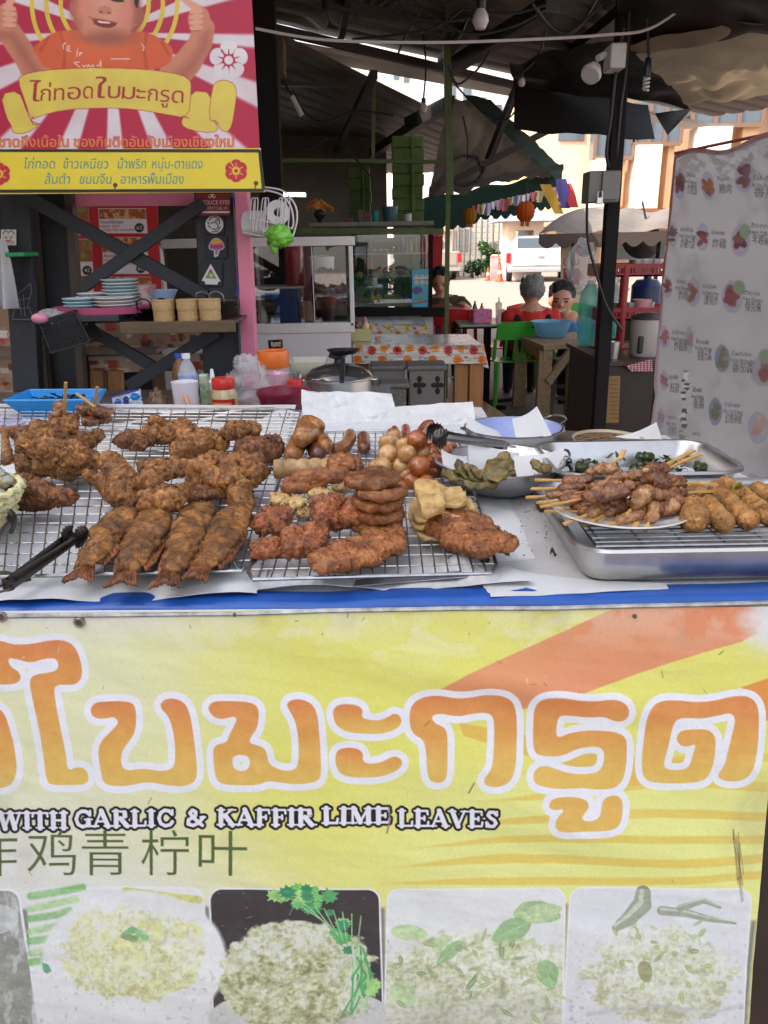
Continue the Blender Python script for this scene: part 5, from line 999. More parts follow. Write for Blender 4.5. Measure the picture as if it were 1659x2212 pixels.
for i,(p,q,w)in enumerate((((48,420),(446,640),29),((168,628),(440,438),25),((188,708),(345,800),24),((276,836),(470,716),26))):m_=MB();dbar(p,q,w,.025,2.77-.028*(i%2),m_);m_.build('brace',M_dk,st,bevel=.002)
m_=MB();a,b_=onY(160,680,2.74),onY(512,674,2.74);m_.box((a.x,2.62,a.z-.02),(b_.x,2.76,a.z+.025));m_.build('cross_rail',M_dk,st,bevel=.003)
m_=MB();dbar((158,430),(436,428),30,.02,2.86,m_);m_.build('pink_valance',M_pink,st)
sh_z=onY(390,690,2.58).z;a=onY(265,700,2.52);b_=onY(512,700,2.52)
s2=thing('shelf','rusty brown shelf on the stall frame under the woks and rice baskets','shelf',((a.x+b_.x)/2,2.6,sh_z-.03))
m_=MB();m_.box((a.x,2.5,sh_z-.008),(b_.x,2.73,sh_z));m_.build('top',mat('red_brown_shelf',rgb(92,50,44),.5,noise_amt=.3,scale=12),s2)
m_=MB();m_.box((a.x,2.485,sh_z-.034),(b_.x,2.4985,sh_z+.002));m_.build('lip',mat('rusty_lip',rgb(104,84,56),.6,noise_amt=.5,scale=18,stretch=(.5,1,3)),s2,bevel=.002)
a2=onY(135,670,2.6);s3=thing('shelf','dark blue shelf of the stall frame under the pink tray of plates','shelf',(a2.x+.15,2.6,a2.z-.03));m_=MB();m_.box((a2.x,2.5,a2.z-.03),(a.x-.004,2.73,a2.z-.012));m_.build('top',M_dk,s3,bevel=.002)
zsh=a2.z-.012;M_mel=mat('melamine_blue',rgb(170,200,205),.35);M_melw=mat('melamine_white',rgb(216,208,205),.35)
p=onY(218,655,2.6);MB().lathe((p.x,2.61,zsh),[(.001,.004),(.14,.004),(.155,.022),(.16,.022),(.143,0),(.001,0)],40,sy=.62).solo('round_tray',mat('pink_plastic',rgb(206,100,136),.4),'round pink plastic tray under the plate stacks on the dark shelf','tray',smooth=True)
def plates(x,w,n,label,Y=2.6,m=None,z=None,R=None,name='plate',alt=None):
    p=onY(x,650,Y);R=R or w*mpp(p)/2;z=(zsh+.005)if z is None else z
    for i in range(n):
        MB().lathe((p.x+.002*math.sin(i*2.1),Y+.002*math.cos(i*3),z+i*.0105),[(.001,0),(R*.55,0),(R*.92,.010),(R,.013),(R*.99,.0148),(R*.9,.012),(R*.5,.002),(.001,.002)],30).solo(name,(alt if alt and i%3==1 else m)or M_mel,label,'plate','plates stacked on the pink tray',True)
plates(172,70,4,'pale blue plate in the short front left stack on the pink tray',2.58);plates(248,88,4,'white plate in the front right stack on the pink tray',2.6,M_melw);plates(200,66,5,'white plate in the far stack behind the blue ones on the pink tray',2.68,M_melw);plates(264,78,9,'pale blue plate in the tall far stack beside the woks',2.68,M_mel,alt=M_melw)
M_wok=mat('dark_wok_iron',rgb(66,60,54),.35,.9,noise_amt=.4,scale=14);M_al=mat('worn_aluminium',rgb(150,148,144),.38,.9,noise_amt=.3,scale=12)
def wok(x,y,w,m,label,grp,i,Y=2.63,handle=True):
    p=onY(x,y,Y);R=w*mpp(p)/2;t=thing('wok',label,'wok',(p.x,p.y,p.z-R*.42),grp);MB().lathe((p.x,p.y,p.z-R*.42),[(.001,0),(R*.35,R*.03),(R*.7,R*.16),(R,R*.42),(R*1.02,R*.43),(R*.98,R*.42),(R*.7,R*.19),(R*.35,R*.06),(.001,R*.03)],36).build('bowl',m,t,True)
    for sx in((-.5,.12)if handle else()):
        c_=V((p.x+R*sx,p.y-R*.84,p.z));MB().tube(catmull([c_+V((-.022,0,-.004)),c_+V((-.02,-.01,.022)),c_+V((0,-.012,.032)),c_+V((.02,-.01,.022)),c_+V((.022,0,-.004))],5),.0026,6).build('handle',m,t,True)
for i in range(4):wok(350+i*3,690-i*9,132-i*2,M_wok,('lowest dark iron wok in the left stack behind the rice baskets','second dark iron wok from below in the left stack','third dark iron wok from below in the left stack','topmost dark iron wok of the left stack with two loop handles up')[i],'woks stacked on the rusty shelf',i,handle=i==3)
for i in range(4):wok(468+i,682-i*11,92,M_al,('lowest grey aluminium wok in the right stack beside the post','second grey aluminium wok in the right stack','third grey aluminium wok in the right stack','topmost grey aluminium wok of the right stack')[i],'aluminium woks stacked by the post',i,2.62,handle=i==3)
M_bam=mat('woven_bamboo',rgb(196,160,108),.6,noise_amt=.3,scale=90,stretch=(1,1,3),bump=.4,bscale=120)
for x,lb in((356,'woven rice basket on the shelf, leftmost of three'),(408,'woven rice basket on the shelf, middle one with a lid seam'),(455,'woven rice basket on the shelf, rightmost, overlapping the middle one')):
    p=onY(x,690,2.53);R=23.5*mpp(p);H=44*mpp(p);t=thing('rice_basket',lb,'basket',(p.x,2.53,sh_z),'sticky rice baskets on the rusty shelf');MB().lathe((p.x,2.53,sh_z+.001),[(.001,0),(R*.94,0),(R*.98,H*.1),(R*.95,H*.5),(R*.97,H*.54)],30).build('body',M_bam,t,True);MB().lathe((p.x,2.53,sh_z+.001),[(R*.985,H*.5),(R*1.02,H*.56),(R*1.0,H*.94),(R*1.03,H*.96),(R*1.0,H),(R*.9,H*1.02),(.001,H*1.0)],30).build('lid',M_bam,t,True)
p=onY(312,640,2.72);MB().lathe((p.x,2.72,onY(312,656,2.72).z),[(.001,0),(.03,0),(.042,.06),(.044,.062),(.04,.06),(.028,.003)],26).solo('floral_cup',mat('floral_enamel',rgb(214,206,204),.3,noise_amt=.0,col2=rgb(190,60,60),scale=34),'white cup with red flowers standing behind the dark woks','cup',smooth=True)
p=onY(352,640,2.72);MB().lathe((p.x,2.72,onY(352,652,2.72).z),[(.001,0),(.03,0),(.052,.04),(.05,.04),(.028,.003)],26).solo('rice_bowl',mat('pale_blue_enamel',rgb(160,176,206),.3),'pale blue bowl upside the far end of the woks beside the floral cup','bowl',smooth=True)
p0=[onY(84,696,2.5),onY(160,672,2.5),onY(194,738,2.5),onY(110,762,2.5)];t=thing('wire_basket','black mesh basket hanging askew from the left post with a crumpled bag inside','basket',tuple((p0[2]+p0[3])/2));M_bm=mat('black_mesh',rgb(40,38,38),.4,.6,noise_amt=.4,scale=80)
for dy in(0,.11):
    m_=MB();q=[p+V((0,dy,0))for p in p0]
    for k in range(15):m_.tube([q[0].lerp(q[1],k/14),q[3].lerp(q[2],k/14)],.0022,5);
    for k in range(11):m_.tube([q[0].lerp(q[3],k/10),q[1].lerp(q[2],k/10)],.0022,5)
    for k in range(14):a=q[0].lerp(q[1],k/14);m_.tube([a,q[3].lerp(q[2],(k+1)/14)],.0014,4);m_.tube([q[0].lerp(q[1],(k+1)/14),q[3].lerp(q[2],k/14)],.0014,4)
    m_.build('mesh_side',M_bm,t)
m_=MB();[m_.tube([p0[i],p0[(i+1)%4]],.005,6)for i in range(4)];[m_.tube([p,p+V((0,.11,0))],.004,6)for p in p0];m_.build('rim',M_bm,t)
M_bag=mat('clear_plastic_bag',(.62,.61,.6),.22,alpha=.42,bump=.8,bscale=45,spec=.8);M_bag2=mat('thin_clear_plastic',(.75,.75,.76),.12,alpha=.2,bump=.9,bscale=60,spec=1)
def bag(c,r,seed,m,label,amp=.35,group=None,cat='plastic bag',name='plastic_bag',n=26):
    mb=MB().ball(V((0,0,0)),1.0,n,n*2//3);c=V(c);vs=[]
    for v in mb.v:
        q=v.normalized()*2.2+V((seed*3.1,seed,0));s=1+amp*(1-2*abs(noise.noise(q)))*.8-amp*.5+amp*.6*noise.noise(q*2.3);vs.append(c+V((v.x*r[0]*s,v.y*r[1]*s,v.z*r[2]*s)))
    return food(name,vs,mb.f,m,label,cat,group)
bag(onY(114,684,2.55),(.05,.03,.025),1,M_bag,'crumpled clear bag stuffed in the top of the black mesh basket');MB().ball(onY(86,688,2.49),(.027,.02,.017),14,9).solo('pink_pouch',mat('pink_pouch',rgb(206,130,150),.4),'small round pink pouch hooked at the left corner of the mesh basket','pouch',smooth=True)
M_cloth=mat('grey_white_cloth',rgb(200,196,196),.8,noise_amt=.12,scale=10,bump=.2,bscale=12)
q=[onY(-30,505,2.66),onY(10,518,2.66),onY(42,668,2.66),onY(-30,662,2.66)];MB().slab(lambda u,v:(q[0]*(1-u)+q[1]*u)*(1-v)+(q[3]*(1-u)+q[2]*u)*v+V((0,.02*math.sin(u*14+v*2)*(.3+v),0)),30,14,(0,.003,0)).solo('towel',M_cloth,'greyish white towel hanging at the left picture edge','towel',None,True)
p=onY(39,549,2.72);m_=MB();m_.box((p.x-.038,2.66,p.z-.008),(p.x+.045,2.78,p.z+.006));m_.solo('green_dish',mat('green_plastic',rgb(46,150,90),.35),'flat green plastic dish fixed to the left post above the chalk scribble','dish',bevel=.004)
def chalk(c):
    for pl in([(40,635),(66,612),(68,630),(60,660),(74,690)],[(28,640),(30,675),(24,690),(66,690)],[(42,640),(46,680)],[(50,636),(54,682)],[(32,650),(64,644)],[(30,668),(66,664)]):c.stroke(pl,.9,(120,120,126))
board('chalk_scribble',[(22,604),(78,604),(82,694),(26,694)],2.772,chalk,(46,47,54),st,60,80,.6)
def dog(c):
    c.ell(18,513,15,16,(224,220,214));c.ell(18,508,13,8,(216,208,200))
    for pl in([(6,504),(12,498),(18,502),(25,498),(31,505)],[(10,512),(15,514)],[(22,514),(27,512)],[(14,519),(18,521),(23,518)]):c.stroke(pl,.9,(60,50,46))
    c.text('DXXT3R',8,526,6,(190,40,40),fit=22)
board('dog_sticker',[(2,496),(35,496),(35,530),(2,530)],2.765,dog,(218,214,208),st,60,60,.5,thick=.001)
def police(c):
    c.mix(c.win(420,415,510,460)or(slice(0),slice(0)),(c.Y[c.win(420,415,510,460)]>456)*1.0,(226,224,224))
    w=(228,222,220);c.text('POLICE EYES',437,441.5,9.5,w,fit=59);c.text('EMERGENCY CALL 191',432,452.5,6.4,w,fit=59);c.stroke([(424,444),(432,428)],1.2,w);c.stroke([(424,440),(434,434),(430,444)],1,w)
    for a in(0,2.1,4.2):c.stroke([(458+7*math.cos(a+k*.4),424+4*math.sin(a+k*.4))for k in range(4)],.9,w)
    c.ell(458,424,2.4,2.4,w)
YP=2.762;board('police_sticker',[(422,418),(499,418),(496,466),(425,466)],YP-.012,police,(132,42,48),st,120,76,.5,thick=.0012)
def rnd(c):
    c.ell(463,485,19.5,19.5,(226,222,218),soft=.04)
    for pl in([(452,476),(456,470),(466,468),(474,474),(474,484)],[(456,482),(462,480),(468,482),(472,490),(466,496),(458,494)],[(450,488),(454,492)],[(476,490),(470,500),(458,501)],[(449,480),(452,484)]):c.stroke(pl,1.1,(70,62,60))
    c.ell(468,476,4,3,(150,140,136))
board('round_sticker',[(442,464),(484,464),(484,506),(442,506)],YP,rnd,(46,47,54),st,70,70,.55,thick=.001)
def mush(c):
    c.poly([(451,536),(456,522),(466,514),(478,520),(485,534),(478,539),(460,540)],(216,216,214),smooth=1,grow=1.6);c.poly([(463,538),(474,538),(470,552),(464,554)],(216,216,214),grow=1.5)
    c.poly([(451,536),(456,522),(466,514),(478,520),(485,534),(478,539),(460,540)],(196,90,130),smooth=1);c.poly([(456,522),(466,514),(478,520),(480,526),(458,528)],(226,170,70),smooth=1);c.poly([(464,539),(473,539),(469,551),(465,552)],(150,136,146));c.stroke([(456,534),(480,532)],1.2,(110,60,110))
board('mushroom_sticker',[(446,510),(490,510),(490,558),(446,558)],YP,mush,(46,47,54),st,70,76,.55,thick=.001)
def tri(c):
    c.poly([(455,572),(475,607),(437,606)],(222,220,216),grow=1.2);c.poly([(455,580),(468,602),(443,601)],(120,150,110));c.poly([(455,580),(460,588),(450,588)],(196,80,80));c.ell(456,595,4,4,(214,200,90));c.poly([(442,606),(472,607),(470,615),(443,614)],(220,220,220))
board('triangle_sticker',[(434,568),(480,568),(480,618),(434,618)],YP,tri,(46,47,54),st,70,76,.55,thick=.001)
MB().tube(catmull([onY(x,y,2.74)for x,y in((500,418),(512,460),(516,520),(514,580),(516,610),(509,640))],5),.0035,6).solo('blue_cable',mat('blue_cable',rgb(60,80,190),.4),'thin blue cable running down between the black post and the pink post','cable',smooth=True)
m_=MB();a=[onY(x,y,2.72)for x,y in((506,400),(534,400),(556,840),(526,840))];m_.prism(a,(0,.06,0));m_.solo('pink_post',M_pink,'glossy pink upright board beside the black post','post',bevel=.002)
def menu(c):
    X,Y=c.X,c.Y
    for x0,y0,x1,y1,tx,pr,kind in((212,450,315,504,1,'65',0),(148,440,190,508,0,'45',1),(152,516,198,596,0,'45',1),(220,512,318,592,1,'65',0),(160,602,200,640,0,'',1),(226,598,326,645,1,'',0)):
        c.poly([(x0,y0),(x1,y0),(x1+4,y1),(x0+3,y1)],(214,204,204));ym=y0+(y1-y0)*(.42 if tx else .62);w=c.win(x0+2,y0+1,x1,ym)
        if w:f=fbm(X[w]*.11,Y[w]*.11,int(x0+y0));g=fbm(X[w]*.2,Y[w]*.2,int(x0));c.mix(w,f*0+1,(150,84,48));c.mix(w,(f-.5)*8,(206,160,110)if tx else(110,140,60));c.mix(w,(g-.6)*9,(180,50,40))
        if tx and y1<600:c.text('ตำมะละกอใส่ปลากรอบ',x0+4,ym+10,6.5,(60,40,40),fit=50);c.text('papaya salad',x0+4,ym+18,6.5,(190,60,50),fit=42);c.text('crispy fish pounded',x0+8,ym+26,6.5,(190,60,50),fit=70)
        if pr:c.ell(x1-14 if tx else x1-10,y1-12,10,10,(40,30,34),soft=.1);c.text(pr,x1-20 if tx else x1-16,y1-8,9,(226,220,220),fit=12)
board('menu_poster',[(136,410),(338,410),(350,652),(150,652)],3.3,menu,(176,34,36),None,220,240,.4,label='red menu poster with food pictures and prices 65 and 45 behind the braces',cat='poster')
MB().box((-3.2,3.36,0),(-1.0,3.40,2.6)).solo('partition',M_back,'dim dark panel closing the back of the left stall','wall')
def mugs(c):
    X,Y=c.X,c.Y;rg=random.Random(4)
    for k in range(190):
        x,y=rg.uniform(-40,470),rg.uniform(690,860);w,h=rg.uniform(8,26),rg.uniform(8,18);col=rg.choice([(120,52,44),(186,160,130),(206,192,172),(90,62,48),(160,116,84),(170,70,60),(214,206,194)]);c.poly([(x,y),(x+w,y),(x+w*.9,y+h),(x+w*.1,y+h)],col);c.stroke([(x+w,y+h*.2),(x+w+4,y+h*.5),(x+w,y+h*.8)],1,col)
tb=thing('side_table','wooden table with a brown mug-print cloth behind the lower braces','table',(-1.6,3.1,0))
board('cloth_front',[(-40,705),(460,712),(465,752),(-40,748)],3.04,mugs,(160,132,108),tb,240,40,.5);board('cloth_wall',[(-60,640),(452,690),(455,735),(-60,742)],3.34,mugs,(150,120,98),tb,240,70,.5);board('cloth_lower',[(-60,752),(180,752),(190,872),(-60,862)],3.06,mugs,(170,140,116),tb,140,60,.5);board('cloth_drop',[(190,770),(450,762),(452,800),(196,806)],3.02,mugs,(170,150,130),tb,140,40,.5)
a=onY(200,752,3.03);m_=MB();m_.box((-2.4,2.98,a.z-.02),(-.86,3.3,a.z));m_.build('top',mat('grey_table_top',rgb(120,104,92),.5,noise_amt=.3,scale=10),tb)
M_pine=mat('pine_wood',rgb(170,116,66),.5,noise_amt=.35,scale=10,stretch=(6,6,.6))
for x in(212,250):m_=MB();dbar((x,800),(x+5,960),28,.04,3.0,m_);m_.build('leg',M_pine,tb)
# ================================================================ BACK TABLE with jars, bottles and bags
TB=.95
bt=thing('back_table','low steel work table behind the counter crowded with jars, bags and a pot','table',(-.1,2.3,0))
MB().box((-1.5,1.87,TB-.03),(.03,2.76,TB)).build('top',M_metal2,bt)
for x,y in((-1.45,1.92),(-.02,1.92),(-1.45,2.7),(-.02,2.7)):MB().box((x-.02,y-.02,0),(x+.02,y+.02,TB-.03)).build('leg',M_metal2,bt)
def LT_(x,y,Y,z0=TB):p=onY(x,y,Y);return V((p.x,Y,z0)),p.z
def jar(x,ytop,w,Y,prof,m,label,cat,name='jar',lid=None,lidm=None,z0=TB,group=None,extra=None):
    c,zt=LT_(x,ytop,Y,z0);H=zt-z0;R=w*mpp(V((c.x,Y,zt)))/2;t=thing(name,label,cat,tuple(c),group)
    MB().lathe(c,[(r*R,h*H)for r,h in prof],28).build('body',m,t,True)
    if lid:MB().lathe(c,[(r*R,h*H)for r,h in lid],28).build('lid',lidm,t,True)
    if extra:extra(t,c,R,H)
    return t
q=[onz(*p,ZC+.002)for p in((52,902),(190,902),(205,884),(80,884))];up=V((0,0,.048));t=thing('plastic_tray','bright blue plastic tray of dark grilled scraps at the back left of the counter','tray',tuple((q[0]+q[2])/2))
o_=[(-.028,-.012),(.016,-.012),(.02,.02),(-.02,.02)];top=[q[i]+up+V((o_[i][0],o_[i][1],0))for i in range(4)];lip=[p+V((.008*(1 if i in(1,2)else-1),.008*(1 if i>1 else-1),-.003))for i,p in enumerate(top)];inn=[p+V((.003*(-1 if i in(1,2)else 1),.003*(-1 if i>1 else 1),.003))for i,p in enumerate(q)]
m_=MB();m_.v=q+lip+top+inn;m_.f=[(3,2,1,0)]+[(a*4+i,a*4+(i+1)%4,a*4+4+(i+1)%4,a*4+4+i)for a in range(3)for i in range(4)]+[(12,13,14,15)];m_.build('basin',mat('cyan_blue_plastic',rgb(20,128,196),.3),t,bevel=.003)
rg=random.Random(2);m_=MB();c=(q[0]+q[2])/2+V((.005,.0,.034))
for k in range(70):p=c+V((rg.uniform(-.05,.05),rg.uniform(-.015,.015),rg.uniform(-.01,.008)));m_.bar(p,p+V((rg.uniform(-.02,.02),rg.uniform(-.01,.01),rg.uniform(-.004,.008))),.003,.003)
m_.build('charred_scraps',mat('charred',(.012,.011,.01),.5),t)
c=onz(8,930,ZC+.002);MB().lathe(c,[(.001,.003),(.03,.003),(.05,.018),(.052,.018),(.03,0),(.001,0)],30).solo('small_dish',mat('lilac_dish',rgb(176,172,200),.3),'small lilac dish at the left picture edge behind the wing tip','dish',smooth=True)
for i in range(5):c,zt=LT_(250,862+3.4*i,2.0);MB().lathe((c.x+.004*i,2.0,TB+.02+.009*i),[(.001,0),(.04,0),(.072,.012),(.073,.0135),(.04,.002),(.001,.002)],30).solo('plate',M_melw,'white plate in the low stack behind the blue tray','plate','plates stacked behind the blue tray',True)
def pk(c):
    X,Y=c.X,c.Y;c.ell(292,857,11,8,(40,130,200),soft=.2);c.ell(255,870,8,8,(70,90,160));c.ell(272,866,7,10,(60,70,130));c.stroke([(240,858),(300,842)],2,(40,60,150));c.stroke([(240,856),(242,886)],2,(40,60,150))
board('snack_packet',[(240,858),(302,840),(306,876),(242,892)],1.97,pk,(200,204,214),None,60,50,.25,label='white and blue snack packet leaning behind the wire rack',cat='packet',wob=.01,thick=.006)
c,_=LT_(385,870,2.03);t=thing('plastic_tray','red plastic tray under the sauces and jar behind the rack','tray',tuple(c),None);a,b_=onY(292,880,2.0),onY(485,880,2.0);m_=MB();m_.slab(lambda u,v:V((a.x+(b_.x-a.x)*u,1.96+.2*v,TB+.004+.05*max(abs(2*u-1)**12,abs(2*v-1)**8))),24,16,(0,0,.002));m_.build('basin',mat('red_plastic',rgb(170,34,34),.35),t,True)
M_pet=mat('clear_bottle_plastic',(.72,.76,.82),.08,alpha=.34,spec=1);M_cap=mat('white_cap',(.8,.8,.82),.35);M_lab=mat('blue_white_label',rgb(200,212,230),.35,noise_amt=0,col2=rgb(60,110,190),scale=40)
bp_=[(.001,0),(.92,.0),(1,.04),(1,.3),(.94,.36),(1,.42),(1,.66),(.7,.8),(.36,.9),(.34,.94),(.001,.94)]
def lab(t,c,R,H):MB().lathe(c,[(R*1.02,H*.44),(R*1.02,H*.66)],28,caps=False).build('label',M_lab,t,True)
jar(401,764,42,2.32,bp_,M_pet,'clear water bottle with a blue label and white cap behind the white mug','bottle','water_bottle',[(.42,.92),(.44,.94),(.44,1),(.001,1)],M_cap,extra=lab)
jar(384,764,34,2.44,bp_,mat('amber_sauce',rgb(120,80,52),.15,alpha=.9),'brown sauce bottle with a blue cap half hidden behind the water bottle','bottle','sauce_bottle',[(.42,.92),(.44,.94),(.44,1),(.001,1)],mat('blue_cap',rgb(40,90,170),.35))
jar(427,790,26,2.4,bp_,mat('dark_sauce',rgb(40,20,14),.12),'dark soy bottle standing right of the water bottle','bottle','sauce_bottle')
def mugh(t,c,R,H):MB().tube(catmull([c+V((R*.2,-R*.95,H*.75)),c+V((R*.5,-R*1.5,H*.6)),c+V((R*.5,-R*1.45,H*.3)),c+V((R*.2,-R*.95,H*.2))],5),.006,8).build('handle',mat('orange_handle',rgb(206,130,90),.4),t,True)
jar(398,824,58,2.06,[(.001,0),(.8,0),(.86,.2),(.95,.9),(1,1),(.94,1),(.84,.9),(.76,.08),(.001,.08)],mat('translucent_white',rgb(214,206,212),.3),'big white mug with an orange handle in the red tray','mug','mug',extra=mugh)
jar(457,797,26,2.2,[(.001,0),(.95,0),(1,.1),(1,.5),(.9,.62),(.001,.64)],mat('mustard_bottle',rgb(196,180,140),.35),'squeeze bottle with a white pointed nozzle behind the red-lidded jar','bottle','squeeze_bottle',[(.95,.6),(.95,.76),(.5,.78),(.22,1),(.001,1)],M_cap)
c,zt=LT_(439,808,2.15);m_=MB();m_.box((c.x-.012,2.14,TB),(c.x+.012,2.165,zt));m_.solo('seasoning_packet',mat('green_packet',rgb(70,130,60),.3,noise_amt=0,col2=rgb(200,206,190),scale=60),'narrow green seasoning packet left of the squeeze bottle','packet',bevel=.003)
def jl(t,c,R,H):
    def fn(cv_):cv_.text('ရွှေနဂါး',461,862,9,(226,190,110),fit=36);cv_.text('xoxo',461,862,0.01,(0,0,0));cv_.stroke([(462,846),(496,846)],1,(226,180,90))
    R2=R*1.015;nu=40;P,u,v=bilin([onY(457,841,2),onY(505,841,2),onY(505,868,2),onY(457,868,2)],nu,20);X,Y=projs(P.reshape(-1,3));cv_=Canvas(X.reshape(u.shape),Y.reshape(u.shape),(176,36,36));fn(cv_)
    th=(u-.5)*2.0;Q=np.stack([c.x+R2*np.sin(th),c.y-R2*np.cos(th),c.z+H*(.62-.46*v)],-1);sheet_obj('label',Q.reshape(-1,3),np.clip(cv_.C,0,1),nu,20,MATS.get('printed_0.4')or painted('printed_0.4',.4),t)
jar(482,816,58,2.1,[(.001,0),(.92,0),(.98,.06),(.98,.68),(.84,.78),(.8,.82)],mat('jar_of_powder',rgb(190,170,130),.2,coat=.5),'glass jar with a red lid and a red label of gold script','jar',lid=[(.86,.8),(.88,.82),(.88,.98),(.84,1),(.001,1)],lidm=mat('red_lid',rgb(196,48,40),.35),extra=jl)
bag(LT_(340,860,2.06)[0]+V((0,0,.06)),(.03,.02,.06),3,mat('brown_bag',rgb(120,90,66),.25,alpha=.7,bump=.6,bscale=40),'twisted clear bag of brown spice leaning behind the packet');bag(LT_(443,860,1.98)[0]+V((0,0,.035)),(.042,.03,.03),4,M_bag,'crumpled clear bag between the white mug and the red-lidded jar',.5)
bag(LT_(540,860,2.12)[0]+V((0,0,.09)),(.06,.035,.09),5,M_bag2,'large knotted clear bag of brown crisps rising beside the pink post',.55,n=40);bag(LT_(525,860,2.14)[0]+V((0,0,.03)),(.05,.03,.032),6,F_fritter,'brown crisps lying in the bottom of the knotted clear bag',.4,cat='crisps',name='crisps')
bag(onY(527,784,2.12),(.028,.014,.022),9,M_bag2,'loose flared top of the knotted clear bag beside the pink post',.7)
c,zt=LT_(588,757,2.5);R=35*mpp(onY(588,757,2.5));H=zt-TB;t=thing('bucket','translucent tub with a bright orange lid beside the pink post','tub',tuple(c));MB().lathe(c,[(.001,0),(R*.85,0),(R*.95,H*.7),(.001,H*.7)],30).build('tub',mat('pinkish_tub',rgb(196,160,150),.3),t,True);MB().lathe(c,[(R*.97,H*.68),(R,H*.7),(R,H*.93),(R*.95,H),(R*.8,H*.99),(R*.78,H*.97),(.001,H*.97)],30).build('lid',mat('orange_lid',rgb(226,110,40),.35),t,True)
pinkpl=[(.001,.6),(.8,.6),(1,1),(1.02,1),(.8,.5),(.3,.45),(.3,0),(.001,0)]
def onion(t,c,R,H):
    for k in range(16):a=k*2.4;MB().ball(c+V((R*.45*math.cos(a)*(k/16)**.5,R*.45*math.sin(a)*(k/16)**.5,H*.95+.004*(k%3))),(.009,.006,.004),8,5,rot(k)).build('onion_slice',mat('red_onion',rgb(196,110,160),.3,noise_amt=0,col2=rgb(226,200,216),scale=60),t,True)
jar(600,806,52,2.25,pinkpl,mat('pale_pink_plastic',rgb(206,160,172),.35),'pale pink pedestal dish of sliced red onion beside the orange lid','dish','dish',extra=onion)
jar(637,806,30,2.42,[(.001,0),(.85,0),(1,1),(.94,1),(.8,.06),(.001,.06)],M_metal,'small steel cup behind the red-capped jar','cup','cup');jar(637,820,34,2.2,[(.001,0),(.98,0),(1,.7),(.001,.7)],mat('clear_spice_jar',rgb(200,176,150),.15,alpha=.75),'small jar with a flat red cap left of the lidded pot','jar',lid=[(.98,.68),(1,.72),(1,.96),(.96,1),(.001,1)],lidm=mat('red_lid',rgb(196,48,40),.35));jar(616,816,24,2.3,[(.001,0),(.98,0),(1,.7),(.001,.7)],mat('pink_jar',rgb(196,130,140),.2,alpha=.8),'small pink-lidded jar hidden behind the flat red-capped one','jar',lid=[(.98,.68),(1,.72),(1,.96),(.001,1)],lidm=mat('pink_lid',rgb(206,70,90),.35))
a=onY(628,800,2.66);b_=onY(705,778,2.66);m_=MB();m_.slab(lambda u,v:V((a.x+(b_.x-a.x)*u,2.6+.14*v,a.z-.02+(b_.z-a.z+.02)*max(abs(2*u-1)**10,abs(2*v-1)**8))),20,14,(0,0,.002));m_.solo('clear_tray',mat('clear_box_plastic',rgb(206,204,180),.2,alpha=.55),'clear plastic box standing behind the pot, below the display case','box',None,True);m_=MB();m_.box((a.x+.01,2.61,TB),(b_.x-.01,2.73,a.z-.022));m_.solo('carton',mat('grey_carton',rgb(120,116,112),.6),'grey carton under the clear plastic box','carton')
jar(612,842,118,2.02,[(.001,0),(.6,0),(.93,.85),(1,.93),(1,1),(.92,.97),(.9,.86),(.58,.06),(.001,.06)],mat('maroon_plastic',rgb(128,34,58),.35,noise_amt=.1),'wide maroon plastic basin behind the right end of the long rack','basin','basin')
c,zt=LT_(731,812,2.3);R=71*mpp(onY(731,812,2.3));H=zt-TB;t=thing('cooking_pot','large aluminium pot with a glass lid and black knob behind the standing papers','pot',tuple(c))
MB().lathe(c,[(.001,0),(R*.97,0),(R,.01),(R,H*.93),(R*1.07,H*.97),(R*1.07,H),(R*.96,H)],40).build('body',M_metal2,t,True);MB().lathe(c,[(R*1.03,H+.001),(R*1.0,H+.006),(R*.8,H+.022),(R*.4,H+.034),(.012,H+.038)],40).build('lid',mat('smoked_glass_lid',(.035,.032,.03),.12,spec=.8),t,True)
MB().lathe(c,[(.012,H+.037),(.01,H+.05),(.028,H+.056),(.024,H+.068),(.001,H+.07)],18).build('knob',M_black,t,True)
for s in(-1,1):MB().box(c+V((s*R*1.04-.014,-.022,H*.9)),c+V((s*R*1.04+.014,.022,H*.94))).build('handle',M_metal,t,bevel=.004)
sp=onY(741,800,2.22);tq=thing('ladle','black plastic ladle lying across the pot lid','ladle',tuple(sp));MB().bar(sp+V((0,-.09,-.02)),sp+V((0,.02,.03)),.014,.006).build('handle',M_black,tq,bevel=.002);MB().lathe(sp+V((0,.05,.035)),[(.001,0),(.035,.006),(.05,.018),(.047,.019),(.03,.008),(.001,.003)],20,sy=.8).build('bowl',M_black,tq,True)
M_ww=mat('white_coated_wire',(.62,.56,.56),.35);YB=2.62;t=thing('wire_basket','white wire basket with toilet rolls hung on the pink post','basket',tuple(onY(578,530,YB)))
P_=lambda pts,dy=0:catmull([onY(x,y,YB+dy)for x,y in pts],5)
m_=MB()
for dy in(0,.12):
    m_.tube(P_([(524,468),(580,480),(632,494)],dy),.0022,6);m_.tube(P_([(524,502),(575,512),(628,522)],dy),.0022,6);m_.tube(P_([(568,404),(610,412),(636,440),(642,470),(636,500),(628,522)],dy),.003,6);m_.tube(P_([(568,410),(606,420),(628,446),(634,480),(630,494)],dy),.003,6)
    for x in(543,549,566,572,602,608,618):m_.tube(P_([(x-4,482),(x,436),(x+4,428),(x+8,436),(x+4,500)],dy),.002,5)
for x,y in((524,468),(632,494),(524,502),(628,522),(575,512)):m_.tube([onY(x,y,YB),onY(x,y,YB+.12)],.0024,6)
m_.build('wires',M_ww,t,True)
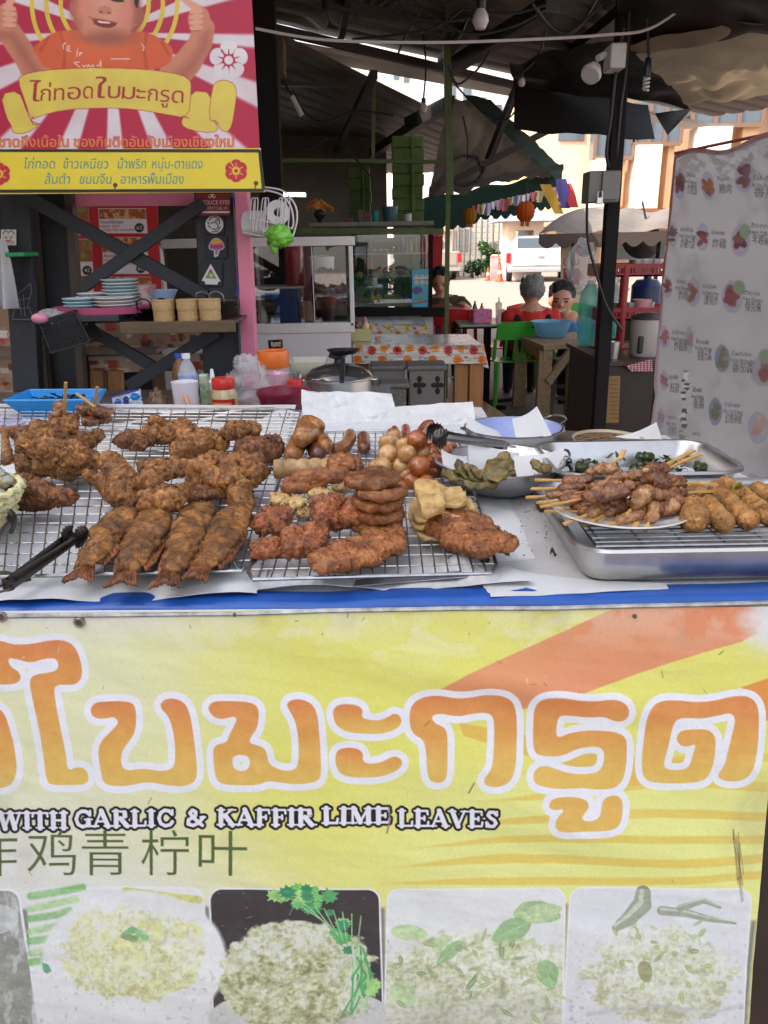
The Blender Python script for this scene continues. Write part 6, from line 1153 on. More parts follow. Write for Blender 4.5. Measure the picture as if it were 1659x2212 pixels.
def troll(x,y,R,ax,label):
    p=onY(x,y,YB+.06);k=R*mpp(p);MB().lathe(p-V(ax)*.035,[(k*.36,0),(k,0),(k,.07),(k*.36,.07),(k*.36,0)],28,ax,caps=False).solo('toilet_roll',mat('soft_tissue',(.74,.71,.71),.8),label,'toilet roll','toilet rolls in the wire basket',True)
troll(598,462,25,(.25,-1,.1),'white toilet roll facing front in the wire basket');troll(555,484,27,(1,-.3,0),'pinkish paper roll lying at the left in the wire basket')
bag(onY(602,510,YB-.02),(.042,.03,.032),7,mat('bright_green_bag',rgb(120,190,60),.35,bump=.4,bscale=40),'bright green knotted bag hanging under the white toilet rolls',.5,name='plastic_bag');bag(onY(592,534,YB-.02),(.012,.01,.02),8,mat('bright_green_bag',(0,0,0)),'small green knot dangling below the green bag',.4,name='bag_knot',cat='bag knot')
# ================================================================ MIDDLE: display case, green stall, tables
M_alu=mat('aluminium_frame',rgb(214,206,202),.4,.2,noise_amt=.12,scale=8);G_case=glass('display_glass',(.9,.92,.92),.16);M_grey=mat('grey_white_panel',rgb(206,200,200),.5,noise_amt=.06,scale=4)
YC=3.9
def hb(mb,x0,y0,x1,y1,Y,d=.04):a,b_=onY(x0,y0,Y),onY(x1,y1,Y);return mb.box((min(a.x,b_.x),Y,min(a.z,b_.z)),(max(a.x,b_.x),Y+d,max(a.z,b_.z)))
t=thing('display_case','aluminium framed glass display case on a grey panel base behind the pink post','display case',tuple(onY(560,850,YC)))
m_=MB()
for r in((346,517,766,530),(346,530,356,704),(752,531,766,704),(346,704,766,718)):hb(m_,*r,YC,.05)
m_.build('front_frame',M_alu,t,bevel=.003);m_=MB()
for r in((346,532,354,700),(756,532,764,700),(346,520,766,530)):hb(m_,*r,YC+.52,.03)
m_.build('rear_frame',M_alu,t)
for i,(x0,x1)in enumerate(((358,676),(676,751))):m_=MB();hb(m_,x0,533,x1,701,YC+.02+.012*i,.004);m_.build('glass_pane',G_case,t)
m_=MB();hb(m_,672,533,681,702,YC+.015,.02);hb(m_,556,533,561,702,YC+.3,.012);m_.build('mullion',M_alu,t);m_=MB();hb(m_,346,720,766,1010,YC+.008,.02);m_.build('base_panel',M_grey,t);m_=MB();a,b_=onY(350,704,YC+.05),onY(762,704,YC+.05);m_.box((a.x,YC+.052,a.z-.02),(b_.x,YC+.52,a.z));m_.build('shelf',mat('blue_cloth_shelf',rgb(70,84,110),.6,noise_amt=.3),t)
m_=MB();m_.box((a.x+.3,YC+.25,a.z+.16),(b_.x-.22,YC+.5,a.z+.17));m_.build('inner_shelf',M_alu,t)
def fury(c):c.poly([(584,736),(590,740),(600,739),(607,734),(608,750),(598,748),(588,751)],(150,110,90));c.text('FURY',586,748,9,(226,210,196),fit=20,bold=.3)
board('fury_sticker',[(579,735),(610,733),(611,752),(581,754)],YC+.006,fury,(30,22,20),t,60,44,.5,thick=.001)
def fv(c):c.text('The Trailer',441,716,9,(80,76,76),fit=34)
board('script_sticker',[(436,704),(480,704),(480,722),(438,722)],YC-.003,fv,(186,180,180),t,60,30,.5,thick=.001)
zb=a.z;M_jarb=mat('brown_jars',rgb(150,120,90),.3,noise_amt=.3)
for x in(616,638,654,666):p=onY(x,676,YC+.2);MB().lathe((p.x,YC+.2,zb),[(.001,0),(.026,0),(.026,.1),(.001,.1)],18).solo('jar',M_jarb,'small brown jar with a pale cap inside the glass display case','jar','jars inside the display case',True)
p=onY(715,690,YC+.25);bag(V((p.x,YC+.25,zb+.12)),(.13,.09,.13),12,mat('dark_bag',rgb(34,32,38),.5),'dark bundle inside the right of the glass display case',.3,cat='bundle',name='bundle');m_=MB();m_.box((p.x-.28,YC+.1,zb),(p.x-.16,YC+.3,zb+.16));m_.solo('tin',mat('blue_tin',rgb(40,60,110),.4),'dark blue tin inside the glass display case','tin',bevel=.006)
p=onY(566,700,YC+.1);jar(566,662,22,YC+.12,[(.001,0),(.9,0),(1,.4),(.7,.7),(.3,.8),(.3,1),(.001,1)],mat('cream_jug',rgb(190,180,160),.4),'cream jug standing at the left inside the glass display case','jug','jug',z0=zb)
p=onY(690,560,YC+.5);MB().lathe((p.x-.12,YC+.35,zb+.172),[(.001,0),(.05,0),(.05,.16),(.03,.2),(.001,.2)],18).solo('red_bottle',mat('red_bottle',rgb(170,40,36),.3),'red bottle on the inner shelf of the glass display case','bottle',smooth=True);MB().lathe((p.x+.02,YC+.35,zb+.172),[(.001,0),(.06,0),(.07,.14),(.001,.15)],18).solo('white_tub',M_melw,'white tub on the inner shelf of the glass display case','tub',smooth=True)
# ---- green stall
M_grn=mat('olive_green_paint',rgb(92,110,50),.5,noise_amt=.4,scale=18);YG=6.4;M_blk=mat('black_steel',(.012,.010,.010),.8,spec=.2)
gs=thing('green_stall','olive green framed vegetable stall with a glass case in the middle of the market','stall',tuple(onY(850,740,YG)))
def gb(nm,p,q,w,m=M_grn,d=.05,Y=YG):m_=MB();a,b_=onY(*p,Y),onY(*q,Y);m_.bar(a,b_,w*mpp(a),d,(0,1,0));m_.build(nm,m,gs)
gb('post',(972,130),(962,860),10);gb('top_rail',(594,346),(966,350),7,Y=YG-.06);gb('thin_post',(808,160),(806,344),8,Y=YG-.03);gb('upper_rail',(598,182),(804,186),7,mat('grey_rail',rgb(84,78,70),.5))
gb('shelf_rail',(644,499),(958,500),12,Y=YG-.06);gb('case_post',(931,507),(929,664),9,M_blk,Y=YG-.03);gb('case_post',(762,507),(762,664),5,M_blk,Y=YG-.03);gb('base_rail',(755,674),(960,674),19,M_blk,.06,YG-.09)
a,b_=onY(668,490,YG),onY(938,490,YG);m_=MB();m_.box((a.x,YG+.02,a.z),(b_.x,YG+.55,a.z+.03));m_.build('top_board',mat('dirty_white_board',rgb(150,146,136),.6,noise_amt=.4),gs);zt=a.z+.03
c0,c1=onY(757,655,YG),onY(925,655,YG);m_=MB();m_.box((c0.x,YG,c0.z-.03),(c1.x,YG+.6,c0.z));m_.build('counter',mat('cream_counter',rgb(170,166,150),.5),gs);zc=c0.z;d0=onY(757,548,YG+.3);m_=MB();m_.box((c0.x,YG+.2,d0.z-.01),(c1.x,YG+.5,d0.z));m_.build('case_shelf',M_alu,gs);zd=d0.z
m_=MB();hb(m_,766,508,924,662,YG-.03,.004);m_.build('case_glass',G_case,gs);m_=MB();hb(m_,757,684,935,900,YG,.03);m_.build('lower_panel',M_grey,gs)
rg=random.Random(6);m_=MB()
for k in range(420):x,z=rg.uniform(c0.x+.02,c1.x-.12),zc+.06+rg.uniform(0,.13);p=V((x,YG+.08+rg.uniform(-.02,.02),z));m_.grid(lambda u,v:p+rot(rg.uniform(0,.3),k*.7,k)@V(((u-.5)*.03,0,(v-.5)*.012)),1,1)
o=m_.build('green_garland',mat('teal_green_leaf',rgb(60,160,116),.5,noise_amt=.5,scale=30),gs)
def veg(x,y,r,m,lb,nm,cat,seed,lumpy=.22,Y=YG+.12):p=onY(x,y,Y);R=r*mpp(p);parts=[(p,(R*.8,R*.7,R*.65))]+[(p+V((R*.6*math.cos(j*.9),-R*.35*((j%3)/2),R*.5*math.sin(j*.9))),(R*.32,)*3)for j in range(9)];vs,fs=lump(parts,R*.12,R*lumpy*.4,3/R,R*.05,seed);return food(nm,vs,fs,m,lb,cat)
M_cau=mat('cauliflower',rgb(206,194,130),.6,noise_amt=.25,scale=40);M_vg=mat('leaf_green',rgb(84,120,50),.5,noise_amt=.4,scale=30)
for x,y,r,m,lb,cat in((776,595,10,M_cau,'cauliflower head leftmost on the green stall garland','cauliflower'),(794,586,10,mat('broccoli',rgb(50,74,40),.6,noise_amt=.4,scale=40),'dark broccoli head between two cauliflowers','broccoli'),(816,594,13,M_cau,'largest cauliflower head in the middle of the garland','cauliflower'),(847,594,13,M_cau,'cauliflower head right of the largest one','cauliflower'),(874,593,10,mat('pale_cabbage',rgb(160,176,110),.5),'pale green cabbage beside the blue poster','cabbage'),(913,572,12,M_vg,'leafy green cabbage above the blue poster','cabbage')):veg(x,y,r,m,lb,cat,cat,int(x))
for i,(x,y)in enumerate(((793,569),(801,571))):p=onY(x,y,YG+.15);MB().tube([p+V((0,0,.05)),p-V((0,0,.03))],[.004,.016],10).solo('carrot',mat('carrot',rgb(210,110,50),.5),'orange carrot standing above the broccoli','carrot','carrots above the broccoli',True)
m_=MB()
for k in range(26):p=onY(838+rg.uniform(0,10),578+rg.uniform(-3,5),YG+.14);q=onY(884+rg.uniform(-14,16),582+rg.uniform(-10,4),YG+.14);m_.tube(catmull([p,(p+q)/2+V((0,0,.03)),q],3),.006,5)
m_.solo('spring_onions',M_vg,'bundle of long spring onions lying over the cauliflowers','spring onions',None,True)
for x0,x1,col,lb in((762,800,(90,120,80),'green'),(802,826,(196,176,60),'yellow'),(830,868,(150,160,70),'lime'),(872,898,(40,110,170),'blue')):a,b_=onY(x0,652,YG+.1),onY(x1,640,YG+.1);m_=MB();m_.box((a.x,YG+.06,zc+.001),(b_.x,YG+.3,zc+.05));m_.solo('vegetable_tray',mat('%s_tray'%lb,rgb(*col),.4),'%s plastic tray on the counter of the green stall'%lb,'tray','trays on the green stall counter',bevel=.006)
def pst(c):
    for k in range(6):c.ell(900+12*(k%3),598+12*(k//3),5,5,(214,200,150))
    c.ell(902,578,6,5,(70,150,90));c.ell(902,628,11,9,(110,80,140));c.ell(912,640,10,10,(90,170,160));c.text('ฟรี',894,650,9,(70,150,70));c.stroke([(894,656),(924,650)],1.6,(196,70,60));c.stroke([(894,602),(924,600)],1,(240,240,240))
board('poster',[(890,582),(926,580),(927,663),(890,664)],YG-.05,pst,(90,176,206),None,60,110,.4,label='light blue poster with vegetables taped to the green stall case',cat='poster')
def eggs(c):c.stroke([(808,520),(848,520)],3,(190,160,50));[c.ell(810+13*k,540,5,3.5,(226,220,210))for k in range(4)];c.stroke([(808,530),(848,530)],2,(180,60,40))
board('egg_sign',[(805,514),(851,514),(851,546),(805,546)],YG+.18,eggs,(60,90,40),None,60,40,.5,label='green sign with a row of eggs on the upper shelf of the green stall',cat='sign')
a,b_=onY(757,548,YG+.3),onY(798,534,YG+.3);m_=MB();m_.box((a.x,YG+.22,zd+.001),(b_.x,YG+.42,b_.z));m_.solo('basket',mat('blue_basket',rgb(30,90,170),.4),'flat blue basket on the upper shelf of the green stall','basket',bevel=.006)
for i,(x,h,col)in enumerate(((860,24,(150,60,80)),(869,34,(150,110,150)),(878,22,(190,160,170)),(887,26,(200,190,180)),(898,30,(170,120,90)),(910,28,(180,60,50)),(919,30,(190,90,60)))):p=onY(x,548,YG+.3);k=mpp(p);MB().lathe((p.x,YG+.3,zd),[(.001,0),(5*k,0),(5*k,h*k*.7),(2.4*k,h*k*.85),(2.4*k,h*k),(.001,h*k)],12).solo('sauce_bottle',mat('bottle%d'%i,rgb(*col),.3),('dull red','tall mauve','short pink-white','cream','brown','bright red','orange-red')[i]+' bottle on the upper shelf of the green stall','bottle','bottles on the green stall shelf',True)
def top(x,ytop,w,prof,m,lb,cat,nm,Y=YG+.2,lid=None,lidm=None):return jar(x,ytop,w,Y,prof,m,lb,cat,nm,lid,lidm,z0=zt)
top(842,446,36,[(.001,0),(.72,0),(1,1),(.95,1),(.68,.05),(.001,.05)],mat('teal_mesh_basket',rgb(70,110,120),.45,noise_amt=.4,scale=80),'grey-teal plastic basket on top of the green stall','basket','basket');top(811,456,18,[(.001,0),(.7,0),(1,1),(.9,1),(.001,.1)],mat('teal_cup',rgb(40,150,140),.4),'bright teal cup beside the basket on the green stall','cup','cup');top(880,460,18,[(.001,0),(1,0),(1,.9),(.001,.9)],mat('clear_jar',rgb(190,184,170),.2),'clear jar with a dark lid on top of the green stall','jar','jar',lid=[(1.04,.88),(1.04,1),(.001,1)],lidm=mat('dark_green_lid',rgb(30,70,50),.4));top(690,452,26,[(.001,0),(.6,0),(.4,.2),(1,.6),(.9,.8),(.3,1),(.001,1)],mat('dark_mortar',rgb(44,38,40),.5),'dark mortar with red and orange flowers on the end of the green stall','mortar','mortar')
for i,(x,w,h)in enumerate(((780,12,26),(794,16,22),(752,18,10))):p=onY(x,480,YG+.2);k=mpp(p);m_=MB();m_.box((p.x-w*k/2,YG+.15,zt),(p.x+w*k/2,YG+.25,zt+h*k));m_.solo('box',mat('brown_box%d'%i,rgb(110,84-14*i,64),.6),('tall brown','dark brown','low dusty')[i]+' box standing on top of the green stall','box',bevel=.004)
p=onY(688,452,YG+.2);m_=MB();[m_.tube(catmull([p,p+V((.06*math.cos(k),0,.03+.02*(k%3))),p+V((.12*math.cos(k*1.3),.02,.02*math.sin(k)))],3),.008,5)for k in range(9)];m_.solo('artificial_flowers',mat('red_orange_petal',rgb(190,70,30),.5,noise_amt=0,col2=rgb(220,170,60),scale=20),'red and yellow flowers sprawling over the dark mortar','flowers',None,True)
M_gbr=mat('green_painted_brick',rgb(90,116,46),.6,noise_amt=.45,scale=14)
for x0,y0,x1,Y,lb in((750,362,802,7.6,'shorter green painted brick pillar left of the taller one'),(845,290,918,7.2,'taller green painted brick pillar under the roof edge')):
    a,b_=onY(x0,y0,Y),onY(x1,y0,Y);m_=MB();z=.02;W=b_.x-a.x;rg=random.Random(x0)
    while z<a.z-.02:m_.box((a.x+rg.uniform(0,.02),Y+rg.uniform(0,.015),z),(b_.x-rg.uniform(0,.02),Y+W,z+.092));z+=.1
    m_.box((a.x+.02,Y+.02,0),(b_.x-.02,Y+W-.02,a.z-.01));m_.box((a.x+W*.58,Y-.02,0),(a.x+W*.68,Y+.02,a.z));m_.solo('brick_pillar',M_gbr,lb,'pillar',bevel=.006)
# ---- floral tables
def floral(c):
    X,Y=c.X,c.Y;rg=random.Random(8)
    for k in range(260):x,y=rg.uniform(755,1060),rg.uniform(676,805);s=rg.uniform(4,9);col=rg.choice([(150,140,190),(196,170,190),(110,90,150),(206,190,160),(180,130,150),(190,200,210)]);c.poly([(x,y),(x+s,y+1),(x+s,y+s*.7),(x,y+s*.6)],col,op=.8)
    for k in range(90):x,y=rg.uniform(755,1060),rg.uniform(676,805);c.stroke([(x,y),(x+rg.uniform(4,10),y+rg.uniform(-2,2))],.6,(110,110,120),op=.7)
def flw(c,x,y,r,col):[c.ell(x+r*.6*math.cos(a),y+r*.6*math.sin(a),r*.48,r*.3,col,rot=a)for a in[j*.7 for j in range(9)]];c.ell(x,y,r*.32,r*.32,(90,30,20)if col[1]<100 else(190,110,40))
def fl1(c):
    floral(c)
    for k in range(6):flw(c,776+k*55-1,752,9,(222,140,50));flw(c,803+k*55,757,9.5,(196,50,34));flw(c,772+k*54,777,9.5,(222,120,44))
def fl2(c):
    floral(c)
    for k in range(4):flw(c,800+k*40,709,6.5,(222,190,70));flw(c,780+k*40,721,6.5,(222,130,60))
def fltop(c):
    floral(c);w=(slice(None),)*2;c.mix(w,.55+0*c.X,(200,192,182));rg=random.Random(3)
    for k in range(120):x,y=rg.uniform(755,1060),rg.uniform(676,750);c.stroke([(x,y),(x+rg.uniform(8,26),y+rg.uniform(-1.5,1.5))],.8,rg.choice([(200,120,60),(190,160,120),(130,120,150)]),op=.6)
def ftable(x0,x1,yb,yf,yd,xb0,xb1,label,fn,nm='table',legs=()):
    zt_=.9;q=[onz(xb0,yb,zt_),onz(xb1,yb,zt_),onz(x1,yf,zt_),onz(x0,yf,zt_)];t=thing(nm,label,'table',(q[3].x,q[3].y,0),'tables with flowered cloths')
    board('cloth_top',[(xb0,yb),(xb1,yb),(x1,yf),(x0,yf)],0,fltop,(196,190,178),t,160,40,.25,.5,pl=(q[0],V((0,0,1))),thick=.004);Yf=(q[2].y+q[3].y)/2-.004;board('cloth_front',[(x0,yf),(x1,yf),(x1+3,yd),(x0,yd)],Yf,fn,(212,204,188),t,220,60,.35,.4,thick=.003,wob=.015)
    for lx,dy in legs:p=onY(lx,yf,Yf+.04);m_=MB();m_.box((p.x-.04,p.y+dy,0),(p.x+.04,p.y+dy+.07,zt_-.01));m_.build('leg',M_pine,t,bevel=.004)
    return q,t
q2,_=ftable(762,922,682,700,728,770,908,'farther small table with a flowered cloth below the green stall',fl2)
q1,t1=ftable(762,1040,722,745,786,762,1012,'nearer long table with a flowered cloth and pine legs',fl1,legs=((998,0),(1030,-.02),(780,0)))
fe=q1[2];bk=q1[1];board('cloth_end',[(1040,745),(1044,740),(1056,796),(1044,792)],fe.y-.02,fl1,(206,196,176),t1,30,60,.35,thick=.003)
cq=q1[3].lerp(q1[0],.4);zq=.902
jar(770,690,14,cq.y,bp_,mat('red_sauce',rgb(120,40,24),.15),'dark red sauce bottle with a clear cap in the yellow caddy','bottle','sauce_bottle',z0=zq+.03);jar(782,700,9,cq.y,bp_,mat('olive_sauce',rgb(120,104,30),.15),'small olive sauce bottle in the middle of the yellow caddy','bottle','sauce_bottle',z0=zq+.03);jar(788,684,16,cq.y+.03,[(.001,0),(.95,0),(1,.1),(1,.55),(.8,.66),(.001,.68)],mat('cream_sauce',rgb(206,176,130),.3),'cream squeeze bottle with a pink nozzle in the yellow caddy','bottle','squeeze_bottle',[(.7,.66),(.6,.8),(.2,1),(.001,1)],mat('pink_nozzle',rgb(206,110,120),.35),z0=zq+.03)
p=onY(779,742,cq.y-.05);m_=MB();m_.box((p.x-.06,cq.y-.07,zq),(p.x+.06,cq.y-.055,zq+.07));m_.box((p.x-.06,cq.y-.055,zq),(p.x+.06,cq.y+.09,zq+.028));m_.solo('caddy',mat('pale_yellow_plastic',rgb(206,196,130),.4),'pale yellow plastic caddy of sauce bottles on the flowered table','caddy');jar(816,727,14,cq.y-.03,[(.001,0),(.8,0),(1,1),(.9,1),(.7,.1),(.001,.1)],mat('pink_tumbler',rgb(206,160,150),.2,alpha=.8),'pink tumbler standing right of the yellow caddy','tumbler','tumbler',z0=zq)
M_rat=mat('grey_lattice_plastic',rgb(118,112,106),.5,noise_amt=.5,scale=70)
def clover(c):
    dk=(24,20,18);X,Y=c.X,c.Y;c.mix((slice(None),)*2,((np.sin(X*2.1)*np.sin(Y*2.1))>.1)*.35,(60,56,52))
    for x0,sg in((945,1),(906,-1)):
        for a in(0,1.57,3.14,4.71):c.ell(x0+9*math.sin(a)*.8,832-13*math.cos(a),5.4,7,dk,rot=a);c.stroke([(x0,832),(x0+9*math.sin(a)*.8,832-13*math.cos(a))],2.2,dk)
def stool(x0,x1,yt,Y,label,fn=None):
    a,b_=onY(x0,yt,Y),onY(x1,yt,Y);W=b_.x-a.x;z=a.z;t=thing('plastic_stool',label,'stool',((a.x+b_.x)/2,Y+W/2,0),'grey lattice stools');ins=.04
    m_=MB();m_.box((a.x-.01,Y-.01,z-.03),(b_.x+.01,Y+W+.01,z));m_.build('seat',M_rat,t,bevel=.012)
    for k,(p,q)in enumerate((((a.x,Y),(b_.x,Y)),((b_.x,Y),(b_.x,Y+W)),((b_.x,Y+W),(a.x,Y+W)),((a.x,Y+W),(a.x,Y)))):
        f=lambda u,v:V((p[0]+(q[0]-p[0])*u,p[1]+(q[1]-p[1])*u,(z-.031)*(1-v)))
        m_=MB();m_.slab(f,1,1,V((0,.006,0))if k in(0,)else V((0,-.006,0))if k==2 else V((-.006 if k==1 else .006,0,0)))
        if k:m_.build('side',M_rat,t)
        elif fn:board('side',[(x0,yt+6),(x1,yt+6),(x1+3,yt+210),(x0+3,yt+210)],Y,fn,(124,118,112),t,130,220,.5,thick=.005)
        else:m_.build('side',M_rat,t)
    return t
stool(882,962,790,4.1,'grey lattice stool with clover cut-outs, right one beside the pine legs',clover);stool(802,874,790,4.14,'grey lattice stool left of the one with clover cut-outs',clover);stool(822,880,828,3.8,'lower grey lattice stool in front of the left stool')
# ================================================================ RIGHT: hanging menu sheet
mp_=[V((.5585,1.66,0)),V((.655,.72,0))];md=(mp_[1]-mp_[0]).normalized();MN=V((md.y,-md.x,0));MN=MN if MN.x<0 else-MN
mtop=onpl(1455,336,mp_[0],MN)
def menu2(c):
    X,Y=c.X,c.Y;full=(slice(None),)*2;rg=random.Random(12)
    Lx=1455-(Y-340)*.095;c.mix(full,(Lx+9-X)/3,(150,36,34));c.mix(full,smooth(700,560,Y)*0+((Lx+9-X)>0)*smooth(560,760,Y)*.8,(196,160,168));c.mix(full,(348-.24*(X-1455)*.8-Y)/3,(150,40,34))
    def dish(x,y,w,h,col,seed,plate=(150,146,180)):
        g=random.Random(seed);w*=.88;h*=.86;c.ell(x,y,w,h,plate,soft=.06);c.poly([(x-w*.7,y+h*.5),(x-w*.4,y-h*1.15),(x+w*.5,y-h*.9),(x+w*.8,y+h*.1),(x+w*.2,y+h*.9)],plate,smooth=1)
        for k in range(7):c.ell(x+g.uniform(-.4,.4)*w,y+g.uniform(-.5,.45)*h,w*.36,h*.34,tuple(min(255,max(0,q+g.randint(-26,26)))for q in col),rot=g.uniform(0,3),soft=.3)
    rd,dr,br,pk_,gr_=(150,50,40),(120,36,36),(140,80,44),(176,110,110),(96,130,80)
    for a in((1470,400,15,38,dr),(1532,400,17,36,(170,70,30)),(1612,380,24,42,dr),(1455,508,12,30,(100,60,40)),(1518,512,17,34,rd),(1602,520,23,40,dr),(1443,620,12,28,rd),(1498,632,18,36,(160,74,40)),(1583,642,24,40,rd),(1434,728,12,28,(176,90,90)),(1486,735,11,34,(170,120,110)),(1560,775,19,34,(120,110,80)),(1650,800,28,40,rd),(1430,822,10,24,(180,90,90)),(1545,890,18,34,(110,110,70)),(1638,925,24,40,(190,150,120)),(1425,905,9,24,(170,110,140)),(1548,990,20,26,(70,100,150)),(1625,1046,22,26,dr)):dish(a[0],a[1],a[2],a[3],a[4],int(a[0]+a[1]),(110,130,170)if a[0]in(1560,1545,1548)else(160,154,184))
    for x,y in((1612,500),(1598,622),(1652,770)):c.ell(x,y,12,16,(126,156,100),soft=.3)
    tx=(58,54,62)
    for x,y,w,th,en,zh in((1484,386,24,'ปีกไก่ทอด','Fried Chicken wing','炸雞翅'),(1554,384,32,'หมูยอ','','豬肉'),(1628,392,60,'ไส้อั่ว','Sai Aua (Northern','香腸'),(1470,500,34,'สะโพกไก่ทอด','Fried Chicken Thigh','炸雞大腿'),(1538,505,36,'น่องไก่ทอด','','炸雞'),(1624,492,60,'น้ำพริกหนุ่ม','Nam Prik Num','年輕粘貼'),(1462,612,24,'ไก่ทอด','Fried Chicken','炸雞'),(1520,622,36,'หน่อไม้ทอด','Fried Bamboo Shoot','蘆筍炒'),(1606,636,44,'ตำขนุน','Tam Khanun','傑克擔'),(1450,722,32,'ขาไก่ทอด','Fried Chicken Leg','炸雞腿'),(1502,742,38,'ไส้กรอกกระเทียม','Pork Sausage With Garlic','香腸大蒜'),(1580,768,54,'น้ำพริกอ่อง','Northern Thai Minced Pork','番茄醬'),(1440,818,24,'หมูสามชั้น','','炒五花肉'),(1495,846,26,'ไส้อั่วสมุนไพร','Sausage Northern','香腸'),(1566,878,44,'น้ำพริกตาแดง','Nam Prik Ta-Daeng','紅眼辣椒'),(1440,905,22,'หมูทอด','Fried Pork','炸豬肉'),(1494,940,20,'แคบหมู','',''),(1576,1000,30,'ไข่ต้ม','Boiled Egg','')):
        c.text(th,x,y,9,tx,fit=w*.8,aa=1.1,rot=.06);c.text(en,x-2,y+13,8,tx,fit=w,aa=1.2,rot=.09)if en else None
        if zh:c.text(zh,x+2,y+(34 if en else 28),17,tx,fit=w*.85,aa=1.1,rot=.05)
    for k in range(34):y=800+k*4.6;x=1474-.03*(y-800)+rg.uniform(-4,4);c.poly([(x,y),(x+rg.uniform(6,14),y+rg.uniform(-2,2)),(x+rg.uniform(5,12),y+rg.uniform(5,9)),(x-2,y+6)],rg.choice([(226,222,222),(190,184,188),(120,112,114),(60,52,54)]))
    c.mix(full,smooth(.5,.75,fbm(X*.015,Y*.01,41))*.3,(130,122,120));c.mix(full,smooth(420,335,Y)*smooth(.45,.6,fbm(X*.05,Y*.07,43))*.6,(120,112,106));c.mix(full,(vnoise(X*.3,Y*.3,45)>.995)*.6,(80,74,74));g_=c.C.mean(-1)[...,None];c.C=(g_+(c.C-g_)*.58)*.86;c.C=c.C*.86+.09
mq=[onpl(1458,336,mp_[0],MN),V((mp_[1].x,mp_[1].y,onpl(1680,292,mp_[0],MN).z-.01)),V((mp_[1].x,mp_[1].y,1.0)),V((mp_[0].x,mp_[0].y,1.0))];mq[3].x,mq[3].y=onpl(1398,960,mp_[0],MN).xy
P,u,v=bilin(mq,420,420);X,Y=projs(P.reshape(-1,3));c=Canvas(X.reshape(u.shape),Y.reshape(u.shape),(190,184,184));menu2(c)
P=P+(.012*(fbm(u*3+v,v*3,51)-.5)+.012*(fbm(u*9+v*2,v*1.5,52)-.5)*(.3+.7*v))[...,None]*np.array(MN)+np.stack([0*u,0*u,.007*(1-v)**8*np.sin(u*22)],-1)
mt=thing('menu_sheet','big white menu sheet of fried dishes with a red edge hanging beside the trays','menu banner',tuple((mq[2]+mq[3])/2));solid(sheet_obj('printed_sheet',P.reshape(-1,3),np.clip(c.C,0,1),420,420,painted('printed_sheet',.55,.3),mt),.0015)
MB().tube([mq[0]+V((0,0,.004)),mq[1]+V((0,0,.004))],.0025,8).build('top_rod',mat('red_hem',rgb(96,26,26),.7),mt,True);MB().tube([mq[1]+V((.01,0,.01)),V((mq[1].x+.01,mq[1].y,0))],.012,8).build('stand_pole',M_blk,mt,True);MB().tube([mq[0]+V((.012,0,0)),V((mq[0].x+.012,mq[0].y,0))],.010,8).build('stand_pole',M_blk,mt,True)
# ================================================================ DINING CORNER
M_red=mat('red_chair_plastic',rgb(226,40,52),.35);M_green=mat('green_chair_plastic',rgb(70,176,56),.35)
def chair(x,y,rz,m,label,H=.84,name='plastic_chair'):
    t=thing(name,label,'chair',(0,0,0),'plastic chairs in the dining corner');W=.2
    m_=MB();m_.slab(lambda u,v:V(((u-.5)*.44*(1-.12*v),(v-.5)*.42,.43-.02*math.sin(math.pi*u)*math.sin(math.pi*v)-(.02*(1-v)**4))),8,8,(0,0,-.012));m_.build('seat',m,t,True)
    m_=MB();f=lambda u,z:V(((u-.5)*(.42-.06*(z-.43)),.2+.12*(z-.43)-.04*(1-(2*u-1)**2)*0+.05*abs(2*u-1)**2*-1,z))
    def pt(u,z):return f(u,z)+V((0,0,0))
    m_.slab(lambda u,v:pt(u,H-.14+(.14+.02*math.sin(math.pi*u))*v),10,4,(0,.012,0))
    for k in(0,.22,.41,.59,.78,1):m_.tube([pt(k,.44),pt(k,.55),pt(k,H-.135)],.018 if k in(0,1)else .013,6)
    m_.build('backrest',m,t,True)
    for sx in(-1,1):
        for yy,k in((-.18,1),(.19,1)):m_=MB();m_.tube([(sx*.19,yy,.42),(sx*.215,yy*1.22,0)],[.028,.018],6);m_.build('leg',m,t,True)
    t.location=(x,y,0);t.rotation_euler=(0,0,rz);return t
def gpos(x,y):p=onz(x,y,0);return p.x,p.y
M_skin=mat('skin',rgb(206,150,118),.5);M_hair=mat('black_hair',rgb(26,22,22),.6,bump=.5,bscale=80);M_hairg=mat('grey_hair',rgb(150,146,142),.7,noise_amt=.5,scale=60,bump=.6,bscale=90)
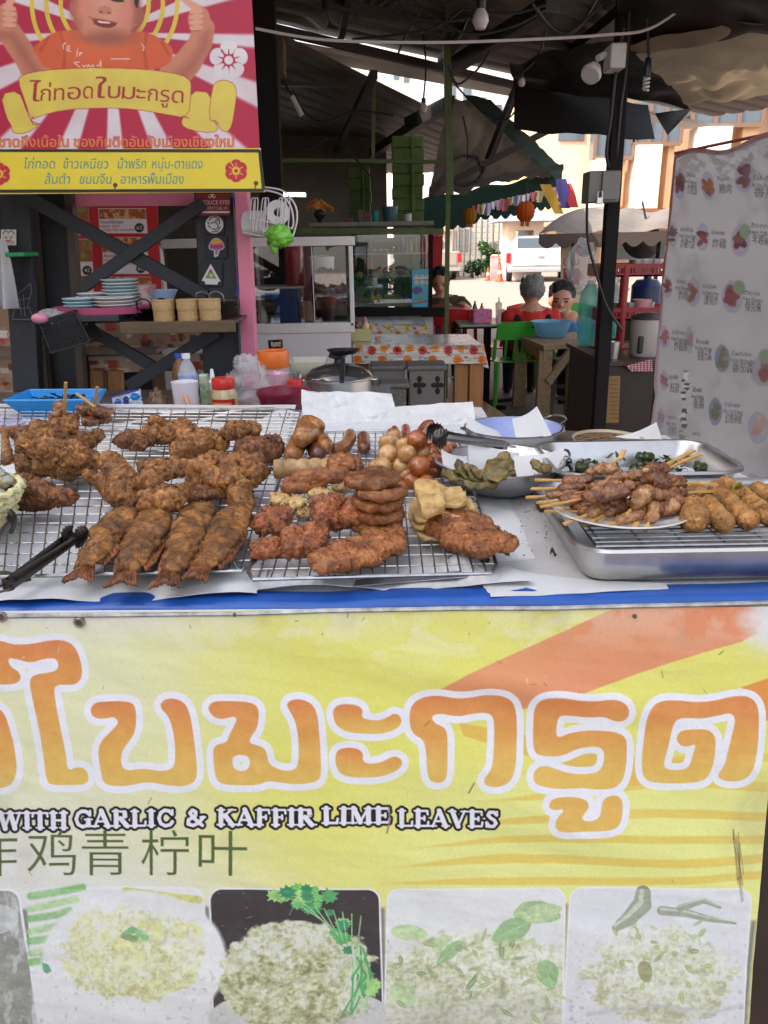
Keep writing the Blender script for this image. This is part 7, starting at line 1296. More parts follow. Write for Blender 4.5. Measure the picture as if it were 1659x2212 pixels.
def person(head,R,yaw,lean,shirt,hair,label,sw=.19,hairtop=1.0,seat=None,hands=None,smile=False,sleeve=True,prop=None,down=0):
    h=V(head);Mz=Matrix.Rotation(yaw,3,'Z');Mf=Mz@Matrix.Rotation(-down,3,'X');L=lambda x,y,z:h+Mz@V((x,y,z));F=lambda x,y,z:h+Mf@V((x,y,z))*R;s=R/.115
    neck=L(0,-.02*s,-.15*s)+V(lean)*.25;ch=L(0,-.04*s,-.36*s)+V(lean)*.6;hip=V(seat)if seat else ch+V((0,0,-.38*s));t=thing('person',label,'person',(hip.x,hip.y,0));sh=[neck+Mz@V((sg*sw*s,0,-.05*s))for sg in(-1,1)]
    hands=hands or[hip+Mz@V((sg*.12,.28,.08))for sg in(-1,1)];el=[sh[i].lerp(V(hands[i]),.5)+Mz@V(((-1,1)[i]*.07,-.06,-.07))for i in(0,1)]
    parts=[(h,(R*.74,R*.9,R),Mf),(F(0,.34,-.42),(R*.5,R*.5,R*.52),Mf),('cap',h+V((0,0,-R*.5)),neck,.05*s,.055*s),('cap',neck,ch,.09*s,.12*s),('cap',ch,hip,.12*s,.13*s),(F(0,.93,-.12),(R*.13,R*.16,R*.17),Mf)]
    for sg in(-1,1):parts.append((F(sg*.76,0,-.1),(R*.1,R*.18,R*.26),Mf))
    for i in(0,1):
        parts+=[('cap',neck,sh[i],.055*s,.058*s),('cap',sh[i],el[i],.05*s,.04*s),('cap',el[i],V(hands[i]),.038*s,.026*s)];d=(V(hands[i])-el[i]).normalized();sd=d.cross(V((0,0,1))).normalized();hb_=V(hands[i])+d*.03*s;parts.append((hb_,(.04*s,.035*s,.02*s)))
        for k in range(4):parts.append(('cap',hb_+sd*(k-1.5)*.018*s,hb_+sd*(k-1.5)*.02*s+d*(.07-.006*abs(k-1.3))*s-V((0,0,.022*s)),.0095*s,.008*s))
        parts.append(('cap',hb_-sd*.025*s*(1,-1)[i],hb_-sd*.05*s*(1,-1)[i]+d*.03*s,.010*s,.008*s))
    kn=[hip+Mz@V((sg*.12,.40,.02))for sg in(-1,1)];ft=[V((k.x,k.y,.06))+Mz@V((0,.02,0))for k in kn]
    vs,fs=lump(parts,.011,.0,20,.0,1);obj_np('body',vs,fs,M_skin,t)
    cl=[('cap',neck+V((0,0,-.05*s)),ch,.11*s,.145*s),('cap',ch,hip,.145*s,.155*s),('cap',sh[0]+(sh[1]-sh[0])*.12,sh[0]+(sh[1]-sh[0])*.88,.07*s,.07*s)]+[('cap',sh[i],sh[i].lerp(el[i],.75),.068*s,.062*s)for i in(0,1)]
    vs,fs=lump(cl,.014,.008,9,.004,2);obj_np('shirt',vs,fs,shirt,t)
    vs,fs=lump([('cap',hip+Mz@V((sg*.08,0,0)),kn[(sg+1)//2],.085,.07)for sg in(-1,1)]+[('cap',kn[i],ft[i],.065,.05)for i in(0,1)]+[('cap',hip+Mz@V((-.08,0,0)),hip+Mz@V((.08,0,0)),.1,.1)],.016,.004,9,.002,3);obj_np('trousers',vs,fs,mat('dark_trousers',rgb(36,38,48),.7),t)
    for f_ in ft:MB().ball(f_+Mz@V((0,.06,-.02)),(.045,.11,.04),12,8,Mz).build('shoe',M_black,t,True)
    vs,fs=lump([(F(0,-.16-(.16 if yaw else 0),.2+(.1 if yaw else 0)),(R*.82,R*.92,R*.9),Mf)]+[(F(.45*math.cos(k),-.2+.4*math.sin(k),.78),(R*.32,)*3)for k in range(0,6)],R*.09,R*.1,1/R*2,R*.06,4)
    if yaw:vs=[v for v in vs]
    obj_np('hair',vs,fs,hair,t)
    if abs(yaw)>1:
        for sg in(-1,1):MB().ball(F(sg*.33,.80,.06),(R*.13,R*.07,R*.06),8,6,Mf).build('eye',M_black,t,True);MB().bar(F(sg*.5,.78,.24),F(sg*.16,.86,.27),R*.08,R*.06).build('eyebrow',hair,t)
        if smile:MB().tube(catmull([F(-.3,.74,-.44),F(0,.84,-.54),F(.3,.74,-.44)],4),R*.07,6).build('teeth',mat('teeth',(.7,.68,.62),.3),t,True)
        else:MB().tube([F(-.22,.80,-.47),F(.22,.80,-.47)],R*.045,6).build('lips',mat('lips',rgb(140,70,62),.5),t,True)
    return t
ym=7.3;hm=onY(1149,628,ym);man=person(hm,.128,0,(0,-.05,0),mat('red_tshirt',rgb(214,44,34),.7),M_hairg,'man with grey hair seen from behind in a red shirt with black straps',.165,seat=(hm.x,ym+.02,.52),hands=[(hm.x-.2,ym+.45,.8),(hm.x+.16,ym+.45,.75)])
k=mpp(hm);m_=MB()
for x0 in(-.14,.14):m_.tube(catmull([hm+V((x0,.1,-.22)),hm+V((x0,-.02,-.19)),hm+V((x0*1.0,-.20,-.30)),hm+V((x0*.9,-.245,-.42)),hm+V((x0*.8,-.25,-.52))],5),.03,8)
m_.bar(hm+V((-.14,-.245,-.40)),hm+V((.14,-.245,-.40)),.02,.05);m_.build('shoulder_straps',M_black,man,True)
hy=onY(1213,648,7.5);person(hy,.142,math.pi-.25,(.30,.05,0),mat('blue_tshirt',rgb(70,124,180),.7),M_hair,'smiling boy with short black hair in a blue shirt leaning beside the man',.2,seat=(hy.x+.22,7.65,.5),smile=True,hands=[(hy.x+.1,7.6,.72),(hy.x-.14,7.65,.72)],down=.15)
hw=onY(951,610,8.8);person(hw,.125,math.pi-.1,(.06,.05,0),mat('brown_speckled_blouse',rgb(96,84,66),.8,noise_amt=.5,scale=60),M_hair,'woman in a brown speckled blouse looking down at the red table',.2,seat=(hw.x+.08,8.95,.5),hands=[(hw.x+.22,8.5,.83),(hw.x+.02,8.45,.83)],down=.35)
p=onz(962,668,.8);t=thing('side_table','red-topped table with the woman behind it','table',(p.x,p.y,0));MB().box((p.x-.45,p.y-.1,.77),(p.x+.25,p.y+.5,.8)).build('top',mat('pink_red_top',rgb(206,120,120),.4),t);[MB().box((p.x+a,p.y+b_,0),(p.x+a+.04,p.y+b_+.04,.77)).build('leg',M_blk,t)for a in(-.42,.18)for b_ in(-.07,.42)]
for(x,y),rz,m,lb in(((.74,7.75),2.95,M_red,'red plastic chair with slatted back in front of the woman'),((1.22,8.2),-2.2,M_red,'red plastic chair turned sideways behind the black table leg'),((hm.x-.2,7.2),3.35,M_green,'bright green plastic chair under the man in red'),((1.93,7.72),-.1,M_green,'bright green plastic chair under the smiling boy')):chair(x,y,rz,m,lb,.76 if 'man in red' in lb else .84)
p=onz(1046,700,.76);q=V((p.x+.05,p.y+.15,0));t=thing('cafe_table','square table on one black cross-footed leg holding a pink tissue box','table',tuple(q));MB().box((p.x-.24,p.y,.72),(p.x+.46,p.y+.62,.735)).build('rim',M_blk,t);MB().box((p.x-.22,p.y+.01,.736),(p.x+.44,p.y+.6,.755)).build('top',mat('pale_green_top',rgb(150,160,140),.35),t);MB().tube([(q.x,q.y,.02),(q.x,q.y,.72)],.035,12).build('leg',M_blk,t,True)
for a in(.4,1.97):MB().bar((q.x-.32*math.cos(a),q.y-.32*math.sin(a),.03),(q.x+.32*math.cos(a),q.y+.32*math.sin(a),.03),.05,.03).build('foot',M_blk,t)
zt=.756;py=p.y+.06
a,b_=onY(1022,695,py),onY(1064,668,py);m_=MB();m_.box((a.x,py,zt),(b_.x,py+.1,b_.z));m_.solo('tissue_box',mat('pink_dotted',rgb(206,80,140),.5,noise_amt=0,col2=rgb(230,150,186),scale=50),'pink dotted tissue box on the cross-footed table','tissue box',bevel=.012)
jar(1026,650,11,py+.2,bp_,mat('green_sauce',rgb(80,110,50),.2),'sauce bottle with a red cap left behind the pink tissue box','bottle','sauce_bottle',[(.4,.92),(.4,1),(.001,1)],mat('red_lid',(0,0,0)),z0=zt);jar(1041,655,11,py+.2,bp_,mat('yellow_sauce',rgb(180,150,60),.2),'sauce bottle with a yellow cap right behind the pink tissue box','bottle','sauce_bottle',[(.4,.92),(.4,1),(.001,1)],mat('yellow_cap',rgb(206,160,60),.4),z0=zt);a=onY(1034,668,py+.3);MB().box((a.x-.1,py+.3,zt),(a.x+.1,py+.34,a.z)).solo('menu_stand',M_red,'red stand behind the two sauce bottles','stand',bevel=.01);jar(1078,640,15,py+.05,[(.001,0),(.7,0),(1,.75),(.3,.8),(.12,1),(.001,1)],mat('iced_glass',rgb(214,206,196),.15,alpha=.6),'iced drink glass with a straw right of the pink tissue box','glass','glass',z0=zt)
WT=[V((1.375,6.5,.65)),V((1.68,6.72,.65)),V((1.52,7.4,.65)),V((1.243,7.1,.65))];WT=[onz(1175,747,.65),onz(1256,740,.65),onz(1245,716,.65),onz(1112,722,.65)];M_owd=mat('weathered_wood',rgb(190,158,118),.7,noise_amt=.45,scale=8,stretch=(4,.6,4))
t=thing('wooden_table','rough weathered wooden table with a diagonal brace under the blue basket','table',(WT[0].x,WT[0].y,0));MB().prism([p-V((0,0,.04))for p in WT],(0,0,.04)).build('top',M_owd,t,bevel=.004)
for i,p in enumerate(WT):c_=sum(WT,V())/4;d=(c_-p).normalized()*.08;MB().box((p.x+d.x-.055,p.y+d.y-.04,0),(p.x+d.x+.055,p.y+d.y+.04,.608)).build('leg',M_owd,t,bevel=.004)
MB().bar(WT[0].lerp(WT[1],.15)-V((0,0,.3)),WT[0].lerp(WT[1],.75)-V((0,0,.05)),.03,.07).build('brace',M_owd,t);MB().bar(WT[0]-V((0,0,.08))+V((.02,.03,0)),WT[3]-V((0,0,.08))+V((.05,0,0)),.03,.08).build('apron',M_owd,t)
p=onz(1192,728,.652);R=45*mpp(p);jar(1192,693,88,p.y,[(.001,0),(.62,0),(.7,.06),(.94,.92),(1.03,.96),(1.03,1),(.92,.96),(.66,.06),(.001,.04)],mat('sky_blue_mesh_plastic',rgb(150,216,246),.4,alpha=.62,noise_amt=.25,scale=120),'light blue mesh basin on the weathered wooden table','basin','basin',z0=.652)
sx_,sy_=gpos(1218,893);M_gwd=mat('dark_grey_wood',rgb(120,112,104),.65,noise_amt=.4,scale=10);t=thing('wooden_stool','dark grey wooden stool with a white cloth on its seat','stool',(sx_,sy_,0));MB().lathe((sx_,sy_,.44),[(.001,0),(.15,0),(.16,.012),(.15,.03),(.001,.03)],26).build('seat',M_gwd,t,True)
for a,b_ in((-1,-1),(1,-1),(1,1),(-1,1)):MB().bar((sx_+a*.15,sy_+b_*.13,0),(sx_+a*.11,sy_+b_*.09,.44),.04,.035,(0,1,0)).build('leg',M_gwd,t)
for z,b_ in((.16,-1),(.22,1)):MB().bar((sx_-.14,sy_+b_*.12,z),(sx_+.14,sy_+b_*.12,z),.022,.03).build('stretcher',M_gwd,t)
MB().slab(lambda u,v:V((sx_-.11+.2*u,sy_-.1+.2*v,.474+.012*noise.noise(V((u*4,v*4,1))))),10,10,(0,0,.008)).solo('cloth',M_cloth,'folded white cloth on the dark wooden stool','cloth',None,True)
cb=thing('cabinet','dark brown cabinet behind the black pole carrying the rice cooker and red rack','cabinet',(1.7,4.6,0));MB().box((1.22,4.2,0),(2.3,5.04,.79)).build('body',mat('dark_brown_cabinet',rgb(46,30,24),.5,noise_amt=.4,scale=8),cb,bevel=.006);MB().box((1.2,4.18,.792),(2.32,5.06,.815)).build('top',mat('brown_top',rgb(70,48,38),.5,noise_amt=.3),cb)
def lbl(c):[c.stroke([(1318,y),(1334,y)],1.2,(90,66,40),op=.6)for y in range(822,910,9)]
board('yellowed_label',[(1312,812),(1340,812),(1336,914),(1308,914)],4.19,lbl,(140,106,66),cb,30,60,.6)
def chk(c):X,Y=c.X,c.Y;c.mix((slice(None),)*2,(((X*.28)%2>1)*.5+((Y*.45)%2>1)*.5),(150,40,50))
board('check_cloth',[(1352,790),(1408,776),(1410,802),(1364,802)],4.15,chk,(196,176,176),None,60,40,.7,label='red and white checked cloth hanging over the cabinet edge',cat='cloth',wob=.01)
zc=.816;M_steel=M_metal2
c_,zz=LT_(1400,676,4.4,zc);R=34*mpp(onY(1400,676,4.4));H=zz-zc;t=thing('rice_cooker','big white rice cooker with a black lid and switch on the cabinet','rice cooker',tuple(c_));MB().lathe(c_,[(.001,0),(R*.9,0),(R,.02),(R,H*.86),(.001,H*.86)],36).build('body',mat('cooker_white',rgb(170,160,154),.4),t,True);MB().lathe(c_,[(R*1.03,H*.86),(R*1.03,H*.9),(R*.7,H),(.001,H*1.02)],36).build('lid',mat('cooker_lid',rgb(60,56,54),.35),t,True);MB().box(c_+V((-R*.75,-R*.92,.02)),c_+V((-R*.35,-R*.7,H*.5))).build('switch',M_black,t,bevel=.01)
t=thing('plastic_rack','three-tier red plastic rack of cups on the cabinet behind the black pole','rack',(1.6,4.8,zc));M_rr=mat('dark_red_plastic',rgb(150,30,34),.4);xa,xb=onY(1296,600,4.72).x,2.1;zs=[]
for y in(575,670,755):
    z=onY(1350,y,4.7).z;zs.append(z);m_=MB();m_.box((xa,4.7,z-.06),(xb,5.02,z-.05))
    for yy in(4.7,5.01):
        m_.box((xa,yy,z-.012),(xb,yy+.012,z+.012));m_.box((xa,yy,z-.06),(xb,yy+.012,z-.04));[m_.box((xa+.018*k_,yy+.002,z-.045),(xa+.018*k_+.009,yy+.010,z-.01))for k_ in range(int((xb-xa)/.018))]
    m_.box((xa,4.7,z-.06),(xa+.01,5.02,z+.012));m_.build('tray',M_rr,t)
for x in(xa+.02,onY(1352,600,4.7).x,xb-.02):m_=MB();m_.tube([(x,4.72,zc),(x,4.72,zs[0])],.026,10);m_.build('post',M_rr,t,True)
for i,(x,z,lb)in enumerate(((1374,0,'steel cup on the top tier of the red rack, leftmost'),(1394,0,'steel bowl on the top tier of the red rack, middle'),(1414,0,'steel cup on the top tier of the red rack, rightmost'),(1348,1,'steel cup on the middle tier of the red rack, leftmost'),(1366,1,'steel cup on the middle tier of the red rack beside the pink tub'),(1406,1,'steel cup on the middle tier of the red rack, right of the pink tub'))):p=onY(x,570,4.85);MB().lathe((p.x,4.85,zs[z]-.05),[(.001,0),(.036,0),(.045,.085),(.042,.085),(.034,.006),(.001,.005)],20,sx=1.4 if i==1 else 1).solo('steel_cup',M_steel,lb,'cup','steel cups on the red rack',True)
p=onY(1388,640,4.85);MB().lathe((p.x,4.85,zs[1]-.05),[(.001,0),(.05,0),(.056,.1),(.001,.1)],20).solo('pink_tub',mat('pink_tub',rgb(206,140,150),.4),'pink tub among the steel cups on the middle rack tier','tub',smooth=True);jar(1327,738,26,4.3,[(.001,0),(.75,0),(1,1),(.95,1),(.7,.06),(.001,.06)],M_steel,'dull steel cup standing on the cabinet beside the black pole','cup','steel_cup',z0=zc)
M_teal=mat('teal_water_bottle',rgb(100,220,208),.12,alpha=.55,spec=.8)
def wbot(x,ytop,w,Y,lb):jar(x,ytop,w,Y,[(.001,0),(.8,.0),(1,.08),(.97,.14),(1,.2),(.97,.26),(1,.32),(1,.42),(.97,.46),(1,.5),(1,.7),(.9,.82),(.5,.92),(.34,.95),(.001,.95)],M_teal,lb,'water bottle','water_bottle',[(.34,.95),(.34,1),(.001,1)],M_cap,z0=zc)
wbot(1277,606,46,4.9,'large teal water bottle standing left of the black pole');wbot(1318,600,54,5.3,'second teal water bottle behind the black pole and red rack')
p=onY(1398,610,6.2);c_,zz=LT_(1398,600,6.2,.8);R=32*mpp(p);t=thing('blue_pot','dark blue enamel pot with a knob behind the red rack','pot',(p.x,6.2,p.z-.25));MB().lathe((p.x,6.2,p.z-.2),[(.001,0),(R,0),(R,.17),(.001,.17)],28).build('body',mat('navy_enamel',rgb(30,44,84),.3),t,True);MB().lathe((p.x,6.2,p.z-.03),[(R*1.04,0),(R*.7,.05),(.03,.06),(.03,.1),(.001,.1)],28).build('lid',mat('navy_enamel',(0,0,0)),t,True);MB().box((p.x-.16,5.9,0),(p.x+.6,6.6,p.z-.2)).solo('cart_bench',M_gwd,'dim grey bench carrying the dark blue pot','bench')
# ================================================================ MARKET ROOFS, TARPS, WIRES
M_corr=mat('old_corrugated_sheet',rgb(100,90,82),.65,.2,noise_amt=.5,scale=3,stretch=(1,1,1));M_bm2=mat('rusty_dark_beam',rgb(44,36,34),.6,noise_amt=.4,scale=10);M_wht=mat('faded_white_fascia',rgb(206,200,190),.5,noise_amt=.15,scale=4);M_cab=mat('black_cable',(.012,.011,.011),.5)
def corr(nm,org,d1,s0,s1,tmax,z,slope,label,pitch=.16,amp=.022,ns=2):
    d1=V((*d1,0)).normalized();nn=V((d1.y,-d1.x,0));nt_=int(max(abs(tmax(s0)),abs(tmax(s1)))/pitch*6);mb=MB()
    f=lambda u,v:(lambda s:(lambda t_:V((org[0],org[1],z))+d1*s+nn*t_+V((0,0,slope*abs(t_)+amp*max(0,math.cos(2*math.pi*t_/pitch))**3)))(v*tmax(s)))(s0+(s1-s0)*u)
    mb.slab(f,ns,nt_,(0,0,.004));return mb.solo(nm,M_corr,label,'roof','corrugated market roofs')
corr('corrugated_roof',(-.8,5.6),(.735,.678),-3,6.3,lambda s:max(.5,min(5.6 if s<.35 else 2.2,(3.3+.678*s)/.735)),2.78,.0,'corrugated metal roof overhead with a faded white fascia edge',.22,.03,40)
corr('corrugated_roof',(-.55,5.25),(.37,.93),-1.5,9.6,lambda s:-6.5,2.6,.03,'lower corrugated roof running away over the green stall',.2,.022,2)
E1,E2=V((-2.8,3.755,2.72)),V((3.84,9.88,2.72));MB().bar(E1+V((-.07,.07,-.02)),E2+V((-.07,.07,-.02)),.26,.03).solo('fascia',M_wht,'faded white strip along the edge of the overhead roof','fascia');
def tub(pts,r,nm,label,cat,m=M_bm2,group=None,sm=True,n=6):return MB().tube(pts,r,n).solo(nm,m,label,cat,group,sm)
GB='roof beams and struts'
for i,(a,b_,z,w)in enumerate((((1195,8),(968,150),2.66,.09),((580,60),(1130,188),2.7,.05),((700,6),(1320,120),2.72,.05),((756,-20),(735,88),2.73,.04),((970,0),(958,138),2.73,.03),((1015,55),(952,130),2.7,.05),((1385,-10),(1130,200),2.72,.07))):MB().bar(onz(*a,z),onz(*b_,z),w,w).solo('roof_beam',M_bm2,('thick dark beam reaching the tall green post','beam along the white fascia of the overhead roof','long purlin crossing the overhead roof','short rafter at the top left of the overhead roof','thin rafter above the tall green post','short brace beside the hanging bulb wire','rafter ending at the black hanging tarp')[i],'beam',GB)
for i,(a,b_,z,w)in enumerate((((808,160),(716,345),2.5,.05),((968,225),(806,330),2.45,.08),((975,215),(880,262),2.5,.06),((700,330),(640,400),2.5,.05))):MB().bar(onz(*a,z),onz(*b_,z),w,w).solo('roof_beam',M_bm2,('cross beam under the lower roof left of the green pillars','dark beam meeting the tall green post under the lower roof','grey beam just above the tarp under the lower roof','far beam under the lower roof beside the lit tube')[i],'beam',GB)
for a,b_,Y,w,lb in(((1122,175),(1055,345),6.6,.05,'slanting strut from the black tarp down to the green awning'),((970,395),(1330,205),6.2,.045,'long diagonal bar from the green post up to the black pole'),((970,405),(1215,360),6.6,.04,'low bar under the green awning')):MB().bar(onY(*a,Y),onY(*b_,Y+.3),w,w).solo('strut',M_bm2,lb,'strut',GB)
MB().bar(onY(962,-60,5.9),onY(972,420,5.9),.05,.05).solo('tall_post',M_grn,'tall green steel post rising to the overhead roof','post')
t=thing('black_pole','thick black square pole standing left of the menu sheet, carrying a meter box','pole',tuple(onY(1297,905,3.9)*1));a,b_=onY(1352,-40,3.9),onY(1290,960,3.9);MB().bar(a,V((b_.x,3.9,0)).lerp(b_,.98),.062,.062,(0,1,0)).build('shaft',M_blk,t,bevel=.003);MB().bar(b_,V((b_.x-.02,3.9,0)),.062,.062,(0,1,0)).build('foot',M_blk,t)
a,b_=onY(1258,440,3.84),onY(1328,372,3.84);eb=thing('meter_box','grey steel electric box with a padlock on the black pole','electric box',tuple(a));M_eb=mat('grey_box_paint',rgb(120,116,110),.5,noise_amt=.15);MB().box((a.x,3.74,a.z),(b_.x,3.868,b_.z)).build('body',M_eb,eb,bevel=.004);MB().box(((a.x*.6+b_.x*.4),3.725,a.z+.01),(b_.x-.003,3.738,b_.z-.004)).build('door',M_eb,eb,bevel=.003);p=onY(1295,432,3.715);MB().box(p-V((.014,.008,.018)),p+V((.014,.004,.012))).build('padlock',M_metal,eb,bevel=.003);MB().tube(catmull([p+V((-.01,0,.01)),p+V((-.008,0,.035)),p+V((.008,0,.035)),p+V((.01,0,.01))],4),.003,6).build('shackle',M_metal,eb,True)
a,b_=onY(1309,154,3.8),onY(1347,98,3.8);M_wp=mat('white_lamp_plastic',rgb(190,186,184),.4);fl=thing('flood_light','white lamp box with a round swivel spotlight on the black pole','light',tuple(a));MB().box((a.x,3.74,a.z),(b_.x,3.86,b_.z)).build('housing',M_wp,fl,bevel=.008);p=onY(1281,152,3.72);MB().tube([onY(1306,118,3.78),onY(1292,126,3.75)],.014,8).build('arm',M_wp,fl,True);MB().lathe(p,[(.001,-.02),(.03,-.015),(.045,.02),(.04,.035),(.001,.036)],20,(-.45,-.55,-.7)).build('spot_head',M_wp,fl,True)
def bulb(x,y,w,Y,label,top,m=None):p=onY(x,y,Y);r=w*mpp(p)/2;t=thing('light_bulb',label,'light bulb',tuple(p));MB().lathe(p,[(.001,-r*1.15),(r*.6,-r*1.0),(r,-r*.2),(r*.9,r*.45),(r*.5,r*1.1),(.001,r*1.15)],20).build('glass_bulb',m or mat('milky_bulb',rgb(206,200,206),.25),t,True);MB().lathe(p,[(r*.5,r*1.05),(r*.6,r*1.3),(r*.55,r*2.2),(.001,r*2.3)],16).build('socket',M_black,t,True);q=onY(*top,Y);MB().tube(catmull([p+V((0,0,r*2.2)),(p+q)/2+V((.03,0,0)),q],5),.007,6).build('cord',M_cab,t,True)
bulb(1038,42,36,4.3,'large milky bulb hanging at the top of the market roof',(1036,-40));bulb(915,233,17,6,'small milky bulb on a long cord under the lower roof',(905,20));bulb(1127,178,16,5.2,'pale bulb angled beside the black hanging tarp',(1180,60))
p=onY(1396,178,3.7);t=thing('light_bulb','spiral energy bulb hanging right of the black pole','light bulb',tuple(p));MB().tube([p+V((.011*math.cos(k*.5),.011*math.sin(k*.5),-.03+.0012*k))for k in range(46)],.0055,6).build('spiral',M_wp,t,True);MB().lathe(p,[(.016,.022),(.018,.05),(.012,.09),(.001,.1)],14).build('socket',M_black,t,True);MB().tube([p+V((0,0,.1)),onY(1398,40,3.7)],.006,6).build('cord',M_cab,t,True)
for x0,y0,x1,y1,Y,lit,lb in((630,208,652,250,5.4,0,'unlit fluorescent tube hanging askew under the lower roof'),(602,420,660,421,9,1,'lit fluorescent tube glowing far under the lower roof')):
    a,b_=onY(x0,y0,Y),onY(x1,y1,Y);t=thing('tube_light',lb,'tube light',tuple(a));MB().tube([a,b_],.018,10).build('tube',mat('lit_tube',(.75,.95,.9),emit=5)if lit else M_wp,t,True);MB().bar(a+V((0,.03,.03)),b_+V((0,.03,.03)),.06,.03).build('fitting',M_bm2,t)
p=[onY(x,y,5)for x,y in((592,80),(612,80),(614,160),(594,162))];MB().prism(p,(0,.12,0)).solo('junction_box',mat('brown_ballast',rgb(90,74,58),.6,noise_amt=.3),'dusty brown box fixed high beside the dark post','box',bevel=.006)
MB().bar(onY(566,-60,4.6),V((onY(588,600,4.6).x,4.6,0)),.12,.08,(0,1,0)).solo('dark_post',M_blk,'black post standing just right of the red sign','post')
rg=random.Random(31)
def wire(pts,Y,r=.006,sag=0,m=M_cab):return catmull([onY(x,y,Y+.02*i)for i,(x,y)in enumerate(pts)],6)
tub(wire([(552,62),(700,86),(900,92),(1080,88),(1300,76),(1420,54),(1560,-60)],3.6),.006,'white_cable','white cable strung across under the roof from the red sign to the black pole','cable',mat('white_cable',rgb(190,180,176),.5))
GW='black wires under the roof'
for i,(p,Y)in enumerate((([(832,-10),(870,30),(960,46),(1060,30)],4.6),([(860,0),(905,60),(980,90),(1010,40)],4.6),([(760,85),(860,75),(940,60),(1000,20)],5),([(968,140),(985,180),(1010,170),(1040,140),(1060,110)],5),([(905,30),(880,70),(860,115)],5),([(1150,10),(1190,60),(1230,70),(1300,10)],4),([(1160,20),(1205,76),(1250,60),(1290,-5)],4.05),([(600,160),(680,260),(770,240),(850,250)],5.4),([(590,270),(660,320),(720,300),(800,380)],5.5),([(960,150),(990,190),(1030,230),(1090,260),(1130,215)],6.5),([(1348,60),(1330,160),(1320,250),(1310,330),(1318,370)],3.8),([(1362,0),(1352,150),(1340,240),(1330,372)],3.82),([(1268,440),(1270,520),(1288,590),(1310,660),(1345,715)],3.75),([(1000,250),(1010,300),(1010,345)],6),([(890,0),(1000,70),(1100,60),(1180,20)],4.4),([(1000,20),(1100,30),(1180,10)],4.3))):
    tub(wire(p,Y),.007,'wire',('loop of black wire at the top left of the hanging bulb','deeper black wire loop left of the hanging bulb','black wire along the edge of the overhead roof','tangled wire end at the tall green post','short wire crossing behind the bulb cord','sagging wire loop between bulb and black pole','second sagging wire loop between bulb and black pole','wire looping below the lower roof to the small bulb','low wire under the lower roof by the green pillars','wire looping behind the slanting strut','wire down the left face of the black pole','wire down the right face of the black pole','wire hanging from the meter box to the red rack','wire dropping to the coil under the awning','long wire passing below the hanging bulb','straight wire passing behind the hanging bulb')[i],'wire',M_cab,GW)
c_=onY(1005,368,6);m_=MB();[m_.tube([c_+V((rg.uniform(.10,.14)*math.cos(a*.45)*1.05,.01*k,.1*math.sin(a*.45)+rg.uniform(-.004,.004)))for a in range(14)],.007,5,closed=True)for k in range(5)];m_.solo('cable_coil',M_cab,'coil of black cable hanging under the green awning','cable',None,True)
def tarp(quad,Ys,m,label,seed,amp=.08,nu=40,nv=24,nm='tarp',f2=2.2,grp='tarps'):
    q=[onY(x,y,Y)for(x,y),Y in zip(quad,Ys)]
    f=lambda u,v:(lambda p:p+V((0,.4,.9))*(amp*(1-2*abs(noise.noise(V((p.x*f2+seed,p.y*f2*.7,p.z*f2)))))*.6+amp*.4*noise.noise(p*6)))((q[0]*(1-u)+q[1]*u)*(1-v)+(q[3]*(1-u)+q[2]*u)*v)
    return MB().slab(f,nu,nv,(0,.002,.002)).solo(nm,m,label,'tarp',grp,True)
def tmat(nm,col,tr):m=mat(nm,col,.8,spec=.08,noise_amt=.3,scale=4);n=m.node_tree.nodes;L=m.node_tree.links;o=n['Material Output'];t_=n.new('ShaderNodeBsdfTranslucent');t_.inputs[0].default_value=(*col,1);x=n.new('ShaderNodeMixShader');x.inputs[0].default_value=tr;L.new(n['Principled BSDF'].outputs[0],x.inputs[1]);L.new(t_.outputs[0],x.inputs[2]);L.new(x.outputs[0],o.inputs[0]);return m
M_tan=tmat('tan_tarp',rgb(190,178,160),.5);M_btp=mat('black_tarp',rgb(30,27,26),.5,noise_amt=.3,scale=5);M_gtp=tmat('dark_green_tarp',rgb(16,44,34),.03);M_ytp=tmat('translucent_grey_tarp',rgb(120,116,108),.35)
tarp([(1345,100),(1800,40),(1800,205),(1490,240)],(4.0,3.4,4.4,5.0),M_tan,'crumpled tan tarp lit from behind at the top right',1,.085,90,60,f2=6);tarp([(1112,192),(1400,232),(1415,302),(1110,282)],(5.6,5.6,5.5,5.5),M_btp,'black tarp hanging as a curtain behind the black pole',2,.05);tarp([(1100,140),(1345,95),(1492,238),(1112,205)],(5.4,4.4,5.2,5.7),M_btp,'dark sagging tarp under the roof right of the black pole',3,.08);tarp([(1330,-60),(1850,-120),(1850,75),(1340,112)],(3.4,2.8,3.4,4.2),M_btp,'black tarp filling the top right corner',4,.08);tarp([(1415,245),(1494,236),(1462,275),(1442,298)],(5.1,5.05,5.0,5.0),M_btp,'torn dark flap hanging from the corner of the tan tarp',5,.03)
tarp([(968,236),(1010,214),(1212,378),(925,430)],(6.6,7.2,12,8.5),M_ytp,'translucent grey underside of the green awning',6,.10,40,30);tarp([(1000,208),(1060,215),(1218,368),(1205,392)],(6.8,7.1,12.2,11.5),M_gtp,'dark green tarp edge sloping down to the awning corner',7,.04)
q0,q1_=onY(905,432,8.6),onY(1214,372,12);m_=MB();m_.slab(lambda u,v:q0.lerp(q1_,u)+V((0,0,-v*(.30+.10*u+.05*abs(math.sin(u*44)))+.02*math.sin(u*20))),160,5,(.004,0,0));m_.solo('awning_valance',M_gtp,'scalloped dark green valance along the awning edge','awning',None,True)
M_mw=mat('shade_wall_plain',rgb(120,108,96),.8,noise_amt=.4,scale=2)
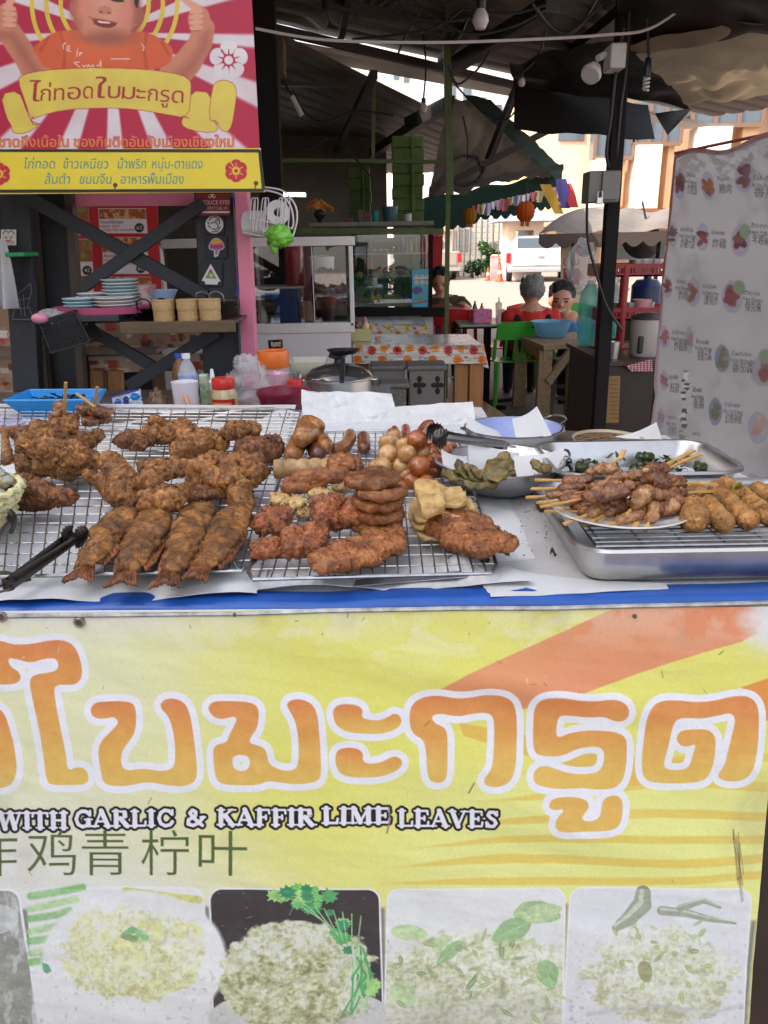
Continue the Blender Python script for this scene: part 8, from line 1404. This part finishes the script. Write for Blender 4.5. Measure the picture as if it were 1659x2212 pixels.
MB().box((-7,9.9,0),(.1,10,2.75)).solo('shade_wall',M_mw,'backdrop wall added to hide the bright street at the far left of the market','wall');MB().box((-5.6,1.6,0),(-5.5,9.9,4)).solo('shade_wall',M_mw,'unseen side wall added to keep light out of the left of the market','wall')  # both walls added: one hides the bright street, one keeps side light out
# ================================================================ STREET AND BUILDINGS
struct(MB().grid(lambda u,v:V((-70+150*u,-40+150*v,-.004)),2,2).build('ground',mat('street_concrete',rgb(152,132,120),.85,noise_amt=.18,scale=.6)))
struct(MB().grid(lambda u,v:V((-6+10.2*u,2+7.5*v,0)),2,2).build('market_floor',mat('dark_concrete_floor',rgb(130,120,110),.7,noise_amt=.35,scale=2.5)))
a=[onz(1000,872,.0),onz(1100,935,.0)];pl=[V((-3,9.2,0)),V((.45,9.2,0)),V((onz(968,836,0).x,onz(968,836,0).y,0)),V((onz(1102,930,0).x,onz(1102,930,0).y,0)),V((1.1,3,0)),V((-3,3,0))];struct(MB().prism(pl[::-1],(0,0,.1)).build('tiled_floor',mat('peach_floor_tiles',rgb(196,150,120),.4,noise_amt=.12,scale=5)))
MB().box((-14,-14,0),(-6.5,1.5,11)).solo('sunblocker',mat('sunblocker_plaster',rgb(170,160,146),.8,noise_amt=.2,scale=.7),'unseen plain shophouse across the lane behind the viewer','building')  # unseen block added to keep direct sun off the counter
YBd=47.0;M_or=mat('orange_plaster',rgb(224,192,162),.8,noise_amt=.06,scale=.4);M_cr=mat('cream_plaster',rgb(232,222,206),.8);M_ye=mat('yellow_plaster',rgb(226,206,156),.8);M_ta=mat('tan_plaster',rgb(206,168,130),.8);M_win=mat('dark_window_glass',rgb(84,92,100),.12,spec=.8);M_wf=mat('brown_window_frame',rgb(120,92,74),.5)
bd=thing('balcony_building','large cream and orange building with stepped balconies beyond the lane','building',(12,YBd,0))
def blk(nm,x0,y0,x1,y1,Y,m,d=4.,to0=False,par=bd):a,b_=onY(x0,y0,Y),onY(x1,y1,Y);z0=0 if to0 else min(a.z,b_.z);return MB().box((a.x,Y,z0),(b_.x,Y+d,max(a.z,b_.z))).build(nm,m,par)
blk('wall',1160,-160,1960,470,YBd+1.2,M_or,6,True);blk('wall',1095,240,1160,470,YBd+1.6,M_ye,5,True);blk('upper_wall',1283,-200,1960,180,YBd+.4,M_ta,1)
for x0,x1,x2,y0,yt,yw in((1283,1322,1352,446,342,288),(1366,1432,1458,450,312,240),(1494,1584,1640,452,272,180),(1690,1800,1850,455,240,140)):
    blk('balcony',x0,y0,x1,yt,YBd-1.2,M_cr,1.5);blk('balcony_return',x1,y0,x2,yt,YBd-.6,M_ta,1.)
    a,b_=onY(x0,yt,YBd-.8),onY(x2+20,yw-20,YBd-.8);w_=MB().box((a.x,YBd-.8,a.z),(b_.x,YBd+.3,b_.z)).build('window',M_win,bd);n_=3;m_=MB();[m_.box((a.x+(b_.x-a.x)*k/n_-.09,YBd-.9,a.z),(a.x+(b_.x-a.x)*k/n_+.09,YBd-.81,b_.z))for k in range(n_+1)];m_.box((a.x,YBd-.92,a.z-.12),(b_.x,YBd-.81,a.z+.1));m_.build('window_frame',M_wf,w_)
blk('slab_edge',1150,490,1960,452,YBd-2.2,M_ta,3.2)
for x0,y0,x1,y1 in((1206,304,1262,284),(1226,555,1275,500),(1118,540,1160,485),(1320,560,1440,500)):w_=blk('window',x0,y0,x1,y1,YBd+1.1,M_win,.2)
for x in(1180,1300,1460):blk('column',x,600,x+22,490,YBd-1.6,M_or,.7,True)
t=thing('far_building','pale distant building with blue-grey windows seen between the two roofs','building',(2,62,0));blk('wall',700,215,1150,96,62,M_cr,5,True,t);blk('wing',905,300,1100,150,58,mat('lilac_white_plaster',rgb(222,214,220),.8),2.5,True,t)
for x0,y0,x1,y1,Y in((850,172,862,146,61.9),(872,178,884,150,61.9),(968,220,985,175,57.9),(1000,240,1018,190,57.9),(1032,262,1050,210,57.9),(1066,282,1084,226,57.9)):blk('window',x0,y0,x1,y1,Y,M_win,.2,False,t)
t=thing('street_house','low pale shop wall behind the fence at the left of the street','building',(4,45,0));blk('wall',880,600,1062,440,44,M_cr,4,True,t);blk('window',985,545,1018,495,43.9,M_win,.2,False,t);blk('awning',880,500,990,470,43,M_ta,1,False,t)
g=lambda x,y:onz(x,y,0)
a,b_=g(978,598),g(1075,598);m_=MB();t=thing('wire_fence','grey wire fence along the far side of the street','fence',tuple(a));[m_.tube([a.lerp(b_,k/8),a.lerp(b_,k/8)+V((0,0,2.6))],.05,6)for k in range(9)];m_.tube([a+V((0,0,2.6)),b_+V((0,0,2.6))],.04,6);m_.build('posts',M_eb,t);m_=MB();[m_.tube([a.lerp(b_,k/60),a.lerp(b_,k/60)+V((0,0,2.5))],.012,4)for k in range(61)];[m_.tube([a+V((0,0,.25*k)),b_+V((0,0,.25*k))],.012,4)for k in range(11)];m_.build('mesh',M_eb,t)
p=g(1135,604);t=thing('guard_booth','small guard booth with a striped blue-grey roof and white lower wall','booth',tuple(p));k=mpp(p)
for nm,x0,x1,z0,z1,m in(('lower_wall',-42,34,0,58,M_cr),('pillar',-42,-24,58,120,M_or),('pillar',14,34,58,120,M_or),('rear_wall',-24,14,100,120,M_or)):MB().box((p.x+x0*k,p.y,z0*k),(p.x+x1*k,p.y+1.6,z1*k)).build(nm,m,t)
m_=MB();m_.v=[p+V((x*k,y,z*k))for x,y,z in((-70,-.8,118),(66,-.8,118),(66,2.4,118),(-70,2.4,118),(-10,.8,150),(10,.8,150))];m_.f=[(0,1,5,4),(1,2,5),(2,3,4,5),(3,0,4),(3,2,1,0)];m_.build('roof',mat('striped_sheet_roof',rgb(170,176,200),.4,noise_amt=0,col2=rgb(110,140,170),scale=3,stretch=(5,.1,.1)),t)
h_=p+V((-2*k,.5,82*k));MB().ball(h_,.13,10,8).solo('person',M_skin,'guard in a dark cap sitting inside the small booth','person',smooth=True)
gd=[x for x in bpy.data.objects if x.get('label','').startswith('guard in')][0];MB().ball(h_+V((0,.03,.07)),(.15,.16,.09),10,6).build('cap',M_black,gd,True);MB().ball(h_+V((0,.05,-.38)),(.26,.16,.3),12,8).build('shirt',mat('navy_uniform',rgb(40,50,76),.7),gd,True)
def bush(x,y,w,h,label,n=900,m=None,seed=1):
    p=g(x,y);k=mpp(p);rg=random.Random(seed);t=thing('bush',label,'bush',tuple(p));m_=MB();cl=[(V((rg.uniform(-.35,.35)*w*k,rg.uniform(-.3,.3)*w*k,rg.uniform(.2,.85)*h*k)),rg.uniform(.14,.26)*w*k)for _ in range(12)]
    for i in range(n):c,r=rg.choice(cl);d=V((rg.gauss(0,1),rg.gauss(0,1),rg.gauss(0,1))).normalized()*r*rg.uniform(.5,1.05);q=p+c+d;M=rot(rg.uniform(0,6),rg.uniform(-1,1),rg.uniform(-1,1));m_.add([q+M@V(s)for s in((-.12,0,0),(0,-.05,.02),(.14,0,0),(0,.05,.02))],[(0,1,2,3)])
    m_.build('foliage',m or mat('street_foliage',rgb(70,110,44),.5,noise_amt=.5,scale=3),t);MB().tube([p,p+V((0,0,h*k*.6))],[.08,.04],6).build('stem',M_bm2,t)
bush(1058,598,52,78,'bright green bush growing in front of the wire fence');bush(1020,600,40,40,'low dark bush left of the bright green one',500,mat('dark_foliage',rgb(50,74,40),.6,noise_amt=.5,scale=3),2);bush(1415,560,50,110,'yellow-green sunlit shrub behind the cart canopy',700,mat('yellow_foliage',rgb(170,160,60),.5,noise_amt=.5,scale=3),3)
def pickup(x,y,label,col,w=1.85,yaw=0,rack=True,canopy=False):
    p=g(x,y);t=thing('pickup_truck',label,'pickup truck',(0,0,0),'parked pickups');m=mat('truck_paint_%s'%label[:5],rgb(*col),.3,.2,coat=.5);h=w/2
    MB().prism([(-h,0,.5),(h,0,.5),(h,0,1.16),(h*.97,0,1.2),(-h*.97,0,1.2),(-h,0,1.16)],(0,5,0)).build('body',m,t,bevel=.04);MB().box((-h*.86,-.03,.62),(h*.86,-.002,1.17)).build('tailgate',m,t,bevel=.03)
    MB().box((-h*1.0,-.14,.38),(h*1.0,-.03,.54)).build('rear_bumper',M_metal,t,bevel=.03);[MB().box((sg*h*.98-.09,-.045,.74),(sg*h*.98+.09,.1,1.12)).build('tail_light',mat('red_lens',rgb(190,30,34),.2),t,bevel=.02)for sg in(-1,1)]
    cab=MB();f=(-h*.95,h*.95,h*.72,-h*.72);zb,zt_=1.18,1.78;y0,y1=1.5,3.9;cab.add([(f[0],y0,zb),(f[1],y0,zb),(f[2],y0+.35,zt_),(f[3],y0+.35,zt_),(f[0],y1,zb),(f[1],y1,zb),(f[2],y1-.7,zt_),(f[3],y1-.7,zt_)],[(0,1,2,3),(5,4,7,6),(4,0,3,7),(1,5,6,2),(3,2,6,7),(4,5,1,0)]);cab.build('cab',m,t,bevel=.04);MB().box((-h*.66,y0+.05,1.28),(h*.66,y0+.3,1.68)).build('rear_window',M_win,t);MB().box((-.2,-.05,.66),(.2,-.032,.78)).build('number_plate',M_cr,t);MB().tube([(-.1,-.04,.98),(.1,-.04,.98)],.05,6).build('badge',M_metal,t)
    for sg in(-1,1):
        for yy in(.9,3.9):w_=MB().lathe((sg*(h-.22),yy,.38),[(.001,0),(.36,0),(.38,.03),(.38,.2),(.36,.23),(.001,.23)],20,(sg,0,0)).build('wheel',M_black,t,True)
    t.location=(p.x,p.y,0);t.rotation_euler=(0,0,yaw)
pickup(1166,609,'silver pickup truck seen from behind with red tail lights',(196,190,190),2.6,-.12);pickup(938,606,'beige pickup truck partly hidden behind the woman',(170,156,140),2.3,.15)
def cone(x,y,h,label):p=g(x,y);H=h*mpp(p);t=thing('traffic_cone',label,'cone',tuple(p),'traffic cones');MB().box(p-V((H*.26,H*.26,0)),p+V((H*.26,H*.26,H*.05))).build('base',mat('orange_cone',rgb(226,80,40),.4),t);MB().lathe(p,[(H*.19,H*.05),(H*.04,H),(.001,H)],16).build('cone_body',mat('orange_cone',(0,0,0)),t,True);MB().lathe(p,[(H*.14,H*.42),(H*.11,H*.6)],16,caps=False).build('white_band',M_cr,t,True)
cone(1054,606,27,'smaller orange cone left of the white-striped post frame');cone(1080,608,38,'taller orange cone right of the white-striped post frame')
def bar_(x0,x1,y,h,n,m,label,cat,nm):a,b_=g(x0,y),g(x1,y);H=h*mpp(a);t=thing(nm,label,cat,tuple(a));m_=MB();[m_.tube([a.lerp(b_,k/n),a.lerp(b_,k/n)+V((0,0,H))],.06,8)for k in range(n+1)];m_.build('uprights',m,t,True);m_=MB();[m_.bar(a+V((0,0,H*z)),b_+V((0,0,H*z)),.05,.08)for z in(.1,.6,1)];m_.build('rails',M_cr,t)
bar_(1061,1074,605,50,3,mat('red_white_post',rgb(206,190,186),.4,noise_amt=0,col2=rgb(190,50,46),scale=1.4,stretch=(.1,.1,1)),'red and white striped post frame between two cones','barrier','barrier');bar_(988,1014,590,50,6,M_red,'red metal crowd barrier by the fence','barrier','barrier')
p=g(1043,590);MB().lathe(p,[(.001,0),(.5,0),(.85,.5),(.75,.5),(.001,.4)],20).solo('planter',M_cr,'round white planter beside the bright green bush','planter',smooth=True)
def lantern(x,y,w,Y,col,label):p=onY(x,y,Y);r=w*mpp(p)/2;t=thing('paper_lantern',label,'lantern',tuple(p),'paper lanterns');m_=MB().lathe(p,[(r*.45,-r),(r*.85,-r*.6),(r,0),(r*.85,r*.6),(r*.45,r)],24);m_.v=[p+(v-p)*(1+.05*math.cos(12*math.atan2(v.y-p.y,v.x-p.x)))for v in m_.v];m_.build('paper_body',tmat('lantern_%d'%x,rgb(*col),.4),t,True);m_=MB();[m_.tube([p+V((r*.4*math.cos(k),r*.4*math.sin(k),-r)),p+V((r*.45*math.cos(k),r*.45*math.sin(k),-r*1.5))],.006,4)for k in range(14)];m_.build('tassel',mat('tassel',rgb(196,130,60),.6),t);MB().tube([p+V((0,0,r)),p+V((0,0,r*3))],.006,5).build('string',M_cab,t)
lantern(1135,457,40,9.5,(210,110,50),'orange paper lantern hanging below the bunting');lantern(1014,466,31,8.6,(190,140,50),'mustard yellow paper lantern left of the bunting')
FC=[(222,130,130),(228,214,160),(176,184,216),(232,224,228),(226,176,190)]
for k in range(17):
    u=k/16;x,y=1028+200*u,444-46*u;p=onY(x,y,9.6+2*u);s=.04+.012*(k%3);mm=mat('flag_%d'%(k%5),rgb(*FC[k%5]),.7)
    MB().slab(lambda a,b_:p+V(((a-.5)*s*2*(1-b_*.5),.02*math.sin(a*6+k),-b_*s*2.2)),4,5,(0,.002,0)).solo('bunting_flag',mm,'%s bunting flag on the string under the awning'%('red','yellow','blue','pale','pink')[k%5],'flag','bunting flags under the awning',True)
for i,(x0,y0,x1,y1,c_)in enumerate(((1178,398,1208,462,(220,170,60)),(1212,386,1222,450,(90,80,150)),(1222,396,1240,448,(190,50,54)))):p,q=onY(x0,y0,11),onY(x1,y1,11);MB().slab(lambda u,v:p.lerp(q,v)+V(((u-.5)*.14,.03*math.sin(v*5+u*3),0)),4,10,(0,.002,0)).solo('ribbon_flag',mat('ribbon_%d'%i,rgb(*c_),.7),('yellow','violet','red')[i]+' ribbon hanging from the awning corner','flag','ribbons at the awning corner',True)
def rb(c):c.text('ชานม',936,510,13,(226,220,216),fit=24)
board('red_banner',[(908,470),(958,466),(954,606),(908,606)],9.8,rb,(186,36,36),None,60,90,.5,label='red roadside banner with white Thai letters behind the woman',cat='banner')
def nb(c):c.ell(1262,540,19,15,(190,70,60),soft=.06);c.ell(1262,540,14,11,(60,74,120));c.text('ชาม',1217,572,17,(196,50,44),fit=34);c.text('รี่',1268,566,14,(196,50,44),fit=18);c.ell(1240,596,18,14,(190,120,110),soft=.4);c.poly([(1216,580),(1252,578),(1252,616),(1216,616)],(150,60,60),op=.35);c.text('เย็นฉ่ำ',1232,625,8,(30,40,70),fit=24);c.text('น้ำแข็ง',1240,636,8,(30,40,70),fit=22);c.ell(1228,640,10,5,(30,30,34));c.poly([(1272,590),(1280,590),(1280,600),(1272,600)],(196,60,50))
board('drink_banner',[(1211,518),(1291,522),(1288,656),(1211,654)],9.6,nb,(216,196,166),None,110,170,.5,label='cream drink banner with red Thai letters hanging below the cart canopy',cat='banner')
A=[onY(1164,506,9.4),onY(1500,498,9.4),onY(1500,470,12.5),onY(1290,464,12.5)];t=thing('cart_canopy','grey canvas cart canopy with a scalloped brown valance','canopy',tuple(A[0]*1));M_cv=tmat('grey_canvas',rgb(150,140,132),.25)
MB().slab(lambda u,v:(A[0]*(1-u)+A[1]*u)*(1-v)+(A[3]*(1-u)+A[2]*u)*v+V((0,0,.3*math.sin(math.pi*v)**.8*.5+.03*math.sin(u*18))),40,10,(0,0,.004)).build('roof',M_cv,t,True);MB().slab(lambda u,v:A[0].lerp(A[1],u)+V((0,-.01,-v*(.10+.06*abs(math.sin(u*28))))),120,3,(0,.003,0)).build('valance',mat('brown_valance',rgb(84,70,64),.7),t,True)
for x in(1240,1425):p=onY(x,505,9.5);MB().tube([(p.x,9.5,0),p],.025,8).build('post',M_blk,t,True)
p=onY(1392,516,10.2);tq=thing('wok','big black wok hanging below the cart canopy','wok',tuple(p));R=42*mpp(p);MB().lathe(p+V((0,.1,0)),[(.001,.16),(R*.6,.12),(R,0),(R*1.04,-.01)],28,(0,-1,.35),caps=False).build('bowl',M_black,tq,True);MB().tube([p+V((0,0,R*.9)),p+V((0,.2,R*1.8))],.015,6).build('handle',M_black,tq)
bag(onY(1257,570,9.2),(.16,.08,.26),14,M_bag2,'clear bag of straws hanging before the cream drink banner',.4);bag(onY(1320,640,5.1),(.10,.06,.14),15,M_bag,'crumpled white plastic bag hanging beside the teal bottles',.4)
